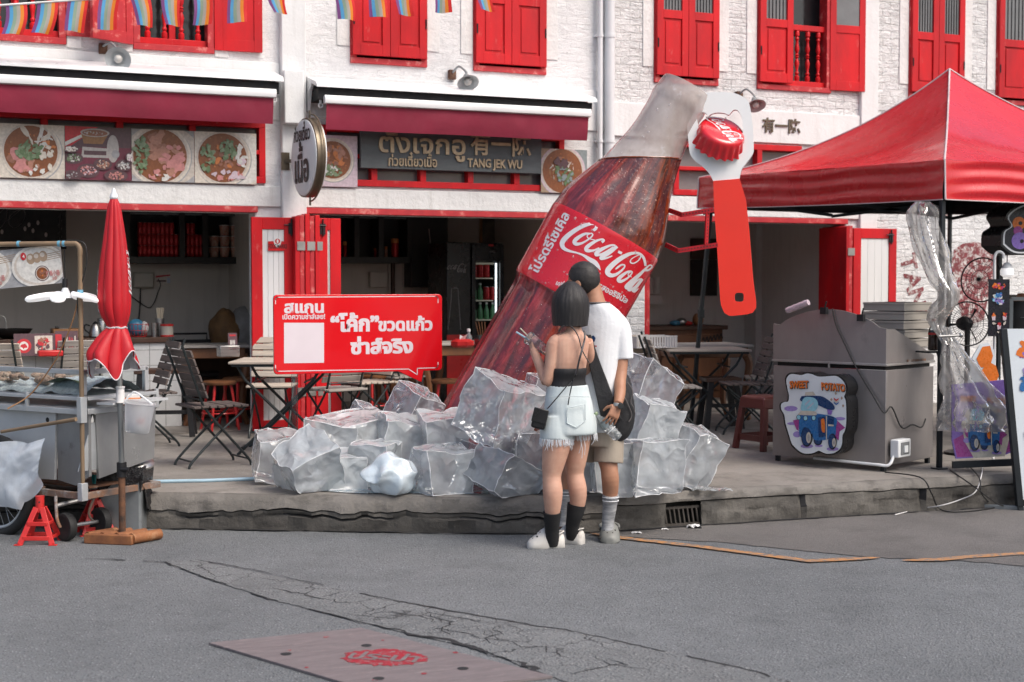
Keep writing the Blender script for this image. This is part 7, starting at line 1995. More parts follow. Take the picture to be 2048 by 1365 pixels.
MB('sign_white').lathe([(.02, 0), (.026, .01), (.022, .03), (.014, .04), (.012, .055), (.005, .07)], pb + RT * (-9.5 * kp_) + UPZ * (zc_(399)), n=18).build('tip', um)
def on_canopy(th0, z0, sgn=1):
 def f(s, t, j):
  z = z0 + sgn * (s - SW[0]) * .0015; th = th0 - sgn * (t - SH_[0] - 60) * .0075
  y = 565 - (z - HC) / kp_
  for (ya, ra, xa), (yb_, rb, xb) in zip(cpr, cpr[1:]):
   if ya <= y <= yb_: q = (y - ya) / (yb_ - ya); r = ra + (rb - ra) * q; xc = xa + (xb - xa) * q; break
  else: r, xc = 20, 235
  w = 1 + .16 * (abs(math.cos(NP * th / 2 + .9)) ** .7 - .6) + .05 * noise.noise(V((th * 2, y * .01, 3)))
  rr_ = r * kp_ * w + .004 + j
  return pb + RT * ((xc - 244.5) * kp_ + rr_ * math.sin(th)) - FH * (rr_ * math.cos(th) * .9) + UPZ * z
 return f
mb = MB('parasol_lining'); script(mb, on_canopy(R(-82), 1.40)); script(mb, on_canopy(R(88), 1.52)); mb.build('lettering', um, smooth=0)
# bucket hanging from the parasol pole
film('bucket_plastic', (.88, .90, .92), clear=.45, milky=.2, rough=.3, wr=4, bump=.1, sheen=.1)
bk = Dp(277, 836, 8.72); bu = thing('plastic_bucket', 'translucent plastic bucket hanging from the parasol pole collar', 'bucket', bk)
MB('bucket_plastic').lathe([(.068, -.09), (.072, -.085), (.092, .085), (.098, .09), (.094, .094)], bk, (UPZ + RT * .12), 28).build('body', bu)
MB('sign_white').tube(smooth_path([bk + RT * -.085 + UPZ * .10, Dp(262, 790, 8.72), Dp(272, 785, 8.72), bk + RT * .09 + UPZ * .08], 5), .006, 6).build('handle', bu)
mb = MB('paper_white'); mb.ball(bk - UPZ * .05, (.06, .055, .04), 16, 10); mb.use('print_pink'); mb.ball(bk + RT * .02 - FH * .03 - UPZ * .02, (.03, .025, .02)); mb.v = [v + V((0, 0, 1)) * .012 * noise.noise(v * 30) for v in mb.v]
tag(mb.build('bag_of_scraps', loc=bk - UPZ * .05), 'white and pink bag inside the hanging translucent bucket', 'bag')
# ------------------------------------------------------------------ red canopy tent
mat('tent_red', (.60, .012, .022), .28, col2=(.54, .010, .018), ns=2, coat=.35, bump=.12, bs=3, bd=.04)
mat('tent_shade', (.02, .016, .018), .8)  # added inner layer, near black: the shade under the canopy painted in
mat('piping', (.60, .52, .52), .5)
mat('black_steel', (.028, .033, .038), .4, .5, ns=6)
TX0, TX1, TY0, TY1, ZE, ZV, ZP = 7.0, 10.0, 8.24, 11.67, 2.485, 2.20, 3.46
tcx, tcy = (TX0 + TX1) / 2, (TY0 + TY1) / 2
def tz(x, y): return .10 * (y - TY0) / (TY1 - TY0)
def canopy_pt(s, t, k):
 """k side 0..3, s along the side -1..1, t 0 eave .. 1 peak"""
 c = [(-1, -1), (1, -1), (1, 1), (-1, 1)]; a, b = c[k], c[(k + 1) % 4]
 u = a[0] + (b[0] - a[0]) * (s + 1) / 2; v = a[1] + (b[1] - a[1]) * (s + 1) / 2
 x = tcx + u * (1 - t) * (TX1 - TX0) / 2; y = tcy + v * (1 - t) * (TY1 - TY0) / 2
 f = .52 * t + .48 * t ** 2.6 if t < 1 else 1
 sag = -.17 * (1 - s * s) * math.sin(PI * min(1, t * 1.05)) * (1 - t) ** .8
 w = .008 * noise.noise(V((s * 7, t * 3, k * 4))) * (1 - t)
 return V((x, y, ZE + tz(x, y) * (1 - t) + (ZP - ZE) * f + sag * .75 + w))
tent = thing('canopy_tent', 'red peaked canopy tent on black poles over the steel stall', 'tent', (tcx, tcy, T))
mb = MB('tent_red')
for k in range(4): mb.grid(lambda u, v: canopy_pt(2 * u - 1, v, k), 40, 30)
mb.build('canopy', tent, merge=.0005, smooth=35)
mb = MB('tent_shade')
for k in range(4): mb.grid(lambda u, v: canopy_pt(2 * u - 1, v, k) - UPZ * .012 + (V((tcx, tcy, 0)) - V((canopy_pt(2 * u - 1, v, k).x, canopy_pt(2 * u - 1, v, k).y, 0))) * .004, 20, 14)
mb.build('inner_layer', tent, merge=.0005)
cs_ = [V((TX0, TY0, 0)), V((TX1, TY0, 0)), V((TX1, TY1, 0)), V((TX0, TY1, 0))]
for k in range(4):
 a, b = cs_[k], cs_[(k + 1) % 4]; n = V((b.y - a.y, a.x - b.x, 0)).normalized()
 def val(u, v):
  p = a.lerp(b, u); e = min(u, 1 - u); wr = math.sin(v * 17 + 3 * noise.noise(V((u * 3, k, 0)))) * .008 * min(1, e * 12)
  return V((p.x, p.y, 0)) + n * (wr + .010 * noise.noise(V((u * 5, v * 2, k * 3 + 1))) + .012 * v) + UPZ * (ZE + tz(p.x, p.y) - (ZE - ZV) * v - .012 * math.sin(PI * u) * v)
 mb = MB('tent_red'); mb.grid(val, 60, 22); mb.build('valance', tent, smooth=60)
 mb = MB('tent_shade'); mb.grid(lambda u, v: val(u, v) - n * .014, 20, 8); mb.build('inner_layer', tent)
 mb = MB('piping'); mb.tube([val(i / 30, 1.0) for i in range(31)], .005, 5); mb.build('piping', tent)
 mb = MB('piping'); mb.tube([canopy_pt(-1, i / 24, k) + UPZ * .004 for i in range(25)], .008, 6); mb.tube([val(0, i / 6) + n * .004 for i in range(7)], .007, 6); mb.build('piping', tent)
def pole(x, y, dx=0, dy=0):
 mb = MB('black_steel'); a = V((x, y, T)); b = V((x + dx, y + dy, ZE - .02)); mb.bar(a, b, .034, .034, up=(1, 0, 0)); mb.box(a + UPZ * .006, (.09, .09, .012)); mb.build('pole', tent, bevel=.004)
 c = a.lerp(b, .48); MB('black_steel').box(c, (.05, .05, .08)).build('pole_joint', tent, bevel=.004)
pole(TX0 + .02, TY0 + .04); b_ = G(1381, 852, T); pole(b_.x, b_.y, TX0 + .1 - b_.x + .02, TY1 - .05 - b_.y); pole(TX1 - .05, TY0 + .05); pole(TX1 - .05, TY1 - .05)
for k in range(4):
 a, b = cs_[k] * .98 + V((tcx, tcy, 0)) * .02, cs_[(k + 1) % 4] * .98 + V((tcx, tcy, 0)) * .02; mb = MB('black_steel')
 m_ = (a + b) / 2
 for p, q in ((a, m_), (m_, b)): mb.bar(p + UPZ * (ZV + .06), q + UPZ * (ZV + .20), .018, .03); mb.bar(p + UPZ * (ZV + .22), q + UPZ * (ZV + .05), .018, .03)
 mb.build('scissor_truss', tent)
# rolled clear side curtain tied to the corner pole
film('curtain_film', (.66, .63, .59), clear=.60, milky=.35, rough=.2, wr=7, bump=.5, sheen=.16)
mat('film_fold', (.70, .68, .64), .3, ns=20, alpha=.35)
dC = 10.28
cu = thing('plastic_curtain', 'bunched clear plastic curtain tied round the canopy corner pole', 'curtain', Dp(1888, 600, dC))
def curtain(rows, seed, NP=7, dz=.0):
 rings = []; K3 = 150
 dense = []
 P_ = [V((x, y, 0)) for x, y, *_ in rows]; S = smooth_path(P_, 5); ws_ = smooth_path([V((w, d, 0)) for _, _, w, d in rows], 5)
 for i, p in enumerate(S):
  w, d = ws_[i].x * dC / FPX, ws_[i].y
  ring = []
  for k in range(K3):
   t = 2 * PI * k / K3
   m_ = 1 + .20 * math.sin(NP * t + seed + .8 * noise.noise(V((t, i * .12, seed)))) + .30 * noise.noise(V((math.cos(t) * 2.2, math.sin(t) * 2.2 + i * .16, seed))) + .16 * noise.noise(V((math.cos(t) * 6, math.sin(t) * 6, i * .35)))
   ring.append(Dp(p.x, p.y, dC + d) + RT * (w * m_ * math.cos(t)) + FH * (w * .75 * m_ * math.sin(t)) + UPZ * .006 * noise.noise(V((t * 3, i * .5, seed))))
  rings.append(ring)
 mb = MB('curtain_film'); mb.loft(rings, cap=False); mb.use('film_fold')
 for k in range(3, K3, 25): mb.tube([r_[k] for r_ in rings], .0012, 4)
 return mb
curtain([(1846, 404, 14, .15), (1848, 425, 30, .14), (1855, 470, 30, .12), (1868, 520, 28, .05), (1886, 565, 21, -.06), (1897, 590, 18, -.08), (1886, 615, 22, -.03), (1872, 640, 15, .05), (1880, 665, 9, .02), (1893, 690, 7, -.04)], 2).build('bundle', cu)
curtain([(1894, 655, 6, -.05), (1898, 675, 10, -.06), (1908, 705, 20, -.06), (1922, 740, 34, -.05), (1940, 785, 50, -.03), (1952, 815, 60, -.02), (1948, 842, 62, -.02), (1944, 860, 58, -.02)], 9, 9).build('skirt', cu)
MB('brushed_steel').tube([Dp(1878, 673, dC - .12), Dp(1922, 671, dC - .12)], .010, 8).ball(Dp(1922, 671, dC - .12), .018, 10, 6).build('tie_clip', cu)
# ------------------------------------------------------------------ stainless steel stall
mat('stall_steel', (.36, .335, .325), .36, .5, col2=(.26, .24, .235), ns=2.2, stretch=(1, 1, .5), spots=((.20, .18, .17), 7, .60, .80), bump=.12, bs=5, bd=.01)
mat('stall_top', (.42, .40, .385), .36, .45, ns=4)
s0, s1, s2 = G(1770, 945, T), G(1545, 922, T), G(1882, 932, T)
ea = (s1 - s0); La = ea.length; ea.normalize(); eb = V((ea.y, -ea.x, 0)); Lb = .72
if eb.x < 0: eb = -eb
def S_(a, b, z): return s0 + ea * a + eb * b + UPZ * (z - s0.z)
stall = thing('steel_stall', 'stainless steel snack stall with arched back panel under the red canopy', 'stall', s0)
Z0, Z1 = T + .045, .965
mb = MB('stall_steel'); mb.prism([S_(0, 0, Z0), S_(La, 0, Z0), S_(La, 0, Z1), S_(0, 0, Z1)], eb * .02); mb.build('front_panel', stall, bevel=.003)
MB('stall_steel').prism([S_(.002, .021, Z0), S_(.002, Lb, Z0), S_(.002, Lb, Z1), S_(.002, .021, Z1)], ea * .02).build('side_panel', stall, bevel=.003)
MB('stall_steel').prism([S_(La - .021, .021, Z0), S_(La - .021, Lb, Z0), S_(La - .021, Lb, Z1), S_(La - .021, .021, Z1)], ea * .02).build('side_panel', stall, bevel=.003)
MB('stall_top').prism([S_(-.01, -.01, Z1 + .03), S_(La + .01, -.01, Z1 + .03), S_(La + .01, Lb, Z1 + .03), S_(-.01, Lb, Z1 + .03)], UPZ * .018).build('counter_top', stall, bevel=.003)
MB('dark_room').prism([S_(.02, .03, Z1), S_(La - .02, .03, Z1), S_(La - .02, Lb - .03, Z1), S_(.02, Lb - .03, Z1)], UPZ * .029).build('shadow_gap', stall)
ztop = lambda a: 1.275 + .135 * math.sin(PI * min(1, max(0, (a / La - .12) / .8))) ** .7 if .12 < a / La < .92 else 1.275 + (.03 if a / La >= .92 else 0)
arch = [(0, 1.265)] + [(La * (.06 + .88 * i / 16), 1.275 + .125 * math.sin(PI * i / 16) ** .75) for i in range(17)] + [(La, 1.285)]
mb = MB('stall_steel'); mb.prism([S_(0, -.003, Z1 + .03), S_(La, -.003, Z1 + .03)] + [S_(a, -.003, z) for a, z in arch[::-1]], eb * .018); mb.build('back_panel', stall, smooth=20)
mb = MB('stall_steel'); mb.prism([S_(.001, .017, Z1 + .05), S_(.001, Lb, Z1 + .05), S_(.001, Lb, Z1 + .085), S_(.001, .12, 1.26), S_(.001, .017, 1.262)], ea * .014); mb.build('side_wing', stall, smooth=0)
for f in (.48,): MB('stall_top').prism([S_(La * f, -.012, Z1), S_(La * f + .012, -.012, Z1), S_(La * f + .012, -.012, Z1 + .05), S_(La * f, -.012, Z1 + .05)], eb * .012).build('trim', stall)
for a, b in ((.03, .03), (La - .03, .03), (.03, Lb - .03), (La - .03, Lb - .03)): MB('black_steel').bar(S_(a, b, T), S_(a, b, Z0), .03, .03, up=ea).build('foot', stall)
mb = MB('rust_bar'); mb.bar(S_(-.004, .30, Z1 + .058), S_(-.004, .58, Z1 + .056), .006, .018); mb.build('stain_strip', stall)
# boxes stacked on it
mat('box_card', (.335, .31, .275), .7, ns=5, var=.05)
bx0_ = Dp(1794, 694, 10.72); MB('stall_top').prism([S_(.02, .14, bx0_.z - .012), S_(.5, .14, bx0_.z - .012), S_(.5, Lb - .02, bx0_.z - .012), S_(.02, Lb - .02, bx0_.z - .012)], UPZ * .010).build('shelf', stall)
for i in range(5):
 c = bx0_ + ea * (.015 * (i % 2)); mb = MB('box_card'); rot = Matrix.Rotation(math.atan2(eb.y, eb.x) + R((0, 3, -2, 2, -1)[i]), 3, 'Z')
 mb.box(c + UPZ * (.033 + i * .068), (.40, .34, .062), rot); mb.box(c + UPZ * (.056 + i * .068), (.408, .348, .016), rot)
 tag(mb.build('takeaway_box', loc=c + UPZ * i * .068, bevel=.002), ['lowest greige takeaway box on the steel stall', 'second greige takeaway box up the stack on the steel stall', 'middle greige takeaway box of the stack on the steel stall', 'fourth greige takeaway box up, just under the top one', 'topmost greige takeaway box of the stack on the steel stall'][i], 'box', 'takeaway boxes on the stall')
# clips and rolled paper on the arch
pl = lambda x, y, off=-.02: (lambda r: CAM + r * ((s0 + eb * off - CAM).dot(eb) / r.dot(eb)))(ray(x, y))
mb = MB('black_iron')
for i, x in enumerate((1648, 1722)):
 c = pl(x, 622 if x < 1700 else 636); mb = MB('black_iron'); mb.box(c, (.035, .05, .05), Matrix.Rotation(.4, 3, 'Z')); mb.tube([c, c + UPZ * .07 + ea * -.02], .006, 6)
 tag(mb.build('clip', loc=c), ('black spring clip at the top of the steel arch', 'black spring clip near the corner of the steel arch')[i], 'clip')
c = pl(1596, 614); mb = MB('print_lilac'); a, b = pl(1574, 622), pl(1617, 605); mb.tube([a.lerp(b, i / 8) for i in range(9)], [.022 + .004 * (i % 2) for i in range(9)], 10); tag(mb.build('rolled_cloth', loc=c), 'rolled pinkish cloth lying on the shoulder of the steel arch', 'cloth')
mb = MB('cable_black'); mb.tube(smooth_path([pl(x, y) for x, y in ((1665, 618), (1672, 650), (1690, 690), (1712, 735), (1745, 790), (1768, 826))] + [S_(-.02, .05, .70), S_(-.02, .20, .54), S_(-.02, .36, .55), S_(-.02, .50, .52), S_(-.02, .56, .58)], 5), .0055, 6)
tag(mb.build('power_cable', loc=pl(1700, 720)), 'black cable draped over the steel arch and down the stall', 'cable')
# illuminated cut-out sign: a blue tuk-tuk under two orange words
mat('sign_face', (.70, .76, .80), .3, ns=2, var=.03)
for k, c in dict(navy=(.012, .05, .16), tuk=(.03, .16, .42), sky=(.30, .62, .74), violet=(.26, .16, .52), mauve=(.36, .27, .62), plumpink=(.36, .06, .28), tang=(.80, .20, .03), ink=(.012, .012, .02), ivory=(.60, .56, .48), amber2=(.85, .42, .10)).items(): mat('print_' + k, c, .3, col2=tuple(x * .8 for x in c), ns=30)
so = -.15
zq = lambda x, y, L=0: pl(1540 + x / 7.185, 730 + y / 7.185, so - .0006 - .00025 * L)
OUT = [(240, 370), (225, 290), (215, 200), (250, 135), (310, 112), (440, 130), (520, 108), (600, 115), (690, 150), (800, 150), (940, 140), (1010, 165), (1080, 230), (1115, 320), (1105, 400), (1085, 450), (1110, 520), (1118, 700), (1115, 860), (1095, 960), (1060, 1030), (1055, 1140), (1020, 1230), (930, 1290), (830, 1300), (760, 1280), (700, 1255), (620, 1290), (520, 1300), (430, 1275), (330, 1190), (290, 1130), (250, 1000), (205, 850), (185, 720), (140, 640), (140, 560), (190, 530), (245, 520), (255, 430)]
o2 = smooth_path([V((x, y, 0)) for x, y in OUT + [OUT[0]]], 3)[:-1]
ts = thing('tuktuk_sign', 'cut-out light box sign of a blue tuk-tuk fixed to the steel stall', 'sign', zq(650, 700))
cx0 = sum((p.x for p in o2)) / len(o2), sum((p.y for p in o2)) / len(o2)
mb = MB('fridge_black'); mb.prism([zq(p.x, p.y) for p in o2], eb * (-so - .004)); mb.build('box', ts, smooth=30)
mb = MB('sign_face'); mb.poly([zq(cx0[0] + (p.x - cx0[0]) * .955, cx0[1] + (p.y - cx0[1]) * .965, 2) for p in o2]); mb.build('face', ts, smooth=0)
LY = [4]
def draw(mb, q):
 def P(m, pts, sm=False): LY[0] += 1; mb.use('print_' + m); pts = [(p.x, p.y) for p in smooth_path([V((x, y, 0)) for x, y in pts + [pts[0]]], 4)[:-1]] if sm else pts; mb.poly([q(x, y, LY[0]) for x, y in pts])
 def El(m, x, y, rx, ry, n=24): P(m, [(x + rx * math.cos(2 * PI * k / n), y + ry * math.sin(2 * PI * k / n)) for k in range(n)])
 for x, y, rx, ry in ((300, 630, 100, 40), (330, 845, 85, 22), (390, 1000, 60, 45), (1005, 775, 80, 25), (530, 1170, 95, 30), (900, 1210, 90, 28), (700, 1165, 60, 18)): El('mauve', x, y, rx, ry, 9)
 P('plumpink', [(930, 770), (1080, 905), (1000, 960), (985, 1090), (900, 1000)]); P('plumpink', [(330, 800), (420, 780), (410, 950), (380, 930)])
 for x, y in ((540, 1060), (880, 1100)): pass
 El('ink', 690, 1090, 62, 70); El('navy', 690, 1085, 50, 60)
 P('navy', [(455, 450), (620, 445), (760, 460), (900, 560), (925, 640), (820, 640), (640, 560), (440, 520)], True)
 P('tuk', [(430, 720), (650, 700), (940, 760), (950, 900), (930, 1030), (800, 1080), (640, 1080), (600, 1030), (440, 1040), (415, 850)], True)
 P('sky', [(470, 500), (520, 462), (640, 480), (690, 560), (640, 665), (450, 655)], True); P('sign_white' if False else 'blue', [(500, 560), (570, 500), (585, 510), (505, 590)]); P('blue', [(530, 620), (620, 540), (630, 555), (545, 640)])
 P('ivory', [(420, 690), (470, 660), (640, 670), (670, 700), (650, 725), (420, 720)], True); P('ivory', [(500, 440), (510, 395), (620, 385), (660, 440)]);
 for x, y in ((412, 755), (510, 768), (628, 765)): El('ink', x, y, 34, 38); El('sky', x, y, 26, 32)
 P('navy', [(690, 760), (800, 740), (810, 1030), (700, 1040)]); P('tang', [(730, 790), (780, 780), (790, 960), (745, 950)], True); P('navy', [(830, 730), (920, 750), (915, 860), (830, 850)]); P('ivory', [(835, 855), (915, 862), (915, 885), (835, 880)])
 P('violet', [(820, 640), (900, 660), (880, 720), (830, 715)]); P('ivory', [(804, 735), (818, 735), (818, 1075), (804, 1075)])
 for x, y, rx, ry in ((530, 1035, 82, 145), (895, 1105, 62, 115)): El('ink', x, y, rx, ry); El('navy', x - 8, y - 4, rx * .82, ry * .88); El('ivory', x + 24, y + 12, rx * .42, ry * .55); El('grey', x + 26, y + 12, rx * .22, ry * .33)
 P('tuk', [(440, 880), (520, 850), (590, 900), (600, 1000), (560, 920), (480, 900), (455, 960)], True)
 for x, y in ((945, 410), (1030, 480), (1050, 590), (880, 500)): El('wood', x, y, 16, 26, 4)
 for i, m in enumerate(('redf', 'ivory', 'tuk')): P(m, [(915, 470 + i * 28), (950, 500 + i * 28), (990, 478 + i * 28), (985, 500 + i * 28), (950, 525 + i * 28), (918, 497 + i * 28)])
 dx = (q(1000, 700, 0) - q(300, 700, 0)).normalized(); dy = (q(300, 300, 0) - q(300, 700, 0)); dy = (dy - dx * dy.dot(dx)).normalized(); kk = (q(1000, 700, 0) - q(300, 700, 0)).length / 700
 for m, o, b in (('ink', (8, 8), .075), ('tang', (0, 0), .045)):
  LY[0] += 3; mb.use('print_' + m)
  mb.text('SWEET', q(285 + o[0], 335 + o[1], LY[0]), dx, dy, 125 * kk, width=270 * kk, bold=b); mb.text('POTATO', q(740 + o[0], 355 + o[1], LY[0]), (dx - dy * .08), dy, 125 * kk, width=330 * kk, bold=b)
mb = MB('print_ink'); draw(mb, zq); mb.build('picture', ts, smooth=0)
# switch box on the road side with its conduit
glass('clear_box', (.9, .93, .94), .35, .8)
c = S_(-.05, .13, .40)
sbx = thing('socket_box', 'translucent white socket box on the side of the steel stall', 'socket box', c); rt_ = Matrix.Rotation(math.atan2(eb.y, eb.x), 3, 'Z')
MB('sign_white').box(c, (.18, .07, .13), rt_).build('case', sbx, bevel=.008); MB('cover_grey' if False else 'window_grey').box(c - ea * .036, (.12, .01, .09), rt_).build('socket', sbx, bevel=.003); MB('sign_white').box(c - ea * .044 + UPZ * -.005, (.05, .012, .05), rt_).build('plug', sbx, bevel=.003)
mb = MB('sign_white'); mb.tube(smooth_path([S_(.58, -.02, .285), S_(.3, -.02, .283), S_(.06, -.02, .282), S_(-.03, -.0, .285), S_(-.04, .05, .35)], 4), .011, 8); tag(mb.build('conduit', loc=S_(.3, 0, .28)), 'white conduit running along the foot of the steel stall', 'pipe')
# ------------------------------------------------------------------ things beside the stall
fc = Dp(1935, 648, 11.3)
fan = thing('electric_fan', 'black electric fan with an open wire cage behind the corner pole', 'fan', fc)
def cage(c, nrm, r, n, flat=1.0):
 x, y = frame_of(V(nrm).normalized()); mb = MB('black_iron')
 for q in (1, .72, .42): mb.tube([c + x * (r * q * math.cos(2 * PI * i / 32)) + y * (r * q * math.sin(2 * PI * i / 32)) * flat + V(nrm).normalized() * (.05 * (1 - q)) for i in range(33)], .006 if q == 1 else .002, 6, cap=False)
 for i in range(n):
  t = 2 * PI * i / n; mb.tube([c + V(nrm).normalized() * .05, c + x * (r * .7 * math.cos(t)) + y * (r * .7 * math.sin(t)) * flat + V(nrm).normalized() * .03, c + x * (r * math.cos(t)) + y * (r * math.sin(t)) * flat], .0015, 4)
 return mb
cage(fc, (-.35, -.93, .1), .175, 48).build('cage', fan); cage(Dp(1963, 560, 11.3), (-.93, -.35, .1), .175, 30).build('cage', fan)
MB('black_iron').lathe([(.05, 0), (.06, .05), (.05, .12)], fc + FH * .02, FH, 18).build('motor', fan); MB('black_iron').bar(fc - UPZ * .03, V((fc.x, fc.y, T)), .03, .03, up=(1, 0, 0)).lathe([(.17, 0), (.17, .02), (.03, .05)], (fc.x, fc.y, T), n=20).build('stand', fan)
for k in range(3): x, y = frame_of(FH); d = x * math.cos(k * 2.1) + y * math.sin(k * 2.1); MB('window_dark').prism([fc, fc + d * .14 + x.cross(d) * .03 + FH * .01, fc + d * .15 - UPZ * .02, fc + d * .06 - FH * .02], FH * .004).build('blade', fan)
sh = thing('side_shelf', 'small black shelf on the canopy corner pole holding a cola bottle', 'shelf', Dp(1866, 702, 10.5)); c = Dp(1862, 704, 10.5); MB('black_steel').box(c, (.16, .15, .012)).build('top', sh); MB('black_steel').bar(c + RT * .05 - UPZ * .006, c + RT * .08 - UPZ * .09, .02, .02).build('bracket', sh)
mat('cola_dark', (.02, .008, .006), .12, coat=.5); c = Dp(1866, 701, 10.47); co_ = thing('cola_bottle', 'dark cola bottle standing on the small black shelf', 'bottle', c); MB('cola_dark').lathe([(.03, 0), (.038, .008), (.036, .08), (.038, .13), (.034, .15)], c, n=18).build('drink', co_); MB('case_glass').lathe([(.034, .15), (.013, .20), (.013, .215)], c, n=18, cap=False).build('neck', co_); MB('plastic_red').lathe([(.0385, .115), (.0385, .13)], c, n=18, cap=False).lathe([(.015, .213), (.015, .232), (.003, .233)], c, n=14).build('cap', co_)
# sign frame pole, hanging menu, bulb, cloud sign, easel, potato board
p_ = Dp(1996, 700, 11.6); mb = MB('black_steel'); a = V((p_.x, p_.y, T)); mb.bar(a, a + UPZ * 2.05, .035, .035, up=(1, 0, 0)); tag(mb.build('sign_post', loc=a, bevel=.004), 'thin black post carrying the cloud shaped sign', 'post')
hk = MB('sign_white'); h0 = Dp(1989, 700, 10.9); hk.tube(smooth_path([h0, Dp(1989, 540, 10.9), Dp(1990, 512, 10.9), Dp(1997, 504, 10.9), Dp(2006, 508, 10.9), Dp(2007, 518, 10.9)], 4), .011, 8); hk.tube([h0, V((h0.x, h0.y, T))], .011, 8); tag(hk.build('hook_pole', loc=V((h0.x, h0.y, T))), 'white hooked pole holding the small dark menu board', 'pole')
def board(o, u, w, h, bgm, fn, nm, lb, cat, thick=.008, up=UPZ):
 u = V(u).normalized(); p = Pic(o, u, (up - u * up.dot(u)), w, h, bgm, thick); fn(p); return tag(p.mb.build(nm, loc=V(o), smooth=0), lb, cat)
def cup(p, u, v, s, a, b): p.poly('print_' + a, [(u - s, v), (u + s, v), (u + s * .7, v - s * 2.2 * p.w / p.h), (u - s * .7, v - s * 2.2 * p.w / p.h)]); rr = random.Random(int(u * 97)); p.heap(['print_' + b, 'print_redf'], u, v + s * .5 * p.w / p.h, s * .8, s * .9 * p.w / p.h, 9, s * .5, rr)
def menu(p):
 rr = random.Random(6); p.heap(['print_tang', 'print_plumpink', 'print_redf'], .5, .88, .3, .045, 26, .07, rr); p.heap(['print_mauve', 'print_violet', 'print_sky', 'print_tuk', 'print_white'], .5, .66, .3, .09, 40, .08, rr)
 for u, v in ((.24, .36), (.76, .36), (.5, .2)): cup(p, u, v, .10, 'lilac', 'tang'); p.blob('print_cream', u, v - .13, .10, .018, rr, 8)
board(Dp(1976, 673, 10.8), RT, 42 * 10.8 / FPX, 114 * 10.8 / FPX, 'print_ink', menu, 'menu_board', 'small black hanging menu board with three printed dessert cups', 'menu board')
bl = Dp(2014, 545, 11.0); lb_ = thing('light_bulb', 'glowing white light bulb hanging under the cloud sign', 'bulb', bl); MB('led_glow').lathe([(.03, -.035), (.05, -.02), (.052, .01), (.045, .03)], bl, n=20).build('bulb', lb_); MB('sign_white').lathe([(.045, .03), (.03, .06), (.016, .075)], bl, n=16).build('housing', lb_); MB('cable_black').tube([bl + UPZ * .07, bl + UPZ * .75], .004, 5).build('cord', lb_)
CL = [(2002, 492), (2004, 465), (2020, 452), (2012, 432), (2030, 414), (2060, 405), (2110, 415), (2150, 440), (2150, 480), (2110, 505), (2060, 510), (2025, 509)]
dS = 10.9; cq = lambda x, y, d: Dp(x, y, d); co2 = smooth_path([V((x, y, 0)) for x, y in CL + [CL[0]]], 4)[:-1]; gx = sum(p.x for p in co2) / len(co2); gy = sum(p.y for p in co2) / len(co2)
cs2 = thing('cloud_sign', 'black cloud shaped light sign with orange to violet Thai letters at the frame edge', 'sign', Dp(2040, 460, dS)); e_ = FH * .16 - RT * .10
mb = MB('fridge_black'); mb.prism([cq(p.x, p.y, dS) for p in co2], e_); mb.build('box', cs2, smooth=30)
for m, s_, k in (('sign_white', .93, 1), ('print_ink', .87, 2)): mb = MB(m); mb.poly([cq(gx + (p.x - gx) * s_, gy + (p.y - gy) * s_, dS - .001 * k) for p in co2]); mb.build('rim' if k == 1 else 'face', cs2, smooth=0)
mb = MB('print_tang');
for x, y, r_, m in ((2038, 447, 13, 'tang'), (2036, 462, 9, 'plumpink'), (2040, 482, 17, 'violet')): mb.use('print_' + m); mb.disc(cq(x, y, dS - .005), -FH, r_ * dS / FPX, 20)
for x, y in ((2041, 447), (2044, 483)): mb.use('print_ink'); mb.disc(cq(x, y, dS - .006), -FH, 4 * dS / FPX, 14)
mb.build('lettering', cs2, smooth=0)
eo, et = Dp(2040, 1000, 9.95), Dp(2008, 658, 9.95)
upv = (et - eo); ux = RT
es = thing('easel_sign', 'white easel menu sign with black frame standing on the road at the kerb', 'easel sign', G(2040, 1022))
p = Pic(eo + RT * .02, ux, upv, .62, upv.length, 'sign_face', .02)
rr = random.Random(9); p.heap(['print_violet', 'print_mauve', 'print_plumpink', 'print_tang'], .22, .86, .10, .06, 26, .06, rr); p.heap(['print_violet', 'print_tuk', 'print_mauve'], .24, .68, .12, .08, 24, .06, rr)
for i in range(9): p.ell('print_meat2', .17 + .06 * (i % 3), .42 + .035 * (i // 3), .045, .032)
p.poly('print_lilac', [(.08, .40), (.36, .40), (.32, .27), (.12, .27)]); [p.poly('print_plum', [(.1, y), (.34 - .05 * (k % 2), y), (.34 - .05 * (k % 2), y + .012), (.1, y + .012)]) for k, y in enumerate((.20, .17, .14))]
p.mb.build('face', es, smooth=0)
MB('black_steel').bar(eo + FH * .02 - upv.normalized() * .05, et + FH * .02, .045, .05, up=FH).build('frame', es, bevel=.004); MB('black_steel').bar(G(2041, 1022), eo + upv * .1 + FH * .03, .035, .035, up=FH).build('leg', es)
MB('galvanised').bar(G(1952, 1016) + UPZ * .015, G(2060, 1022) + UPZ * .015, .05, .03).build('foot', es, bevel=.003); MB('galvanised').bar(G(1960, 1012) + UPZ * .015, G(2030, 1000) + UPZ * .015, .05, .03).build('foot', es, bevel=.003)
do = 10.25; o = Dp(1906, 916, do); q3 = lambda x, y, L=0: Dp(x, y, do - .0004 * (L + 2))
pb2 = thing('snack_board', 'purple printed board with fried sweet potatoes and a tuk-tuk under the plastic curtain', 'board', o)
mb = MB('print_violet'); mb.prism([Dp(x, y, do) for x, y in ((1904, 770), (2012, 760), (2026, 905), (2000, 913), (1912, 918), (1904, 880))], FH * .02)
mb.use('print_plumpink'); mb.poly([q3(x, y) for x, y in ((1907, 880), (1960, 850), (2020, 880), (2022, 903), (1998, 910), (1914, 915))]); LY[0] = 6
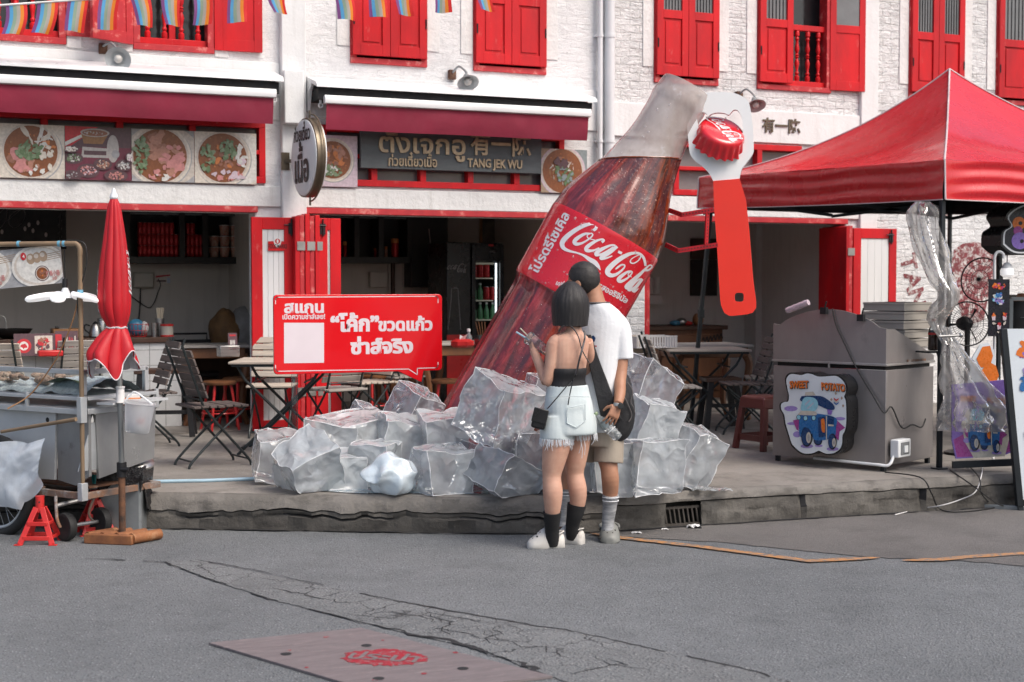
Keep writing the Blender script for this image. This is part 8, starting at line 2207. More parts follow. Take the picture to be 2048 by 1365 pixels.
z4 = lambda x, y, L: q3(1935 + (x - 300) * .107, 918 - (1240 - y) * .130, L); mb.use('print_ivory'); mb.poly([z4(x, y, 5) for x, y in ((180, 700), (300, 480), (700, 380), (1000, 520), (1090, 900), (1000, 1200), (420, 1230), (260, 1000))]); draw(mb, z4) if False else None
z5 = lambda x, y, L: q3(1905 + (x - 150) * .118, 905 - (1200 - y) * .118, L); draw(mb, z5); mb.build('print', pb2, smooth=0)
mb = MB('sign_face'); mb.prism([Dp(x, y, 10.6) for x, y in ((1935, 770), (1945, 715), (1960, 690), (1976, 686), (1988, 700), (1992, 740), (2000, 765), (1990, 775))], FH * .015); mb.use('print_tang')
mb.poly([Dp(x, y, 10.597) for x, y in ((1953, 718), (1965, 694), (1980, 692), (1986, 712), (1980, 735), (1960, 735))]); mb.poly([Dp(x, y, 10.595) for x, y in ((1962, 745), (1975, 722), (1992, 732), (1998, 752), (1990, 770), (1970, 768))]); mb.build('cutout', pb2, smooth=0)
MB('black_steel').bar(Dp(1905, 930, do + .03), Dp(2025, 925, do + .03), .03, .05).build('stand', pb2)
# booth side panel with a window behind the easel
c = Dp(2030, 640, 12.2); a = V((c.x, c.y, T)); wb = thing('kiosk', 'grey framed kiosk window with a vendor behind it at the frame edge', 'kiosk', a); k_ = 12.2 / FPX
for x in (2022, 2160): MB('galvanised').bar(V((Dp(x, 600, 12.2).x, Dp(x, 600, 12.2).y, T)), Dp(x, 598, 12.2), .03, .03, up=RT).build('post', wb)
MB('galvanised').bar(Dp(2022, 598, 12.2), Dp(2160, 598, 12.2), .03, .03).build('rail', wb); q = [Dp(2022, 690, 12.2), Dp(2160, 690, 12.2)]; MB('galvanised').prism([V((q[0].x, q[0].y, T)), V((q[1].x, q[1].y, T)), q[1], q[0]], FH * .02).build('panel', wb)
MB('dark_room').prism([Dp(2018, 700, 13.6), Dp(2170, 700, 13.6), Dp(2170, 590, 13.6), Dp(2018, 590, 13.6)], FH * .02).build('rear_board', wb)
# loose cables over the kerb
def cable(m, pts, lb, r=.005):
 P = [G(x, y, z) if z is not None else None for x, y, z in pts]; tag(MB(m).tube(smooth_path(P, 6), r, 6).build('loose_cable', loc=P[0]), lb, 'cable')
cable('cable_black', [(1770, 945, T + .01), (1840, 955, T + .02), (1862, 985, .15), (1876, 1015, .03), (1900, 1024, .01), (1950, 1022, .01), (2010, 1012, .012)], 'black cable dropping over the kerb below the socket box')
cable('paper_white', [(1790, 1030, .01), (1840, 1018, .015), (1880, 1012, .06), (1920, 1000, .10), (1950, 985, .16), (1962, 955, T + .01), (1966, 930, T + .02)], 'white cable trailing along the kerb face', .004)
cable('cable_black', [(1900, 940, T + .012), (1950, 975, T - .02), (1990, 1005, .08), (2012, 1014, .01)], 'black cable running from the snack board to the easel foot')
cable('cable_black', [(1930, 925, T + .012), (1958, 955, T + .012), (1962, 985, .16), (1980, 1008, .02)], 'short black cable hanging over the kerb beside the easel sign')
# ------------------------------------------------------------------ people
def skin_mat(name, c, c2):
 mat(name, c, .55, col2=c2, ns=14, sss=.06, bump=.12, bs=120, bd=.001, rvar=.08)
skin_mat('skin_fair', (.60, .36, .26), (.52, .28, .20)); skin_mat('skin_tan', (.43, .22, .135), (.36, .17, .10))
mat('hair_black', (.007, .006, .007), .6, col2=(.03, .027, .027), ns=60, stretch=(1, 1, .06), bump=.5, bs=130, bd=.003)
mat('hair_short', (.012, .011, .011), .6, col2=(.035, .03, .028), ns=70, bump=.3, bs=160, bd=.002)
mat('cotton_white', (.76, .78, .80), .75, col2=(.70, .72, .75), ns=3, bump=.3, bs=9, bd=.02)
mat('top_black', (.014, .014, .016), .65, bump=.25, bs=12, bd=.01)
mat('denim_pale', (.60, .66, .66), .8, col2=(.50, .58, .60), ns=7, bump=.45, bs=120, bd=.002)
mat('shorts_beige', (.36, .31, .25), .8, col2=(.31, .265, .215), ns=6, bump=.25, bs=12, bd=.01)
mat('sock_black', (.012, .012, .013), .85, bump=.3, bs=90)
mat('sock_grey', (.42, .43, .44), .85, col2=(.17, .175, .185), ns=11, stretch=(1, 1, 4), bump=.3, bs=90)
mat('clog_white', (.62, .60, .56), .5, ns=5, var=.06, spots=((.40, .37, .33), 9, .6, .74)); mat('clog_grey', (.20, .205, .19), .5, ns=5)
mat('strap_grey', (.11, .10, .10), .6); mat('bag_cloth', (.014, .014, .016), .6, bump=.4, bs=14, bd=.02); mat('leather_black', (.012, .012, .013), .3, bump=.2, bs=60)
mat('eye_dark', (.02, .015, .012), .2); mat('lip', (.38, .13, .12), .45)
def baked(mb, name, parent, vox=.006, it=4, thick=0.0):
 """merge overlapping volumes of one body or garment into a single continuous skin"""
 o = mb.build(name, None, smooth=0)
 m = o.modifiers.new('r', 'REMESH'); m.mode = 'VOXEL'; m.voxel_size = vox
 s = o.modifiers.new('s', 'SMOOTH'); s.factor = .5; s.iterations = it
 dg = bpy.context.evaluated_depsgraph_get(); dg.update()
 me = bpy.data.meshes.new_from_object(o.evaluated_get(dg)); ms = o.data.materials[0]
 bpy.data.objects.remove(o)
 off = V((0, 0, 0)); r = parent
 while r is not None: off += r.location; r = r.parent
 me.transform(Matrix.Translation(-off)); me.materials.clear(); me.materials.append(ms); me.shade_smooth()
 ob = bpy.data.objects.new(name, me); COL.objects.link(ob); ob.parent = parent
 return ob
class Fig:
 def __init__(s, d): s.d, s.k = d, d / FPX
 def p(s, x, y, dz=0.0): return Dp(x, y, s.d) + FH * dz
 def limb(s, mb, pts, n=28, flat=1.0, sm=3):
  S = smooth_path([s.p(*q[:3]) for q in pts], sm); Rr = [v.x for v in smooth_path([V((q[3], 0, 0)) for q in pts], sm)]
  mb.tube(S, [r * s.k for r in Rr], n, flat=flat); return mb
 def torso(s, mb, rows, yaw=0.0, n=28, sm=3):
  """rows of (y, xc, dz, half width px, half depth m); yaw turns the ellipse about the vertical"""
  A = smooth_path([V((r[0], r[1], r[2])) for r in rows], sm); B = smooth_path([V((r[3], r[4], 0)) for r in rows], sm)
  a = RT * math.cos(yaw) + FH * math.sin(yaw); b = UPZ.cross(a)
  mb.loft([[s.p(q.y, q.x, q.z) + a * (w.x * s.k * abs(math.cos(t)) ** .85 * (1 if math.cos(t) > 0 else -1)) + b * (w.y * math.sin(t)) for t in [2 * PI * k / n for k in range(n)]] for q, w in zip(A, B)]); return mb
def hand(mb, w, d, n, side, curl=(.5, .7, .6), sc=1.0, thumb=.5):
 d = d.normalized(); n = (n - d * n.dot(d)).normalized(); t = d.cross(n) * side
 rings = []
 for f, ww, th in ((-.01, .022, .017), (.02, .029, .016), (.05, .037, .015), (.078, .039, .013), (.088, .036, .010)):
  c = w + d * (f * sc); rings.append([c + t * (ww * sc * math.cos(a)) + n * (th * sc * math.sin(a)) for a in [2 * PI * k / 16 for k in range(16)]])
 mb.loft(rings)
 for o, L, r in ((.029, .068, .0076), (.010, .077, .008), (-.009, .071, .0076), (-.027, .056, .0068)):
  p = w + d * (.076 * sc) + t * (o * 1.08 * sc); a = .15; pts = [p]
  for f, c in zip((.45, .31, .24), curl): a += c; p = p + (d * math.cos(a) + n * math.sin(a)) * (L * f * sc) + t * (o * .10); pts.append(p)
  mb.tube(pts, [r * sc, r * sc, r * .92 * sc, r * .75 * sc], 9)
 p = w + d * (.022 * sc) + t * (.028 * sc); q = p + (d * .55 + t * .62 + n * thumb).normalized() * (.042 * sc); e = q + (d * .8 + t * .1 + n * thumb).normalized() * (.034 * sc)
 mb.tube([p, q, e], [.013 * sc, .010 * sc, .008 * sc], 10)
def head(mb, c, f, h, parent=None):
 """c centre, f the way it looks, h height of the head in metres; returns spots for eyes and mouth"""
 f = f.normalized(); s = UPZ.cross(f).normalized(); u = UPZ
 rot = Matrix((s, f, u)).transposed()
 mb.ball(c + u * h * .10 - f * h * .04, (h * .33, h * .40, h * .40), 22, 14, rot); mb.ball(c - u * h * .20 + f * h * .08, (h * .25, h * .30, h * .30), 18, 12, rot)
 mb.ball(c - u * h * .40 + f * h * .22, (h * .11, h * .10, h * .09), 12, 8, rot)
 mb.tube([c + u * h * .06 + f * h * .36, c - u * h * .08 + f * h * .43, c - u * h * .13 + f * h * .45], [h * .045, h * .055, h * .07], 10)
 for q in (-1, 1): mb.ball(c + s * (q * h * .33) - u * h * .05 - f * h * .03, (h * .035, h * .09, h * .13), 10, 8, rot)
 return [(c + s * (q * h * .14) + f * h * .345, h * .05) for q in (-1, 1)], c - u * h * .26 + f * h * .375
def face_bits(parent, eyes, mouth, f, h):
 for e, r in eyes: MB('eye_dark').ball(e, (r, r * .5, r * .5), 10, 7).build('eye', parent)
 s = UPZ.cross(f.normalized()); MB('lip').ball(mouth, (h * .10, h * .03, h * .035), 12, 7, Matrix((s, f.normalized(), UPZ)).transposed()).build('mouth', parent)
def clog(parent, heel, toe, m, holes=True, width=.048):
 d = (toe - heel); L = d.length; d.normalize(); s = UPZ.cross(d); z0 = min(heel.z, toe.z)
 pr = [(-.01, .55, .05), (.06, .86, .062), (.25, .92, .055), (.42, .95, .06), (.55, 1.08, .085), (.75, 1.1, .060), (.90, .93, .043), (.985, .55, .028), (1.0, .2, .02)]
 mb = MB(m); rings = []
 for f, w, hgt in [(v.x, v.y, v.z) for v in smooth_path([V(q) for q in pr], 3)]:
  c = V((heel.x, heel.y, 0)) + d * (f * L); ww = width * w
  rings.append([c + s * (ww * a) + UPZ * (z0 + b * hgt * 1.32) for a, b in ((-.86, 0), (-1, .16), (-.97, .42), (-.80, .78), (-.42, 1), (0, 1.06), (.42, 1), (.80, .78), (.97, .42), (1, .16), (.86, 0))])
 mb.loft(rings); o = mb.build('clog', parent, bevel=.002)
 mb = MB(m); c = V((heel.x, heel.y, z0))
 mb.tube(smooth_path([c + d * L * .42 + s * width + UPZ * .075, c + d * L * .18 + s * width * .9 + UPZ * .088, c + d * .002 + UPZ * .096, c + d * L * .18 - s * width * .9 + UPZ * .088, c + d * L * .42 - s * width + UPZ * .075], 5), .008, 8, flat=.5)
 mb.build('heel_strap', o)
 if holes:
  mb = MB('dark_room')
  for f, a in ((.86, -.25), (.86, .25), (.76, -.5), (.76, 0), (.76, .5), (.66, -.3), (.66, .3)):
   hh = .091 if f < .7 else (.075 if f < .8 else .056); mb.ball(c + d * (L * f) + s * (width * a * 1.1) + UPZ * (hh - .012 * abs(a) * 2 + .010), (.0065, .0065, .006), 8, 5)
  for f in (.86, .78, .70): mb.ball(c + d * (L * f) - s * (width * (1.13 if f < .8 else .98)) + UPZ * .026, (.009, .007, .007), 8, 5)
  for q in (-1, 1): mb.ball(c + d * L * .42 + s * (width * 1.0 * q) + UPZ * .064, (.009, .009, .009), 10, 6)
  mb.build('vent_hole', o)
# the woman
w = Fig(8.56); wg = G(1108, 1097)
wm = thing('person', 'woman in black halter top and frayed pale denim shorts holding a cup', 'person', wg)
fw = (-RT * .62 + FH * .78)
mb = MB('skin_fair')
w.torso(mb, [(650, 1147, 0, 15, .052), (662, 1146, 0, 17, .055), (670, 1142, 0, 30, .062), (678, 1140, .0, 38, .075), (695, 1139, 0, 39, .085), (725, 1137, .0, 37, .09), (755, 1134, .01, 36, .085), (775, 1135, .01, 40, .09), (805, 1137, 0, 44, .10), (840, 1138, 0, 45, .108), (868, 1138, 0, 42, .10)], R(12))
w.limb(mb, [(1146, 630, .02, 15), (1147, 650, .01, 15.5), (1148, 672, 0, 19)])
w.limb(mb, [(1118, 680, -.02, 14), (1108, 690, -.03, 15.5), (1103, 725, -.04, 13.5), (1096, 757, -.04, 11.5), (1091, 764, -.03, 11)])
w.limb(mb, [(1093, 764, -.03, 11), (1084, 742, .03, 10.5), (1074, 718, .08, 9), (1067, 702, .11, 7.6)])
w.limb(mb, [(1172, 684, .06, 15), (1180, 720, .12, 12), (1172, 752, .20, 11), (1140, 735, .27, 9), (1110, 715, .27, 8)])
w.limb(mb, [(1114, 845, -.04, 27), (1113, 885, -.05, 28), (1106, 925, -.05, 23), (1103, 952, -.05, 18.5), (1105, 980, -.06, 20), (1105, 1005, -.055, 17.5), (1104, 1035, -.035, 13.5), (1104, 1065, -.005, 12), (1105, 1084, .015, 12)])
w.limb(mb, [(1160, 845, .06, 26), (1156, 885, .07, 26), (1152, 925, .07, 22), (1151, 952, .08, 18), (1156, 980, .07, 18.8), (1157, 1005, .08, 16.5), (1151, 1040, .105, 13), (1146, 1068, .135, 12), (1146, 1080, .15, 12)])
hc = w.p(1141, 606, .02); hd_ = .198
ey, mo = head(mb, hc, fw, hd_)
wr_ = w.p(1067, 703, .11); hand(mb, wr_, (w.p(1061, 682, .14) - wr_), (RT * .75 + FH * .1 - UPZ * .25), 1, (.55, .8, .6), .82, .4)
wr2 = w.p(1110, 715, .27); hand(mb, wr2, (-RT + UPZ * .2), UPZ, -1, (.5, .6, .5), .85)
body = baked(mb, 'body', wm, .0038, 8); face_bits(wm, ey, mo, fw, hd_)
mb = MB('hair_black'); c = hc + UPZ * .005; K4 = 96; rings = []          # a blunt chin-length bob, open at the face
for j in range(34):
 t = j / 33; ring = []
 y_ = 563 + (652 - 563) * t; r0 = 38 * (math.sin(min(1, (t + .02) / .52) * PI / 2) ** .62) * (1 - .09 * max(0, (t - .55) / .45) ** 1.6)
 for k in range(K4):
  a = 2 * PI * k / K4; dirv = RT * math.cos(a) + FH * math.sin(a)
  face = max(0, dirv.dot(fw.normalized()) - .62) / .38
  r = r0 * w.k * (1 + .012 * math.sin(a * 31 + j * .1) + .03 * noise.noise(V((a * 3, t * 2, 2)))) * (1 - .22 * face * (t > .30)) * (1.06 if abs(math.cos(a)) < .6 else 1)
  zz = w.p(1141, y_, 0).z + (.012 * noise.noise(V((a * 4, 1, 1))) + .10 * face * 0) * (t > .9)
  ring.append(V((c.x, c.y, 0)) + dirv * r + UPZ * zz)
 rings.append(ring)
mb.loft(rings, cap=True); mb.build('hair', wm, smooth=70)
g = MB('top_black'); w.torso(g, [(736, 1136, -.0, 37.5, .098), (745, 1135.5, 0, 38, .099), (760, 1134, .01, 37.5, .094), (776, 1135, .01, 41, .098), (782, 1135, .01, 42, .10)], R(18))
w.limb(g, [(1100, 745, .06, 10), (1097, 722, .08, 8), (1101, 700, .09, 6)]); baked(g, 'halter_top', wm, .005, 4)
def strap(m, pts, r, name): mb = MB(m); mb.tube(smooth_path([w.p(*q) for q in pts], 5), r, 8, flat=.45); return mb.build(name, wm)
strap('strap_grey', [(1117, 664, -.04), (1122, 655, -.065), (1131, 651, -.075), (1143, 654, -.08), (1155, 672, -.095), (1162, 697, -.105), (1170, 713, -.085), (1177, 724, -.06)], .0075, 'strap')
strap('strap_grey', [(1168, 661, -.055), (1168, 676, -.085), (1162, 699, -.115), (1156, 722, -.11), (1150, 748, -.115)], .006, 'strap')
g = MB('denim_pale'); w.torso(g, [(770, 1135, .01, 41, .098), (785, 1135.5, .01, 44, .108), (810, 1137, 0, 48.5, .124), (840, 1138.5, 0, 51, .136), (862, 1139, 0, 52, .138), (868, 1139, 0, 50, .13)], R(12))
w.limb(g, [(1114, 835, -.03, 33), (1113, 860, -.04, 34), (1112.5, 879, -.045, 33)]); w.limb(g, [(1160, 835, .05, 32), (1162, 855, .06, 33), (1163, 873, .06, 32)])
sh_ = baked(g, 'denim_shorts', wm, .006, 3)
g = MB('cotton_white'); rr = random.Random(5)
for cx_2, cy2, dz, r, n in ((1112.5, 882, -.045, 33, 150), (1163, 876, .06, 32, 110)):
 for i in range(n):
  a = rr.uniform(0, 6.28); L = rr.choice([.012, .014, .016, .02, .026, .045 if rr.random() < .2 else .018]); p0 = w.p(cx_2, cy2, dz) + RT * (r * w.k * math.cos(a)) + FH * (r * w.k * math.sin(a)); q = p0 - UPZ * L + RT * rr.uniform(-.4, .4) * L
  g.tube([p0 + UPZ * .022, p0.lerp(q, .5) + RT * rr.uniform(-.003, .003), q], [.0024, .002, .0009], 4)
for x, y0, x1, y1 in ((1158, 872, 1163, 915), (1160, 872, 1157, 905), (1165, 872, 1168, 908), (1093, 876, 1096, 893), (1130, 880, 1141, 897), (1186, 868, 1182, 888)): g.tube(smooth_path([w.p(x, y0, -.13 if x < 1150 else -.05), w.p((x + x1) / 2 + 3, (y0 + y1) / 2, -.12 if x < 1150 else -.06), w.p(x1, y1, -.11 if x < 1150 else -.05)], 4), .0018, 4)
g.build('frayed_hem', sh_)
def on_short(x, y): # back of the shorts
 t = (x - 1138.5) / 51; return w.p(x, y, -.139 * math.sqrt(max(0, 1 - t * t)) - .004)
g = MB('denim_pale'); P5 = [(1133, 812), (1168, 806), (1169, 838), (1150, 851), (1132, 842)]
for a, b in zip(P5, P5[1:] + P5[:1]): g.tube([on_short(a[0] + (b[0] - a[0]) * i / 5, a[1] + (b[1] - a[1]) * i / 5) for i in range(6)], .0028, 5)
g.tube([on_short(1098 + 8 * i, 789 + .5 * abs(i - 5)) for i in range(11)], .0026, 5); g.build('pocket_seam', sh_)
for cx_2, sock, dz in ((1104, [(1022, 18.2), (1040, 16), (1058, 14.2), (1072, 14.5), (1090, 14)], -.048), (1151, [(1014, 19.5), (1035, 17), (1055, 14), (1070, 14), (1085, 13.5)], .09)):
 g = MB('sock_black'); w.limb(g, [(cx_2 + (0 if cx_2 < 1120 else (4 if y < 1020 else (0 if y < 1050 else -4))), y, dz + max(0, y - 1028) * .0011, r) for y, r in sock]); g.build('sock', wm)
hl, tl_ = G(1127, 1094), G(1055, 1097); clog(wm, hl, tl_, 'clog_white'); hl, tl_ = G(1166, 1089), G(1108, 1083); clog(wm, hl, tl_, 'clog_white')
# her cup and small bag
cA, cB = w.p(1090, 701, .10), w.p(1057, 677, .16)
film('cup_film', (.80, .78, .80), clear=.80, milky=.15, rough=.08, wr=8, bump=.15, sheen=.2)
cp = thing('plastic_cup', 'clear tilted drink cup with two straws in the woman hand', 'cup', cA); ax_ = (cB - cA).normalized(); L = (cB - cA).length
MB('cup_film').lathe([(.026, 0), (.03, .004), (.040, L * .9), (.043, L * .92), (.043, L * .97), (.034, L)], cA, ax_, 24).build('body', cp); MB('print_pink').lathe([(.0335, L * .45), (.0365, L * .66)], cA, ax_, 24, cap=False).build('print', cp)
MB('stem_white').tube([cB - ax_ * .03, w.p(1041, 659, .20)], .0035, 6).build('straw', cp); MB('blue_pipe').tube([cB - ax_ * .03 - UPZ * .012, w.p(1033, 667, .20)], .006, 8).build('straw', cp)
bc_ = w.p(1079, 834, -.12); bg_ = thing('crossbody_bag', 'small black leather crossbody bag hanging at the woman hip', 'bag', bc_); rb = Matrix.Rotation(-YAW, 3, 'Z') @ Matrix.Rotation(R(14), 3, 'Y')
mb = MB('leather_black'); mb.box(bc_, (.085, .05, .12), rb); mb.build('body', bg_, bevel=.012); MB('leather_black').box(bc_ - FH * .028 + UPZ * .02, (.088, .008, .085), rb).build('flap', bg_, bevel=.004)
mb = MB('leather_black'); mb.tube(smooth_path([w.p(1094, 814, -.13), w.p(1108, 797, -.15), w.p(1130, 772, -.125), w.p(1150, 748, -.118), w.p(1158, 715, -.115), w.p(1168, 676, -.09)], 5), .006, 6, flat=.5); mb.build('strap', bg_)
mb = MB('leather_black'); mb.tube(smooth_path([w.p(1145, 755, -.118), w.p(1139, 780, -.13), w.p(1134, 806, -.15)], 4), .0035, 6); mb.build('tassel', bg_)
# the man
m = Fig(8.80); mg = G(1219, 1085)
mn = thing('person', 'man in white t-shirt, beige shorts and grey clogs beside the woman', 'person', mg)
fm = (-RT * .80 + FH * .42)
mb = MB('skin_tan')
m.torso(mb, [(612, 1192, 0, 24, .06), (622, 1196, 0, 38, .07), (640, 1200, 0, 46, .085), (690, 1201, .0, 42, .10), (760, 1199, 0, 37, .10), (820, 1200, 0, 40, .105), (870, 1201, 0, 40, .11)], R(-25))
m.limb(mb, [(1182, 570, .02, 19), (1189, 595, .01, 18.5), (1193, 620, 0, 23)])
m.limb(mb, [(1236, 650, -.02, 17), (1243, 690, -.03, 14.5), (1241, 735, -.05, 12.6), (1238, 762, -.09, 11.8), (1236, 785, -.15, 11), (1231, 803, -.20, 8.8)])
m.limb(mb, [(1166, 650, .10, 17), (1158, 700, .14, 14), (1158, 750, .15, 12), (1165, 800, .12, 10)])
m.limb(mb, [(1217, 865, -.02, 27), (1213, 905, -.04, 22), (1217, 935, -.06, 17.5), (1219, 955, -.06, 17.5), (1220, 980, -.03, 16), (1219, 1010, -.01, 13), (1216, 1045, .0, 11), (1217, 1072, -.02, 12)])
m.limb(mb, [(1172, 865, .06, 26), (1160, 910, .10, 21), (1142, 945, .14, 17), (1134, 975, .15, 16.5), (1132, 1010, .15, 13), (1130, 1045, .15, 11.5), (1128, 1066, .13, 11)])
hm = m.p(1165, 566, .02); hh_ = .25
ey, mo = head(mb, hm, fm, hh_)
wr_ = m.p(1231, 804, -.20); hand(mb, wr_, (m.p(1217, 836, -.225) - wr_), (FH * .9 - RT * .25), -1, (.12, .42, .5), .98, .9)
wr2 = m.p(1165, 800, .12); hand(mb, wr2, -UPZ - RT * .2, FH, 1, (.3, .4, .3), .95)
baked(mb, 'body', mn, .0036, 7); face_bits(mn, ey, mo, fm, hh_)
f_n = fm.normalized(); s_n = UPZ.cross(f_n); mb = MB('hair_short'); cH = hm + UPZ * (hh_ * .10) - f_n * (hh_ * .04)
def hairpt(u, v):
 a, b = 2 * PI * u, PI * v
 q = s_n * (math.cos(a) * math.sin(b) * .35) + f_n * (math.sin(a) * math.sin(b) * .415) + UPZ * (math.cos(b) * .43)
 return cH + q * hh_ * (1 + .018 * noise.noise(q * 9) + .010 * noise.noise(q * 42) + (.02 if q.z > .25 else 0))
mb.grid(hairpt, 120, 80); keep = []
for f in mb.f:
 p = sum((mb.v[i] for i in f), V((0, 0, 0))) / 4 - hm; y, z = p.dot(f_n) / hh_, p.z / hh_ + .03 * noise.noise(p * 90)
 if z > (-.35 if y < -.16 else (-.12 if y < .10 else (.02 + .9 * (y - .10) if y < .33 else .23))): keep.append(f)
mb.f = keep; mb.mi = [0] * len(keep); mb.build('hair', mn, smooth=80)
g = MB('cotton_white'); m.torso(g, [(606, 1194, .0, 24, .068), (614, 1197, 0, 33, .078), (628, 1200, 0, 45, .088), (650, 1203, 0, 47, .105), (690, 1202, -.0, 43, .115), (740, 1200, 0, 41, .118), (800, 1199, 0, 43, .125), (850, 1199, 0, 45, .13), (862, 1199, 0, 45, .13)], R(-25))
m.limb(g, [(1226, 640, -.01, 21), (1240, 658, -.02, 21), (1245, 690, -.03, 19.5), (1246, 718, -.03, 20)]); m.limb(g, [(1180, 645, .08, 21), (1164, 670, .11, 20), (1158, 705, .13, 20)])
ts_ = baked(g, 't_shirt', mn, .006, 3)
MB('strap_grey').tube([m.p(1194, 606, 0) + RT * (25 * m.k * math.cos(a)) + FH * (.070 * math.sin(a)) for a in [2 * PI * k / 32 for k in range(33)]], .006, 6, cap=False).build('collar', ts_)
def chest(x, y): t = (x - 1201) / 43; return m.p(x, y, -.122 * math.sqrt(max(0, 1 - t * t)) - .003)
mb = MB('print_navy'); rr = random.Random(2); mb.poly([chest(1183 + 5.5 * math.cos(a) * rr.uniform(.85, 1.1), 677 + 7 * math.sin(a) * rr.uniform(.85, 1.1)) for a in [2 * PI * k / 20 for k in range(20)]]); mb.use('print_redf'); mb.poly([chest(1177, 688), chest(1191, 690), chest(1191, 692.5), chest(1177, 690.5)]); mb.build('chest_print', ts_, smooth=0)
g = MB('shorts_beige'); m.torso(g, [(845, 1200, 0, 42, .122), (870, 1201, 0, 44, .13), (890, 1200, 0, 43, .125)], R(-20)); m.limb(g, [(1219, 860, -.01, 29), (1218, 890, -.03, 29), (1216, 924, -.04, 29.5)]); m.limb(g, [(1178, 860, .05, 28), (1172, 890, .07, 28), (1165, 920, .09, 28)]); baked(g, 'shorts', mn, .006, 3)
for pts in ([(1220.5, 988, -.03, 16.6), (1219, 1015, -.01, 14), (1216, 1045, .0, 12.2), (1217, 1068, -.02, 13), (1218, 1078, -.04, 13)], [(1133, 985, .15, 17), (1132, 1015, .15, 14), (1130, 1045, .15, 12.6), (1129, 1064, .13, 13)]):
 g = MB('sock_grey'); m.limb(g, pts); q = g.build('sock', mn); g = MB('cotton_white')
 for dy in (5, 12): x, y, dz, r = pts[0]; g.tube([m.p(x, y + dy, dz) + RT * ((r - .3 * dy / 5) * m.k * math.cos(a)) + FH * ((r - .3 * dy / 5) * m.k * math.sin(a)) for a in [2 * PI * k / 24 for k in range(25)]], .003, 6, cap=False)
 g.build('sock_band', q)
fd = (-FH * .95 - RT * .05).normalized(); c = G(1220, 1077); clog(mn, c + FH * .06, c + FH * .06 + fd * .25, 'clog_grey', True, .058); c = G(1131, 1068); clog(mn, c + FH * .06, c + FH * .06 + (fd - RT * .5).normalized() * .25, 'clog_grey', True, .056)
c = m.p(1231.5, 806, -.20); da = (m.p(1231, 800, -.198) - m.p(1228, 812, -.205)).normalized(); wt = thing('wrist_watch', 'black wrist watch with grey strap on the man wrist', 'watch', c)
MB('lamp_enamel').lathe([(.031, -.010), (.033, 0), (.031, .010)], c, da, 22, cap=False).build('strap', wt); q = c - FH * .030 + RT * .012; MB('window_dark').lathe([(.019, 0), (.020, .004), (.016, .011), (.001, .012)], q, (-FH + RT * .35), 20).build('case', wt)
# backpack slung at his side, with its strap across the chest
bkc = m.p(1232, 820, -.16); bp_ = thing('backpack', 'black cloth backpack slung across the man with its wide strap over the white t-shirt', 'backpack', bkc)
g = MB('bag_cloth'); m.torso(g, [(746, 1243, -.04, 8, .03), (758, 1242, -.05, 17, .05), (790, 1240, -.06, 25, .06), (825, 1238, -.06, 31, .065), (855, 1235, -.06, 29, .06), (874, 1232, -.06, 21, .05), (882, 1231, -.06, 8, .03)], R(-10)); baked(g, 'body', bp_, .007, 3)
g = MB('bag_cloth'); S = smooth_path([m.p(1172, 668, -.122), m.p(1184, 715, -.13), m.p(1196, 755, -.135), m.p(1208, 795, -.14), m.p(1220, 835, -.13)], 6); N_ = len(S)
g.loft([[p + RT * (wd * a) + FH * b for a, b in ((-1, .0), (-1, -.012), (1, -.016), (1, 0))] for p, wd in ((p, .024 + .040 * (i / N_)) for i, p in enumerate(S))]); g.build('strap', bp_, bevel=.004)
for pts in ([(1252, 762, -.12), (1262, 780, -.12), (1258, 800, -.125), (1264, 812, -.12), (1266, 822, -.115)], [(1236, 775, -.13), (1250, 800, -.135), (1260, 826, -.125), (1254, 840, -.13)]): MB('strap_grey').tube(smooth_path([m.p(*q) for q in pts], 5), .0035, 6).build('drawcord', bp_)
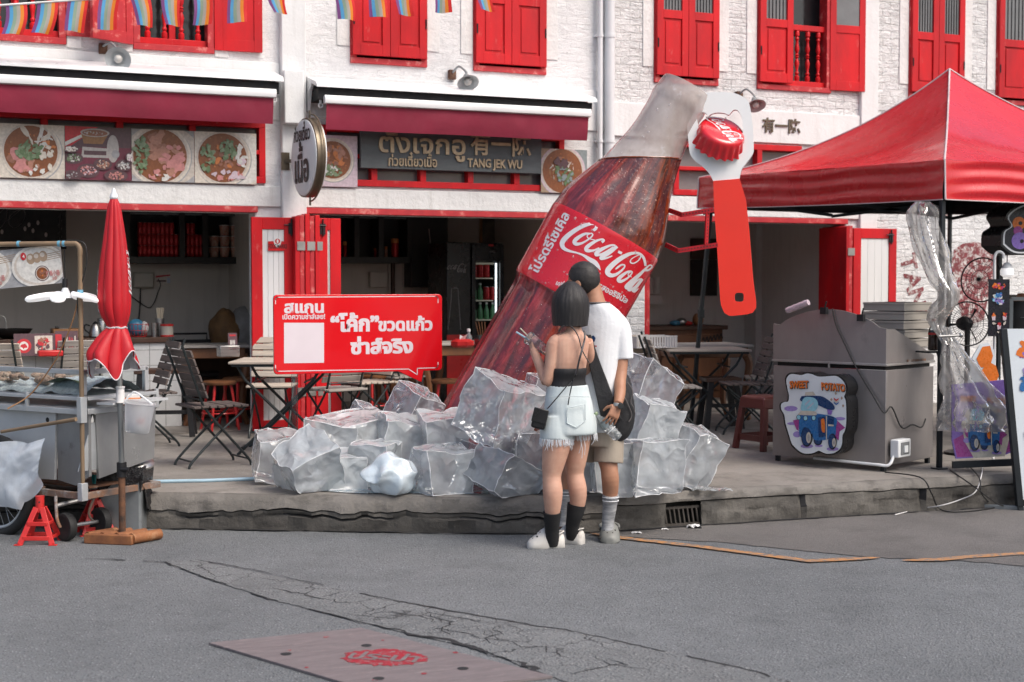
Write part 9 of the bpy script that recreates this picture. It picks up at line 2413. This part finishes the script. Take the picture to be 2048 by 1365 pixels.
# water bottle in his hand
a, b = m.p(1187, 822, -.165), m.p(1234, 872, -.175); ax_ = (b - a).normalized(); L = (b - a).length; k_ = 1.0
wb_ = thing('water_bottle', 'clear plastic water bottle held sideways in the man hand', 'bottle', a)
film('pet_film', (.62, .68, .70), clear=.6, milky=.15, rough=.05, wr=14, bump=.5)
pr = [(.012, .012), (.013, .03), (.026, .055)] + [(.032 + .0018 * math.sin(i * 2.2), .06 + (L - .075) * i / 16) for i in range(17)] + [(.026, L - .004), (.008, L)]
MB('pet_film').lathe(pr, a, ax_, 24).build('body', wb_); MB('print_green2').lathe([(.0135, -.004), (.0145, 0), (.0145, .014), (.013, .016)], a, ax_, 16).build('cap', wb_); MB('print_teal').lathe([(.0338, L * .34), (.0338, L * .52)], a, ax_, 24, cap=False).build('label_band', wb_)
MB('sign_white').tube([a + ax_ * (L * .66) + frame_of(ax_)[0] * (.0345 * math.cos(t)) + frame_of(ax_)[1] * (.0345 * math.sin(t)) for t in [2 * PI * i / 24 for i in range(25)]], .0025, 5).build('ridge', wb_)
# vendor behind the kiosk window
v = Fig(13.0); vg = Dp(2046, 700, 13.0); vg.z = T
vd = thing('person', 'vendor with a grey cap looking out behind the kiosk window', 'person', vg)
mb = MB('skin_tan'); z_ = lambda zz: 565 + (HC - zz) / v.k
X0 = 2048
v.torso(mb, [(z_(1.46), X0, 0, 16, .055), (z_(1.42), X0, 0, 40, .08), (z_(1.3), X0, 0, 44, .10), (z_(1.05), X0, 0, 38, .10), (z_(.92), X0, 0, 40, .11)]); v.limb(mb, [(X0, z_(1.50), 0, 13), (X0, z_(1.40), 0, 15)])
for q in (-1, 1): v.limb(mb, [(X0 + q * 44, z_(1.40), 0, 12), (X0 + q * 52, z_(1.15), 0, 10), (X0 + q * 48, z_(.95), -.1, 8)]); v.limb(mb, [(X0 + q * 19, z_(.95), 0, 20), (X0 + q * 19, z_(.62), 0, 14), (X0 + q * 19, z_(.28), 0, 9), (X0 + q * 19, z_(.25), -.12, 8)])
hv = v.p(X0, z_(1.36), 0); hv = v.p(2045, 642, 0); ey, mo = head(mb, hv, -FH + RT * .2, .21); baked(mb, 'body', vd, .008, 3); face_bits(vd, ey, mo, -FH + RT * .2, .21)
g = MB('cabinet_black'); v.torso(g, [(z_(1.43), X0, 0, 38, .09), (z_(1.3), X0, 0, 47, .115), (z_(1.05), X0, 0, 42, .115), (z_(.85), X0, 0, 44, .12)]); g.build('shirt', vd)
MB('lamp_enamel').lathe([(.085, .02), (.09, .05), (.075, .10), (.03, .125), (.005, .128)], hv, UPZ, 24).prism([hv - FH * .07 + RT * (.07 * c_) + UPZ * .03 - FH * (.08 * s__) for c_, s__ in ((-1, 0), (-.8, .7), (0, 1), (.8, .7), (1, 0))], UPZ * .006).build('cap', vd)
